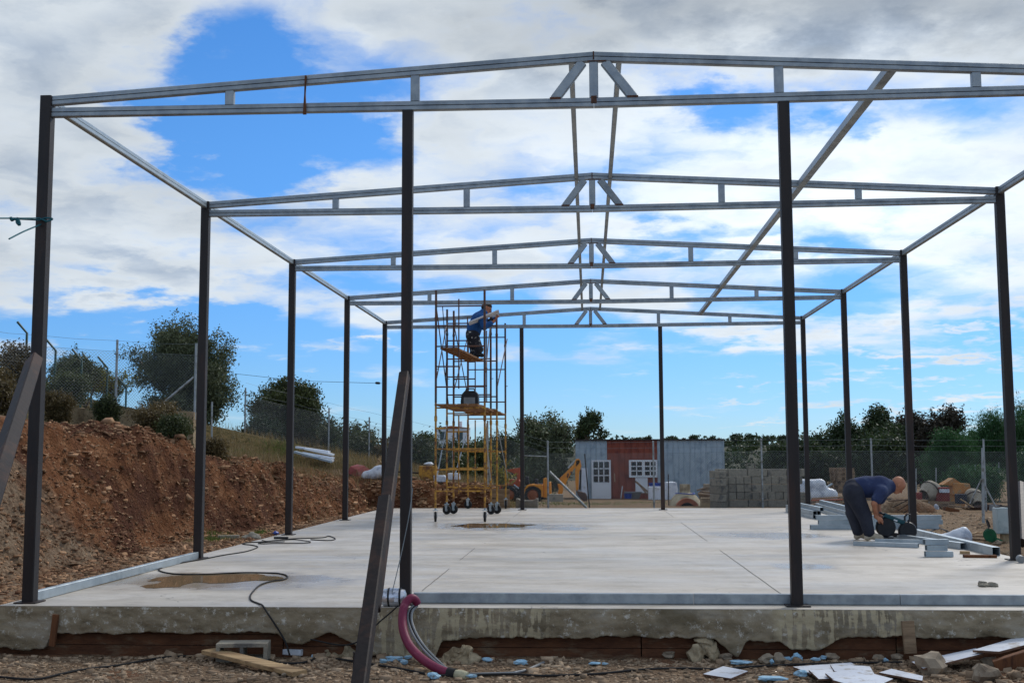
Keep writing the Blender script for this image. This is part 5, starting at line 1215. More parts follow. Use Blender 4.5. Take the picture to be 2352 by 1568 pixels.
# ------------------------------------------------------------------ block stack
def zk(x, y, Y): return W3(2050+x/3.92, 1150+y/3.92, Y=Y)
YK = 20.55; s0 = zk(420, 1318, YK); z0_ = s0.z
BL, BH, BD = .5, .2, .2
bm_ = MB(); bm_.box((0, 0, 0), (BL-.016, BD-.012, BH-.010)); blk = None
def block(x, y, z, rz, label):
    global blk
    if blk is None:
        blk = bm_.build('concrete_block', 'conc_block', None, bevel=.009); o = blk
    else: o = blk.copy(); COL.objects.link(o)
    o.location = (x, y, z); o.rotation_euler = (0, 0, rz+random.uniform(-.015, .015)); cntr[label] = cntr.get(label, -1)+1; tag(o, label.replace('grey concrete block', ORD[cntr[label]]+' grey block'), 'concrete block', 'concrete blocks stacked behind the slab'); return o
cntr = {}
ORD = ['first', 'second', 'third', 'fourth', 'fifth', 'sixth', 'seventh', 'eighth', 'ninth', 'tenth', 'eleventh', 'twelfth']
rows = ['bottom row', 'second row', 'third row', 'fourth row', 'top row']
X0 = zk(330, 1300, YK).x
for r_ in range(5):
    z = z0_+BH*(r_+.5)
    xx = X0
    patt = [[1, 1, 1, 1], [0, 0, 0, 1, 0, 1], [0, 1, 1, 0, 0, 1], [0, 1, 0, 0, 0, 1], [1, 1, 1, 1]][r_]
    while xx < X0+1.72:
        lay = patt[int((xx-X0)/.5) % len(patt)]
        if lay: block(xx+BL/2, YK+random.uniform(-.01, .01), z, 0, 'grey concrete block laid lengthwise, %s of the stack' % rows[r_]); xx += BL
        else: block(xx+BD/2, YK+.15, z, math.pi/2, 'grey concrete block laid end-on, %s of the stack' % rows[r_]); xx += BD
    # left wing turned towards the camera
for r_ in range(5):
    for c_ in range(2):
        p = zk(178+c_*78, 1318, YK-.35); block(p.x+.1, YK-.15+c_*.3, z0_+BH*(r_+.5)-(.04 if c_ == 0 else 0), math.pi/2+.5, 'grey concrete block in the angled left stack end, %s' % rows[r_])
p = zk(588, 885, YK); hb = thing('hollow_block', 'small hollow block lying on top of the concrete block stack', 'hollow block', (p.x, YK, z0_+1.0)); mb = MB()
for bx, bz_, sx, sz in ((0, .012, .23, .024), (0, .128, .23, .024), (0, .07, .23, .018), (-.105, .07, .02, .14), (.105, .07, .02, .14)): mb.box((bx, random.uniform(-.0006, .0006), bz_), (sx, .2+bz_*.01, sz))
mb.build('shell', 'conc_block', hb)
# firewood and planks beside the oven
k = 0
for i, (x0, y0, x1, y1, r_) in enumerate([(2000, 995, 2190, 1015, .05), (2010, 1020, 2185, 1035, .06), (2030, 975, 2180, 985, .04), (2060, 1050, 2190, 1045, .05), (1990, 960, 2090, 930, .03), (2010, 985, 2100, 915, .03)]):
    A = z5(x0, y0, 23.5+.1*i); Bq = z5(x1, y1, 23.6+.1*i); pole('log', A, Bq, r_*.8, 'wood_old', ['pale log on the woodpile between oven and blocks, uppermost of the long ones', 'thick log in the woodpile between oven and blocks', 'thin log on the woodpile right of the oven chimney', 'bottom log of the woodpile beside the oven', 'thin branch sticking out of the woodpile towards the oven', 'thin branch slanting up on the woodpile'][i], 'log')
g0 = z5(2115, 1110, 23.2); mb = MB(); mb.box((0, 0, .12), (.5, .4, .3), ch=.01); single('stone_block', mb, 'wall_tan', 'pale stone block between the oven and the block stack', 'stone block', (g0.x, 23.2, g0.z-.05))
g0 = z5(2130, 930, 24.2); mb = MB(); mb.box((0, 0, 0), (.45, .3, .2), ch=.01); single('brick_pile', mb, 'rock', 'pile of pale bricks on the woodpile', 'brick pile', (g0.x, 24.2, g0.z))
# pallets, tarp, timber behind the stack
def palletstack(px, py, Y, n, label, w=1.1, rz=0.):
    p = zk(px, py, Y)
    for i in range(n):
        e = thing('pallet', label % ['lowest', 'second', 'third', 'fourth', 'fifth', 'sixth', 'seventh', 'topmost'][i if i < n-1 else 7], 'pallet', (p.x+random.uniform(-.05, .05), Y, p.z+i*.125), rz+random.uniform(-.06, .06), 'wooden pallets')
        for j in range(5): mb = MB(); mb.box((0, -.4+.2*j, .115), (w, .1, .018)); mb.build('deck_board', 'wood_old', e)
        for j in (-1, 0, 1): mb = MB(); mb.box((0, j*.4, .012), (w, .1, .018)); mb.build('bottom_board', 'wood_old', e)
        for j in (-1, 0, 1):
            for k in (-1, 0, 1): mb = MB(); mb.box((k*(w/2-.06), j*.4, .0635), (.1, .1, .083)); mb.build('spacer_block', 'wood_old', e)
palletstack(1420, 1300, 24.5, 2, '%s pallet of the low pile behind the bending man', 1.5)
palletstack(1650, 1150, 25.5, 6, '%s pallet of the tall pile above the bending man', .5, .1)
g0 = zk(1300, 1180, 24.0); g0.z -= .1; mb = MB()
vs, fs = surface([((-.55, 0, .1), (.5, 0, .1), .28, .2, .1), ((-.3, 0, .35), (.2, 0, .4), .22, .18, .12), ((.2, 0, .3), (.6, .1, .05), .16, .1, .1), ((-.6, 0, .3), (-.35, .1, .45), .14, .12, .08)], .03, (-1.1, -.6, -.3), (1.1, .6, 1.0))
o = npmesh('tarp_heap', vs+.05*np.stack([fbm(vs[:, 0]*5, vs[:, 2]*5, 3, 4)]*3, 1), fs, 'tarp', None, True); o.location = g0; tag(o, 'crumpled white plastic sheet over a heap behind the rear right column', 'plastic sheet')
k = 0
for (x0, y0, x1, y1, Y) in [(1290, 1215, 1600, 1200, 23.2), (1285, 1235, 1640, 1225, 23.0), (1300, 1255, 1660, 1262, 22.8), (1480, 1130, 1560, 1120, 24.8), (1450, 1090, 1520, 1045, 25)]:
    A = zk(x0, y0, Y); Bq = zk(x1, y1, Y); mb = MB(); mb.bar((0, 0, 0), Bq-A, .16, .04, ch=.003); single('timber_board', mb, ['wood_old', 'brick_red', 'wood_old', 'galv', 'galv_light'][k], ['rough board on top of the timber pile behind the bending man', 'reddish board in the timber pile behind the bending man', 'lowest rough board of the timber pile behind the bending man', 'grey bar lying behind the white sheet', 'pale batten sticking up right of the white sheet'][k], 'board', A); k += 1
# ------------------------------------------------------------------ cement mixers and gear at the right
def zm(x, y, Y): return W3(2650+x/4.752, 1350+y/4.752, Y=Y)
mat('drum_grey', S(150, 140, 122), S(170, 160, 142), 6, .85, .3, c3=S(122, 108, 90), s3=4)
mat('mixer_orange', S(186, 132, 72), S(168, 112, 58), 6, .75, .15, c3=S(150, 130, 98), s3=5)
mat('mixer_red', S(120, 44, 38), S(136, 54, 44), 6, .65, .1, c3=S(160, 150, 140), s3=6, t3=(.62, .7))
def mixer(label, Y, cx_, cy_, rpx, axis_, base, cover, ckind):
    c_ = zm(cx_, cy_, Y); k_ = (zm(cx_+100, cy_, Y).x-c_.x)/100; r_ = rpx*k_
    g = zm(base[0], base[1], Y); e = thing('cement_mixer', label, 'cement mixer', (c_.x, Y, g.z)); o = Vector((c_.x, Y, g.z)); c_ = c_-o
    a = Vector(axis_).normalized(); mb = MB()
    mb.lathe([(.02, -1.0*r_), (.62*r_, -.95*r_), (.98*r_, -.45*r_), (1.0*r_, 0), (.97*r_, .12*r_), (.62*r_, .85*r_), (.6*r_, .98*r_), (.52*r_, .98*r_), (.55*r_, .8*r_), (.8*r_, .2*r_), (.7*r_, -.6*r_), (.02, -.8*r_)], c_, a, 26); d = mb.build('drum', 'drum_grey', e, True)
    mb = MB(); mb.lathe([(1.01*r_, -.06*r_), (1.07*r_, -.06*r_), (1.07*r_, .06*r_), (1.01*r_, .06*r_), (1.01*r_, -.06*r_)], c_, a, 26, cap=False); mb.build('ring_gear', 'rust_steel', d, True)
    for s in (-1, 1):
        mb = MB(); mb.tube([c_+Vector((s*.1, .25*s, 0)), Vector((s*.45+c_.x*.0, .3*s, .0))], .03, 8); mb.build('leg', 'rust_steel', e, True)
    mb = MB(); mb.tube([c_-a*r_*1.0, c_-a*r_*1.15, Vector((0, 0, .05))], .035, 8); mb.build('yoke', 'rust_steel', e, True)
    mb = MB(); x0, y0, x1, y1 = cover; p0 = zm(x0, y1, Y)-o; p1 = zm(x1, y0, Y)-o; mb.box(((p0.x+p1.x)/2, -.1, (p0.z+p1.z)/2), (p1.x-p0.x, .3, p1.z-p0.z)); mb.build('motor_cover', ckind, e, bevel=.02)
    return e, o
e, o = mixer('cement mixer with pale drum tipped left and red motor box', 24.0, 352, 425, 148, (-.75, -.55, -.36), (480, 770), (410, 360, 590, 560), 'mixer_red')
mb = MB(); p0 = zm(470, 400, 24)-o; mb.box((p0.x+.08, -.3, p0.z-.02), (.28, .02, .1)); mb.build('paper_label', 'tarp', e)
e, o = mixer('cement mixer with grey drum mouth facing down beside the wheelbarrow', 23.4, 965, 520, 132, (.08, -.75, -.66), (980, 790), (705, 455, 830, 590), 'trousers_dark')
g0 = zm(760, 770, 25.5); oc = thing('orange_engine', 'orange housed engine with peaked cover behind the two mixers', 'engine', (g0.x, 25.5, g0.z))
def om(x, y): p = zm(x, y, 25.5); return (p.x-g0.x, p.z-g0.z)
mb = MB(); mb.prism([om(650, 300), om(870, 310), om(885, 400), om(870, 420), om(640, 470)], (0, 0, 0), (1, 0, 0), (0, 0, 1), .55); mb.build('cover', 'mixer_orange', oc, bevel=.02)
mb = MB(); mb.prism([om(505, 330), om(560, 300), om(660, 235), om(760, 300), om(640, 340)], (0, .1, 0), (1, 0, 0), (0, 0, 1), .5); mb.build('hopper', 'mixer_orange', oc)
mb = MB(); mb.prism([om(530, 470), om(850, 430), om(820, 770), om(560, 770)], (0, .15, 0), (1, 0, 0), (0, 0, 1), .4); mb.build('stand', 'mixer_orange', oc)
g0 = zm(555, 770, 23.3); mb = MB(); p1 = zm(690, 560, 23.3)-g0; mb.prism([(-.55, 0), (p1.x, 0), (p1.x, p1.z), (-.55, p1.z)], (0, 0, 0), (1, 0, 0), (0, 0, 1), .04); single('plywood_sheet', mb, 'wood_old', 'plywood sheet standing below the red mixer box', 'board', (g0.x, 23.3, g0.z))
g0 = zm(300, 770, 23.0); mb = MB(); mb.lathe([(.02, 0), (.09, 0), (.105, .40), (.112, .41), (.1, .40)], (0, 0, 0), (0, 0, 1), 18); single('grey_barrel', mb, 'grey_plastic', 'blue-grey plastic barrel below the left mixer drum', 'barrel', (g0.x, 23.0, g0.z), smooth=True)
g0 = zm(205, 780, 23.6); mb = MB(); mb.box((0, 0, .34), (.14, .25, .7), ch=.01); single('red_box', mb, 'mixer_red', 'tall red metal box left of the barrel', 'box', (g0.x, 23.6, g0.z))
g0 = zm(440, 650, 22.8); mb = MB(); mb.rock((0, 0, 0), .08, 5, 1.1, 2); single('white_bag', mb, 'tarp', 'small white bag hanging below the red mixer box', 'bag', g0, smooth=True)
pole('iron_bar', zm(480, 620, 22.7), zm(590, 760, 22.7), .014, 'dark_steel', 'dark iron bar leaning below the red mixer box', 'bar')
pole('shovel_handle', zm(1118, 755, 22.0), zm(775, 525, 22.3), .018, 'wood', 'pale shovel handle slanting across the second mixer', 'handle')
# wheelbarrow
g0 = zm(1000, 790, 22.2); wb = thing('wheelbarrow', 'rusty brown wheelbarrow in front of the second mixer', 'wheelbarrow', (g0.x, 22.2, g0.z))
def wm(x, y, dy=0.): p = zm(x, y, 22.2); return Vector((p.x-g0.x, dy, p.z-g0.z))
mb = MB(); A = [wm(880, 640), wm(1300, 600), wm(1210, 730), wm(980, 740)]
vs = [];
for s, w in ((-1, 1), (1, 1)):
    for i, p in enumerate(A): vs.append(p+Vector((0, s*(.33 if i < 2 else .2), 0)))
mb.add(vs, [(0, 3, 2, 1), (4, 5, 6, 7), (3, 7, 6, 2), (0, 4, 7, 3), (1, 2, 6, 5)]); mb.build('tray', 'bucket_steel', wb)
for s in (-.28, .28): mb = MB(); mb.tube([wm(650, 620, s), wm(820, 640, s), wm(1000, 730, s*.7), wm(1190, 745, s*.2)], .018, 7); mb.build('handle', 'wood_old', wb, True)
for s in (-.2, .2): mb = MB(); mb.tube([wm(980, 735, s), wm(1000, 785, s)], .015, 6); mb.build('leg', 'rust_steel', wb, True)
mb = MB(); mb.lathe([(.05, -.03), (.14, -.035), (.16, 0), (.14, .035), (.05, .03)], wm(1200, 745), (0, 1, 0), 18); mb.build('wheel', 'black_rubber', wb, True)
# meter cabinet
YC = 9.5; g0 = zm(1420, 1140, YC); gb = tz(g0.x, YC); mc = thing('meter_cabinet', 'pale grey meter cabinet on a concrete post right of the slab', 'cabinet', (g0.x-.04, YC, gb)); zt = zm(1400, 645, YC).z-gb; zb_ = zm(1400, 1010, YC).z-gb
mat('cab_grey', S(168, 180, 178), S(184, 192, 190), 5, .5, .03, c3=S(150, 160, 158), s3=3)
mb = MB(); mb.box((0, 0, (zt+zb_)/2), (.27, .2, zt-zb_)); mb.build('box', 'cab_grey', mc, bevel=.012)
mb = MB(); mb.box((0, -.104, (zt+zb_)/2), (.23, .008, (zt-zb_)*.9)); dq = mb.build('door', 'cab_grey', mc)
mb = MB(); mb.box((.07, -.112, zt-.1), (.04, .01, .02)); mb.build('latch', 'black_plastic', dq)
mb = MB(); mb.box((.05, .02, zb_/2-.05), (.16, .14, zb_+.09)); mb.build('post', 'wall_tan', mc)
mb = MB(); mb.tube([(-.12, 0, zt+.0), (-.02, 0, zt+.02), (.12, 0, zt+.01)], .015, 6); mb.build('cable_entry', 'dark_steel', mc)
g0 = zm(1190, 1090, 9.2); g0.z = tz(g0.x, 9.2); hr = thing('hose_reel', 'dark green plastic hose drum on the ground beside the meter cabinet', 'hose reel', g0)
mb = MB(); mb.lathe([(.02, -.06), (.1, -.06), (.1, -.05), (.05, -.045), (.05, .045), (.1, .05), (.1, .06), (.02, .06)], (0, 0, .12), (.25, 1, .1), 20); mb.build('drum', 'green_plastic', hr, True)
mb = MB(); mb.tube([(0, -.06, .12), (-.03, -.03, .26), (-.05, 0, .36)], .009, 6); mb.build('crank', 'black_plastic', hr, True)
mb = MB(); mb.prism([(.05, 0), (.22, .02), (.05, .1)], (0, 0, 0), (1, 0, 0), (0, 0, 1), .2); mb.build('foot', 'green_plastic', hr)
# junk beside the slab: sack, pipes, ropes
g0 = zm(640, 1000, 9.0); g0.z = tz(g0.x, 9.0)-.02
vs, fs = surface([((-.25, 0, .05), (.2, 0, .1), .1, .13, .08), ((.1, 0, .12), (.22, 0, .2), .1, .08, .08), ((-.3, .1, .03), (-.1, .1, .05), .08, .08, .05)], .018, (-.6, -.4, -.2), (.6, .4, .5))
o = npmesh('white_sack', vs+.035*np.stack([fbm(vs[:, 0]*9, vs[:, 2]*9+vs[:, 1]*5, 3, 4)]*3, 1), fs, 'tarp', None, True); o.location = g0; tag(o, 'crumpled white sack lying right of the slab', 'sack')
k = 0
for pts, r_, m_, lb in [([(310, 1000), (400, 960), (490, 930), (560, 960), (670, 1010)], .014, 'black_rubber', 'black hose bent over the white sack'),
                        ([(330, 1030), (420, 990), (480, 1000), (490, 1050), (400, 1060), (360, 1040)], .012, 'wood', 'yellowish rope coil left of the white sack'),
                        ([(690, 1035), (900, 1040), (1100, 1050)], .013, 'wood_old', 'pale pipe lying left of the green hose drum'),
                        ([(820, 1075), (1100, 1095), (1400, 1130)], .018, 'wood_old', 'long pale pipe in front of the green hose drum'),
                        ([(820, 1025), (840, 1005), (940, 1015), (1010, 990), (1080, 995)], .012, 'wood', 'tan rope lying left of the green hose drum'),
                        ([(480, 1010), (560, 1060), (640, 1080), (800, 1100)], .013, 'wood', 'tan rope in front of the white sack'),
                        ([(1190, 920), (1170, 860), (1145, 815)], .014, 'black_rubber', 'short black pipe rising from the green hose drum')]:
    P = []
    for x, y in pts:
        if k == 6: p = zm(x, y, 9.6)
        else:
            p = zm(x, y, 8.8); zz = tz(p.x, 8.8)+.02; p = W3(2650+x/4.752, 1350+y/4.752, z=zz+(.06 if k == 0 else 0))
            if p.y > 14: p = zm(x, y, 12)
            p.z = max(p.z, tz(p.x, p.y)+r_)
        P.append(p)
    mb = MB(); mb.tube([p-P[0] for p in P], r_, 8); single('rope' if 'rope' in lb else 'hose', mb, m_, lb, 'rope' if 'rope' in lb else 'pipe', P[0], smooth=True); k += 1
for k, (x, y) in enumerate([(1180, 1165), (1300, 1225), (1240, 1180)]):
    p = W3(2650+x/4.752, 1350+y/4.752, z=-.2); p.x = max(p.x, 5.9); p.z = tz(p.x, p.y)+.02; mb = MB(); mb.rock((0, 0, 0), .09-.02*k, 40+k, .7, 2); single('stone', mb, 'rock', ['flat stone below the pipes right of the slab', 'brown stone at the slab edge by the tube ends', 'small stone beside the pipes right of the slab'][k], 'stone', p)
pole('brown_plank', zm(1640, 1140, 6.5), zm(1610, 330, 8.2), .07, 'dark_steel', 'dark sheet-like beam leaning at the right edge of the picture', 'beam')
# ------------------------------------------------------------------ left rear: panel stack, red barrow, junk
def zl(x, y, Y): return W3(850+x/4.704, 1250+y/4.704, Y=Y)
for i, (x0, y0, x1, y1) in enumerate([(70, 345, 570, 480), (180, 395, 590, 465), (185, 360, 595, 430), (215, 300, 595, 385), (90, 280, 540, 345)]):
    Y = 21.2+.12*i; A = zl(x0, y0, Y); Bq = zl(x1, y1, Y); mb = MB(); mb.bar((0, 0, 0), Bq-A, .3, .055, ch=.004); o = single('sandwich_panel', mb, ['panel_grey', 'white_paint', 'board_white', 'white_paint', 'board_white'][i], ['lowest', 'second lowest', 'middle', 'second highest', 'top'][i]+' white panel of the stack lying on the grassy slope', 'panel', A, group='white panels on the slope')
Yr = 20.9; g0 = zl(990, 700, Yr); rb = thing('red_barrow_tray', 'overturned dark red wheelbarrow tray on top of the rear bank', 'wheelbarrow', g0)
def rl(x, y, dy=0.): p = zl(x, y, Yr); return Vector((p.x-g0.x, dy, p.z-g0.z))
mb = MB(); vs = [rl(770, 640, 0), rl(985, 712, -.1), rl(1115, 612, .25), rl(900, 560, .5), rl(820, 545, .1), rl(920, 590, 0), rl(1005, 535, .2), rl(890, 515, .35)]
mat('tray_red', S(120, 52, 50), S(140, 64, 60), 5, .6, .1, c3=S(110, 70, 58), s3=4)
mb.add(vs, [(0, 1, 5, 4), (1, 2, 6, 5), (2, 3, 7, 6), (3, 0, 4, 7), (4, 5, 6, 7)]); mb.build('tray', 'tray_red', rb)
mb = MB(); mb.tube([vs[0], vs[1], vs[2], vs[3], vs[0]], .014, 6); mb.build('rim', 'rust_steel', rb)
g0 = zl(1150, 700, 20.8); vs, fs = surface([((-.2, 0, .05), (.2, 0, .12), .13, .17, .08), ((.1, 0, .2), (.28, 0, .25), .12, .08, .08)], .022, (-.6, -.4, -.2), (.7, .4, .6))
o = npmesh('white_sack', vs+.05*np.stack([fbm(vs[:, 0]*8, vs[:, 2]*8, 3, 4)]*3, 1), fs, 'tarp', None, True); o.location = g0; tag(o, 'crumpled white sack beside the overturned red tray', 'sack')
pole('batten', zl(1185, 550, 21), zl(1262, 405, 21), .03, 'wood', 'pale batten sticking up behind the white sack on the bank', 'batten'); pole('batten', zl(1205, 440, 20.95), zl(1265, 505, 20.95), .025, 'wood', 'crossing pale batten behind the white sack on the bank', 'batten')
g0 = zl(1930, 770, 20.9); ym = thing('yellow_machine', 'small rusty yellow machine on the rear bank left of the scaffold', 'machine', g0)
mb = MB(); mb.prism([(-.28, .45), (.16, .45), (.2, .2), (.12, 0), (-.12, 0), (-.28, .2)], (0, 0, 0), (1, 0, 0), (0, 0, 1), .4); mb.build('hopper', 'scaf_yellow', ym, bevel=.01)
for s in (-1, 1): mb = MB(); mb.lathe([(.04, -.04), (.1, -.05), (.12, 0), (.1, .05), (.04, .04)], (-.62, s*.2, .12), (0, 1, 0), 16); mb.build('wheel', 'black_rubber', ym, True)
mb = MB(); mb.tube([(-.1, 0, .25), (-.6, 0, .28), (-1.1, 0, .3)], .022, 6); mb.tube([(-.62, -.25, .12), (-.62, .25, .12)], .015, 6); mb.build('drawbar', 'rust_steel', ym)
mb = MB(); mb.rock((-.05, 0, .5), .11, 3, .5, 2); mb.build('white_cloth', 'tarp', ym, True)
for k, (x, y) in enumerate([(2070, 760), (2265, 730)]):
    g0 = zl(x, y, 20.6); mb = MB(); mb.prism([(-.15, 0), (.15, 0), (.13, .18), (-.17, .18)], (0, 0, 0), (1, 0, 0), (0, 0, 1), .25); single('white_box', mb, 'tarp', ['white tub lying on the rear bank behind the scaffold', 'small white bag on the rear bank seen through the scaffold'][k], 'tub', g0, bevel=.02)

# far white house and the overhead wire
hq = W(1003, 1000, Y=95); hs_ = thing('white_house', 'small distant white house seen through the scaffold above the scrub', 'house', (hq.x, 95, hq.z))
mb = MB(); mb.box((1.35, 1.5, -1.3), (2.8, 3, 4.0)); mb.build('wall', 'white_paint', hs_)
mb = MB(); mb.prism([(-1.5, 0), (1.5, 0), (0, .18)], (1.35, 1.5, .7), (1, 0, 0), (0, 0, 1), 3.4); rf = mb.build('roof', 'brick_red', hs_)
mb = MB(); mb.box((2.0, 1.2, 1.0), (.35, .4, .6)); mb.build('chimney', 'white_paint', rf)
for xw in (.6, 2.1): mb = MB(); mb.box((xw, -.01, .0), (.55, .06, .7)); mb.build('window', 'glass_dark', hs_)
P0 = W(540, 858, Y=24); P1 = W(876, 880, Y=4*D-.06); mid = (P0+P1)/2-Vector((0, 0, .08)); mb = MB(); mb.tube([(0, 0, 0), mid-P0, P1-P0], .006, 6)
dd = (P1-P0).normalized(); mb.tube([P1-P0-dd*.28, P1-P0-dd*.24, P1-P0-dd*.1, P1-P0-dd*.06], [.008, .03, .03, .008], 8)
single('overhead_wire', mb, 'black_rubber', 'thin overhead wire with dark insulator tied to the rear left column', 'wire', P0, smooth=True)

# sand heap and iron rods between the pallets and the mixers
g0 = W(2075, 1188, Y=19.5); gz_ = tz(g0.x, 19.5)
vs, fs = surface([((-.5, 0, -.1), (.5, 0, -.1), .3, .34, .2), ((-.1, 0, .05), (.15, 0, .1), .3, .26, .25)], .04, (-1.3, -.7, -.5), (1.3, .7, .8))
o = npmesh('sand_heap', vs+.08*np.stack([fbm(vs[:, 0]*4, vs[:, 2]*4, 3, 5), fbm(vs[:, 0]*4+5, vs[:, 2]*4, 5, 5), fbm(vs[:, 0]*5, vs[:, 1]*5, 9, 5)], 1), fs, 'earth', None, True); o.location = (g0.x, 19.5, gz_); tag(o, 'beige sand heap behind the bending man\'s head', 'sand heap')
for k, (x0, y0, x1, y1) in enumerate([(2050, 1165, 2100, 1140), (2062, 1172, 2098, 1150), (2075, 1178, 2102, 1160), (2040, 1150, 2095, 1146)]):
    pole('iron_rod', W(x0, y0, Y=18.9), W(x1, y1, Y=18.8), .012, 'rust_steel', ['top', 'second', 'third', 'nearly level'][k]+' rusty rod lying on the sand heap', 'rod')
for k, (px, py, w_, h_, m_) in enumerate([(1870, 1165, .3, .2, 'wood_old'), (1905, 1160, .4, .12, 'rust_steel'), (2120, 1172, .22, .3, 'wood_old'), (2290, 1178, .3, .16, 'grey_plastic'), (2185, 1180, .35, .1, 'wood_brown')]):
    Yj = 20.5; p = W(px, py, Y=Yj); mb = MB(); mb.box((0, 0, h_/2), (w_, .25, h_), Matrix.Rotation(.12*(k-2), 3, 'Y')); single('crate', mb, m_, ['old wooden crate right of the block stack', 'rusty flat box beside the timber pile', 'wooden box left of the mixers', 'grey tub right of the wheelbarrow', 'brown board box below the mixers'][k], 'crate', (p.x, Yj, max(p.z-.1, tz(p.x, Yj))), bevel=.006)
# ------------------------------------------------------------------ tubes lying on the slab
def z7(x, y, z=0.): return W3(2400+x/2.852, 1150+y/2.852, z=z)
def zkz(x, y, z=0.): return W3(2050+x/3.92, 1150+y/3.92, z=z)
def stube(a, b_, label, w=.08, h=.08, z0=0., grp='galvanised tubes lying on the slab'):
    a = Vector((a.x, a.y, z0+h/2+.001)); b_ = Vector((b_.x, b_.y, z0+h/2+.001)); mb = MB(); mb.hollow((0, 0, 0), b_-a, w-.004, h-.004)
    single('steel_tube', mb, 'galv_light', label, 'steel tube', a, group=grp)
def bundle(n, f, lay, lbl):
    """near and far foot of the left edge; layers of (count, sideways shift, lengthwise shift)"""
    d = (f-n).normalized(); s = Vector((-d.y, d.x, 0)); s = -s if s.x < 0 else s
    for k, (cnt, sh, ln) in enumerate(lay):
        for j in range(cnt):
            o = s*(.04+sh+j*.082)-d*ln
            stube(n+o, f+o*1.0, lbl % (['bottom', 'middle', 'top'][k if len(lay) > 2 or k == 0 else 2], ['left', 'second', 'third'][j]), z0=k*.081)
bundle(zkz(1300, 1447), zkz(985, 1368), [(2, 0, 0), (2, 0, .02), (1, .09, .25)], '%s layer tube of the bundle behind the right inner column, %s from the left')
bundle(zkz(1632, 1447), zkz(1295, 1345), [(1, 0, 0), (1, .05, .1), (1, .12, .25)], '%s tube of the leaning bundle beside the rear right column, %s from the left')
a = zkz(1270, 1568); b_ = zkz(1990, 1560); b_.y = a.y+.1; b_.x = a.x+2.2
for k, dx in enumerate((0, .14, .1)): stube(a+Vector((dx, 0, 0)), b_+Vector((dx*.5, 0, 0)), ['bottom', 'middle', 'top'][k]+' tube of the three stacked behind the bending man', z0=k*.081)
stube(z7(290, 1275), z7(830, 1295), 'front tube lying crosswise at the bending man\'s feet', h=.06, w=.08)
stube(z7(470, 1252), z7(880, 1262), 'rear tube lying crosswise at the bending man\'s feet', h=.06)
stube(z7(610, 1222), z7(1205, 1308), 'left one of two long tubes pointing at the camera right of the saw', w=.09, h=.09)
stube(z7(800, 1195), z7(1480, 1362), 'right one of two long tubes pointing at the camera right of the saw', w=.1, h=.11)
for k, (x0, x1) in enumerate([(885, 1120), (895, 1075), (880, 1090)]):
    a = z7(x0, 1370-2*k); b_ = z7(x1, 1372-2*k); b_.y = a.y+.02*k; stube(a, b_, ['lowest', 'middle', 'top'][k]+' short tube offcut of the little pile near the right slab edge', z0=k*.072, h=.07, w=.09)
a = z7(1205, 1375); b_ = z7(1480, 1378); a.z = b_.z = .018; mb = MB(); mb.bar((0, 0, 0), b_-a, .09, .034, ch=.003); single('wood_piece', mb, 'wood_brown', 'brown timber piece on the slab below the long tubes', 'timber', a)
a = z7(1200, 1350); b_ = z7(1285, 1352); a.z = b_.z = .018; mb = MB(); mb.bar((0, 0, 0), b_-a, .1, .034, ch=.003); single('wood_piece', mb, 'wood', 'short pale timber block behind the brown timber piece', 'timber', a+Vector((0, .12, 0)))
a = W3(2990, 1648, z=0); mb = MB(); mb.lathe([(.02, -.03), (.045, -.03), (.045, .03), (.02, .03)], (0, 0, .045), (0, 1, .2), 14); mb.tube([(0, 0, .045), (.12, .02, .03), (.3, .05, .02)], .014, 6); single('angle_grinder', mb, 'grey_plastic', 'small grey tool on the slab at the foot of the right column', 'tool', a, smooth=True)
a = W3(2200+2065/2.94, 1650+195/2.94, z=0); mb = MB()
for k in range(7): mb.rock((random.uniform(-.11, .11), random.uniform(-.05, .05), .012), random.uniform(.03, .05), 90+k, .5, 2)
single('mortar_lump', mb, 'conc_block', 'flattened lump of mortar on the slab at the right', 'mortar lump', a)
# ------------------------------------------------------------------ cables
def zc(x, y, z=.008): return W3(400+x/3.92, 1500+y/3.92, z=z)
def spline(P, n=6):
    out = []; P = [Vector(p) for p in P]
    for i in range(len(P)-1):
        p0, p1, p2, p3 = P[max(i-1, 0)], P[i], P[i+1], P[min(i+2, len(P)-1)]
        for k in range(n):
            t_ = k/n; out.append(.5*((2*p1)+(p2-p0)*t_+(2*p0-5*p1+4*p2-p3)*t_*t_+(3*p1-p0-3*p2+p3)*t_**3))
    out.append(P[-1]); return out
def cable(name, P, r, m, label, cat='cable', n=6):
    o = Vector(P[0]); mb = MB(); mb.tube([p-o for p in spline(P, n)], r, 8); return single(name, mb, m, label, cat, o, smooth=True)
path = [zc(x, y) for x, y in [(2000, 312), (2200, 322), (2280, 308), (2260, 288), (2200, 271), (2130, 290), (1800, 302), (1600, 322), (1420, 340), (1280, 346), (1220, 364), (1330, 376), (1390, 400), (1250, 450), (1000, 490), (760, 537), (500, 582), (310, 630), (255, 660), (330, 690), (500, 710), (800, 710), (1200, 692), (1560, 696), (1690, 712), (1735, 742), (1680, 772), (1540, 792), (1420, 832), (1345, 900), (1305, 960), (1320, 1010), (1400, 1045)]]
e_ = zc(1455, 1066); path += [Vector((e_.x, SY0+.02, .008)), Vector((e_.x+.07, SY0-.06, -.05)), Vector((e_.x+.22, SY0-.1, -.25)), Vector((e_.x+.28, SY0-.13, -.38))]
cable('extension_cable', path, .008, 'black_rubber', 'black extension cable snaking over the slab and down its front edge')
cable('extension_cable', [zc(x, y, .012) for x, y in [(1440, 318), (1500, 332), (1600, 325), (1800, 312), (1960, 330), (1995, 342), (1900, 354), (1600, 356), (1450, 362), (1400, 352), (1500, 345), (1700, 336)]], .007, 'black_rubber', 'loose cable loop lying by the third left column')
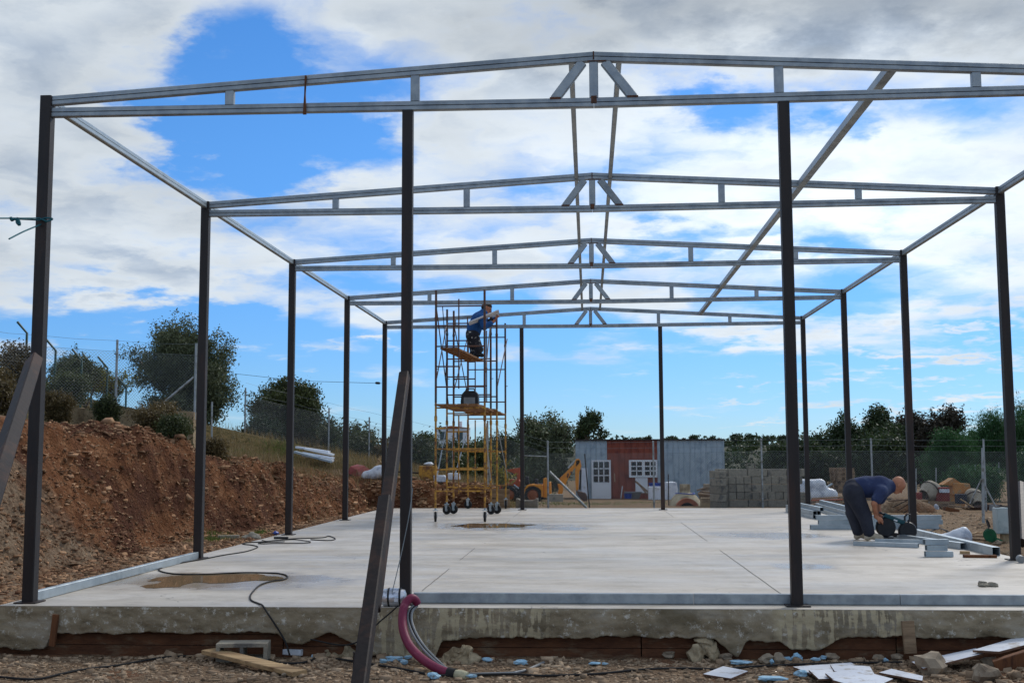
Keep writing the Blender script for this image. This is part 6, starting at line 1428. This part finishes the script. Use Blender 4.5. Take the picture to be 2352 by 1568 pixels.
mb = MB(); mb.box((0, 0, .02), (.22, .05, .035), ch=.008); a = zc(1645, 312); single('socket_strip', mb, 'black_plastic', 'black socket strip lying on the cable loop', 'socket strip', a+Vector((0, .08, 0)))
a = zc(1600, 252, 0); mb = MB(); mb.rock((0, 0, .02), .045, 4, .6, 2); single('blue_rag', mb, 'blue_plastic', 'small blue rag beside the third left column', 'rag', a)
ZG = -.4
def gp(p, dz=.012): p.z = tz(p.x, p.y)+dz; return p
def zl0(x, y): return gp(W3(x/2.94, 1700+y/2.94, z=ZG))
def zf(x, y): return gp(W3(750+x/3.136, 1600+y/3.136, z=ZG))
def zr(x, y): return gp(W3(1500+x/3.136, 1650+y/3.136, z=ZG))
def zq(x, y): return gp(W3(2200+x/2.94, 1650+y/2.94, z=ZG))
P = [zl0(-200, 830), zl0(0, 842), zl0(300, 852), zl0(520, 815), zl0(700, 778), zl0(1000, 732), zl0(1400, 662), zl0(1700, 642), zf(0, 980), zf(120, 1035), zf(250, 1066), zf(400, 1066), zf(520, 1040), zf(548, 1000)]
cable('ground_cable', P, .009, 'black_rubber', 'black cable running over the dirt at the lower left')
cable('ground_cable', [zf(430, 930), zf(560, 910), zf(650, 972), zf(760, 1030), zf(900, 1047), zf(1070, 1078), zf(1350, 1122), zf(1600, 1160), zf(1800, 1172), zr(0, 1012), zr(300, 1030), zr(800, 1010), zr(1200, 980), zr(1600, 966), zr(1900, 966), zq(0, 890), zq(300, 880), zq(800, 868), zq(1300, 850)], .009, 'black_rubber', 'black cable running along the foot of the slab to the right')
cable('grey_pipe', [zf(1930, 1165), zf(2352, 1160), zr(30, 1000), zr(150, 975), zr(290, 905)], .011, 'grey_plastic', 'thin grey conduit curving on the dirt right of the red hose', 'pipe')
a = zf(1230, 700)
cable('thin_cable', [W3(750+1310/3.136, 1600+540/3.136, Y=-.3), W3(750+1220/3.136, 1600+620/3.136, Y=-.3), W3(750+1110/3.136, 1600+715/3.136, Y=-.32), W3(750+1000/3.136, 1600+840/3.136, Y=-.34), W3(750+800/3.136, 1600+905/3.136, Y=-.36), W3(750+500/3.136, 1600+850/3.136, Y=-.36)], .006, 'black_rubber', 'thin black cable drooping along the slab edge below the silver roll')
# ------------------------------------------------------------------ purple hose with conduits
def hz2(x, y, t_): return W3(750+x/3.136, 1600+y/3.136, Y=-.25-.75*t_)
mat('hose_purple', S(112, 34, 62), S(128, 44, 72), 6, .55, .1, c3=S(150, 80, 98), s3=8, t3=(.6, .7))
hp = thing('conduit_hose', 'thick purple conduit hose hanging from the slab edge to the ground', 'hose', (hz2(1480, 520, 0)))
o = Vector(hp.location)
P = [hz2(1478, 525, 0), hz2(1462, 490, .02), hz2(1425, 475, .05), hz2(1375, 520, .1), hz2(1350, 600, .16), hz2(1345, 700, .25), hz2(1362, 800, .36), hz2(1405, 900, .5), hz2(1480, 990, .64), hz2(1580, 1070, .8), hz2(1690, 1130, .92), hz2(1775, 1162, 1.0)]
mb = MB(); mb.tube([p-o for p in spline(P, 5)], .036, 14); mb.build('outer_pipe', 'hose_purple', hp, True)
for k, dx in enumerate((0, 16, 32)):
    P = [hz2(1482, 532+6*k, 0), hz2(1440+dx*.5, 548+8*k, .04), hz2(1400+dx, 610, .12), hz2(1400+dx, 690, .2), hz2(1440+dx, 800, .34), hz2(1510+dx, 910, .5), hz2(1590+dx, 1000, .66), hz2(1690+dx*.7, 1085, .84), hz2(1760, 1120+5*k, .95)]
    mb = MB(); mb.tube([p-o for p in spline(P, 5)], .011, 8); mb.build('inner_conduit', 'grey_plastic' if k != 1 else 'black_rubber', hp, True)
a = hz2(1765, 1158, 1.0)-o; b_ = hz2(1835, 1172, 1.04)-o; mb = MB(); mb.tube([a, b_], .043, 12); mb.build('tape_collar', 'black_rubber', hp, True)
mat('cream_foam', S(176, 170, 140), S(196, 190, 160), 9, .85, .4)
mb = MB(); mb.tube([b_, b_+(b_-a)*.9, b_+(b_-a)*1.5], [.036, .042, .034], 12); mb.build('foam_plug', 'cream_foam', hp, True)
# silver foil roll
a = W3(750+1150/3.136, 1600+475/3.136, Y=-.14); b_ = W3(750+1385/3.136, 1600+455/3.136, Y=-.12)
mat('foil', S(196, 200, 208), S(220, 224, 230), 7, .28, .5, .75, bscale=9, bdist=.03, c3=S(140, 146, 156), s3=6, t3=(.58, .68))
sr = thing('silver_roll', 'silver foil-wrapped roll lying on the slab edge beside the left inner column', 'roll', ((a.x+b_.x)/2, -.14, .0)); o = Vector(sr.location); hl = (b_.x-a.x)/2
mb = MB(); mb.lathe([(.02, -hl), (.055, -hl), (.072, -hl*.8), (.078, -hl*.2), (.074, hl*.5), (.06, hl*.9), (.03, hl), (.01, hl)], (0, 0, .076), (1, 0, .03), 22); mb.build('wrap', 'foil', sr, True)
for x_ in (-hl*.35, hl*.55): mb = MB(); mb.lathe([(.0795, x_-.008), (.0795, x_+.008)], (0, 0, .076), (1, 0, .03), 22); mb.build('strap', 'black_plastic', sr, True)
mb = MB(); mb.box((hl*.3, -.078, .06), (.035, .004, .028)); mb.build('paper_tag', 'white_paint', sr)
cable('guy_wire', [W(948, 1120, Y=-.06), W(940, 1180, Y=-.08), W(922, 1270, Y=-.15), W(900, 1362, Y=-.22)], .004, 'wire', 'thin wire running down from the leaning prop to the silver roll', 'wire')
# ------------------------------------------------------------------ props
pr0 = W(929, 862, Y=-.13); dpt = 6.3-10.2054; pe = W(806, 1772, Y=dpt)
pb = thing('steel_prop', 'long rusty steel prop leaning against the left inner column', 'prop', (pe.x, pe.y, tz(pe.x, pe.y))); o = Vector(pb.location)
top = pr0-o; bot = pe-o; dv = top-bot
mb = MB(); mb.bar(bot+dv*.30, top, .085, .085, ch=.008, up=(0, 1, 0)); mb.build('upper_tube', 'prop_steel', pb)
cut_ = None
t_ = .0
for q in np.linspace(0, 1, 200):
    p_ = o+bot+dv*float(q); v_ = np.array(p_)-CAM; yy = 784-FPX*(v_@_uu)/(v_@_fw)
    if yy < 1166: t_ = float(q); break
off = Vector((0, -.06, .06)); mb = MB(); mb.bar(bot+off, bot+dv*t_+off, .085, .085, ch=.008, up=(0, 1, 0)); mb.build('lower_tube', 'prop_steel', pb)
a = W(93, 835, Y=-.17); e2 = W(-75, 1230, Y=-4.2); lp = thing('steel_prop', 'short rusty prop leaning on the leftmost column', 'prop', (e2.x, e2.y, tz(e2.x, e2.y))); o = Vector(lp.location)
a = W(78, 828, Y=-.3); mb = MB(); mb.bar(e2-o+Vector((0, 0, -.2)), a-o, .13, .10, ch=.008, up=(0, 1, 0)); mb.build('tube', 'prop_steel', lp)
a = zf(893, 1250); a = W3(750+893/3.136, 1600+1260/3.136, z=-.4); mb = MB(); mb.tube([(0, 0, -.1), (.005, .0, .25)], .008, 7); single('rebar_stake', mb, 'rust_steel', 'rusty rebar stake standing left of the long prop', 'stake', gp(a, 0.))
# green rope on the left column
mat('rope_teal', S(30, 84, 96), S(44, 104, 112), 10, .8)
def zo(x, y, Y): return W3(x/2.614, 100+y/2.614, Y=Y)
rp = thing('tied_rope', 'teal rope tied around the leftmost column and pulled to the left', 'rope', zo(300, 1410, -.07)); o = Vector(rp.location)
for nm, P, r_ in [('strand', [zo(-60, 1409, -1.2), zo(0, 1410, -.9), zo(80, 1410, -.6), zo(300, 1410, -.07)], .007), ('strand', [zo(80, 1412, -.6), zo(180, 1418, -.3), zo(300, 1424, -.07)], .007), ('strand', [zo(70, 1568, -.9), zo(180, 1512, -.5), zo(300, 1462, -.07), zo(370, 1430, -.06), zo(405, 1415, -.03)], .007), ('wrap', [zo(300, 1410, -.07), zo(360, 1432, -.065), zo(402, 1418, -.05)], .008), ('wrap', [zo(300, 1425, -.07), zo(350, 1408, -.065), zo(402, 1412, -.05)], .008), ('knot', [zo(82, 1402, -.6), zo(90, 1425, -.6), zo(110, 1415, -.6), zo(140, 1425, -.6), zo(150, 1460, -.6), zo(130, 1440, -.6), zo(140, 1405, -.6)], .013)]:
    mb = MB(); mb.tube([p-o for p in spline(P, 4)], r_, 7); mb.build(nm, 'rope_teal', rp, True)
a = W(700, 263, Y=-.045); b_ = W(703, 178, Y=-.045); mb = MB(); mb.prism([(-.016, 0), (.014, 0), (.005, .19), (.012, .36), (-.004, .36), (-.006, .19)], (0, 0, 0), (1, 0, 0), (0, 0, 1), .02); single('wood_wedge', mb, 'wood_brown', 'thin brown wooden splint tied on the front truss left of the inner column', 'splint', a)
# ------------------------------------------------------------------ foreground debris
a = W(480, 1494, z=-.33); b_ = W(688, 1545, z=-.38); mb = MB(); mb.bar((0, 0, 0), b_-a, .15, .035, ch=.004); single('wood_plank', mb, 'wood', 'pale wooden plank lying on the dirt in front of the hollow block', 'plank', a)
g = W(580, 1500, z=-.4); hb = thing('hollow_block', 'grey hollow concrete block at the foot of the slab behind the plank', 'hollow block', (g.x, -.44, tz(g.x, -.44)+.01), .12); mb = MB()
for bx, bz_, sx, sz in ((0, .016, .42, .03), (0, .134, .42, .03), (-.195, .075, .03, .086), (0, .075, .028, .086), (.195, .075, .03, .086)): mb.box((bx, bz_*.002, bz_), (sx, .2-abs(bx)*.004, sz))
mb.build('shell', 'conc_block', hb)
g = zf(345, 985); mb = MB(); mb.box((0, 0, .03), (.17, .07, .05), ch=.006); single('foam_bar', mb, 'foam_white', 'white foam bar on the dirt right of the hollow block', 'foam bar', g, -.25)
def chunk(p, w, h, label, seed, m='foam_blue', name='foam_scrap', cat='foam scrap'):
    bm = MB(); rr = random.Random(seed); bm.rock((0, 0, 0), 1.0, seed, 1.0, 2)
    bm.v = [(x*w/2, y*w/2*rr.uniform(.55, .6), z*h/2) for x, y, z in bm.v]
    single(name, bm, m, label, cat, p+Vector((0, 0, h*.35)), rr.uniform(-.4, .4))
K = .784/261/2.94; K2 = .784/261/3.136
L_ = [(zl0, 75, 595, 45, 24, 'tiny pale blue scrap at the lower left edge'), (zl0, 190, 600, 150, 40, 'long pale blue scrap at the lower left edge'), (zl0, 620, 604, 80, 30, 'pale blue scrap below the brown stake'), (zl0, 870, 610, 36, 18, 'tiny blue scrap between stake and cable'), (zl0, 1410, 608, 50, 28, 'small blue scrap left of the hollow block'), (zl0, 1735, 615, 80, 34, 'blue scrap beside the plank end'),
      (zf, 445, 962, 80, 44, 'blue scrap beside the white foam bar'), (zf, 520, 1020, 34, 34, 'tiny blue scrap on the cable right of the foam bar'), (zf, 1170, 1062, 56, 40, 'small blue scrap just right of the prop'), (zf, 1270, 1042, 160, 44, 'long blue scrap right of the prop'), (zf, 1400, 1030, 80, 44, 'blue scrap next to the purple hose'), (zf, 1360, 1070, 74, 40, 'low blue scrap below the long one near the hose'), (zf, 1635, 1185, 140, 44, 'flat blue scrap in front of the hose end'), (zf, 1980, 1185, 96, 34, 'blue scrap right of the hose plug'), (zf, 2120, 1052, 110, 36, 'blue scrap right of the mortar heap'), (zf, 1612, 985, 40, 56, 'upright blue scrap behind the hose'),
      (zr, 75, 920, 120, 44, 'pale blue scrap left of the grey conduit end'), (zr, 760, 937, 110, 26, 'white-blue scrap under the brown boards, left of two'), (zr, 855, 937, 60, 24, 'white-blue scrap under the brown boards, right of two'), (zr, 2095, 922, 190, 46, 'blue scrap behind the single white tile'), (zr, 2310, 1087, 80, 30, 'blue scrap at the bottom edge right of the single tile'),
      (zq, 180, 858, 44, 36, 'tiny blue scrap among the rubble left of the tile heap'), (zq, 315, 832, 70, 50, 'left blue scrap on the rubble behind the tile heap'), (zq, 400, 828, 100, 60, 'biggest blue scrap on the rubble behind the tile heap'), (zq, 555, 848, 76, 40, 'blue scrap just behind the tile heap'), (zq, 625, 832, 50, 44, 'small blue scrap behind the tile heap, rightmost'), (zq, 435, 962, 120, 46, 'blue scrap on the dirt left of the tile heap'), (zq, 180, 1012, 200, 36, 'long blue scrap at the bottom edge left of the tile heap'), (zq, 1160, 842, 44, 30, 'pale scrap behind the small white board')]
for i, (fn, x, y, w, h, lb) in enumerate(L_):
    kk = K if fn in (zl0, zq) else K2
    chunk(fn(x, y), w*kk*.95, h*kk*.95, lb, 200+i)
# mortar lumps and stones
mat('mortar', S(150, 134, 106), S(176, 160, 132), 12, .95, .6, c3=S(120, 104, 80), s3=5)
def lump(p, w, h, label, seed, m='mortar', name='mortar_heap', cat='mortar heap', rough=.18):
    vs, fs = surface([((-w*.25, 0, 0), (w*.25, 0, h*.1), h*.45, h*.5, h*.3), ((0, .02, h*.2), (w*.04, 0, h*.55), h*.4, h*.28, h*.2)], max(.012, h*.07), (-w, -w*.6, -h*.8), (w, w*.6, h*1.5))
    vs = vs+(np.stack([fbm(vs[:, 0]*14+seed, vs[:, 2]*14, seed, 4), fbm(vs[:, 0]*14, vs[:, 2]*14+vs[:, 1]*9+seed, seed+3, 4), fbm(vs[:, 0]*12+seed, vs[:, 1]*14+vs[:, 2]*6, seed+7, 4)], 1))*h*rough*4
    o = npmesh(name, vs, fs, m, None, False); o.location = p; tag(o, label, cat)
lump(gp(W3(750+1850/3.136, 1600+1050/3.136, z=-.4), -.02), .36, .2, 'knobbly mortar heap against the slab foot right of the hose', 1)
lump(gp(W3(750+640/3.136, 1600+985/3.136, z=-.4), -.03), .34, .12, 'broken mortar lump at the slab foot left of the prop', 2)
lump(gp(W3(750+830/3.136, 1600+985/3.136, z=-.4), -.03), .3, .13, 'mortar lump at the slab foot directly behind the prop', 3)
lump(gp(W3(1500+1720/3.136, 1650+870/3.136, z=-.4), -.05), .42, .12, 'spread grey mortar cake below the broken slab edge', 4)
lump(Vector((W3(1500+1740/3.136, 1650+740/3.136, Y=-.25).x, -.24, -.4)), .16, .2, 'upright mortar plug under the broken slab edge', 6)
for i, (fn, x, y, r_, lb) in enumerate([(zr, 1970, 880, .05, 'round pale stone left of the single white tile'), (zq, 135, 845, .06, 'pale angular stone left of the blue scraps'), (zq, 245, 845, .055, 'grey stone between the blue scraps'), (zq, 1100, 835, .045, 'grey stone at the slab foot behind the small board'), (zq, 1260, 830, .05, 'brownish stone at the slab foot right of the small board'), (zl0, 1120, 590, .07, 'flat brown stone at the slab foot left of centre'), (zq, 1560, 940, .13, 'big brown rock propping the long white board'), (zq, 2060, 900, .07, 'rock on the spoil heap at the right'), (zq, 2020, 1010, .08, 'low rock on the spoil heap at the bottom edge'), (zq, 700, 830, .05, 'stone behind the tile heap'), (zf, 260, 1190, .02, 'small stone under the plank end'), (zr, 1440, 855, .05, 'pale stone left of the mortar cake')]):
    mb = MB(); mb.rock((0, 0, 0), r_, 300+i, .8, 2); single('stone', mb, 'rock', lb, 'stone', fn(x, y)+Vector((0, 0, r_*.4)))
a = zc(1060, 285, -.03); mb = MB(); mb.box((0, 0, 0), (.34, .16, .06)); single('concrete_piece', mb, 'conc_block', 'flat concrete piece lying beside the slab near the weeds', 'concrete piece', (min(a.x, SX0-.25), a.y, -.03), .25)
a = zc(1310, 260, -.0); lump(Vector((min(a.x, SX0-.3), a.y, -.08)), .4, .16, 'grey concrete remnant beside the slab left of the third column', 8, 'conc_block', 'concrete_piece', 'concrete piece', .08)
# white boards
def board(name, fn, corners, zs, label, t_=.014):
    P = []
    for (x, y), z in zip(corners, zs):
        ox, oy, s_ = fn; P.append(W3(ox+x/s_, oy+y/s_, z=z))
    c_ = sum(P, Vector())/4; n_ = (P[1]-P[0]).cross(P[2]-P[0]).normalized(); n_ = n_ if n_.z > 0 else -n_
    Q = [p-c_ for p in P]; 
    # flatten onto one plane
    for i in range(4): Q[i] = Q[i]-n_*Q[i].dot(n_)
    mb = MB(); vs = Q+[q-n_*t_ for q in Q]
    mb.mi = 0; mb.add(vs, [(0, 1, 2, 3)]); mb.mi = 1; mb.add(vs, [(7, 6, 5, 4), (0, 4, 5, 1), (1, 5, 6, 2), (2, 6, 7, 3), (3, 7, 4, 0)])
    single(name, mb, ['board_white', 'board_edge'], label, 'white board', c_)
q_ = (2200, 1650, 2.94)
board('white_board', (1500, 1650, 3.136), [(1755, 1012), (1940, 940), (2170, 985), (2010, 1052)], [-.385]*4, 'single white tile board lying flat on the dirt')
board('white_board', q_, [(360, 885), (860, 850), (905, 870), (515, 945)], [-.375]*4, 'long white board at the back left of the tile heap')
board('white_board', q_, [(498, 912), (700, 900), (730, 985), (585, 992)], [-.36]*4, 'small white board at the left of the tile heap')
board('white_board', q_, [(683, 868), (1022, 880), (1066, 952), (722, 926)], [-.35]*4, 'white board at the back right of the tile heap')
board('white_board', q_, [(640, 940), (930, 908), (1085, 962), (705, 992)], [-.335]*4, 'white board in the middle of the tile heap')
board('white_board', q_, [(700, 998), (920, 912), (1225, 990), (1010, 1090)], [-.315]*4, 'topmost white board at the front of the tile heap')
board('white_board', q_, [(1103, 935), (1210, 903), (1482, 965), (1476, 1008)], [-.36, -.36, -.35, -.35], 'narrow white board between the tile heap and the big rock')
board('white_board', q_, [(1383, 842), (1935, 725), (2005, 768), (1485, 908)], [-.36, -.28, -.27, -.35], 'long white board leaning over the big brown rock')
board('white_board', q_, [(1908, 738), (2420, 588), (2470, 665), (2140, 772)], [-.25, -.2, -.2, -.25], 'upper white board lying on the spoil heap at the right edge', .018)
a = zq(2290, 960); mb = MB(); mb.bar((-.14, .05, -.02), (.18, -.02, .1), .1, .12, ch=.006); single('timber_block', mb, 'wood_brown', 'dark brown timber block on the spoil heap at the right edge', 'timber', a)
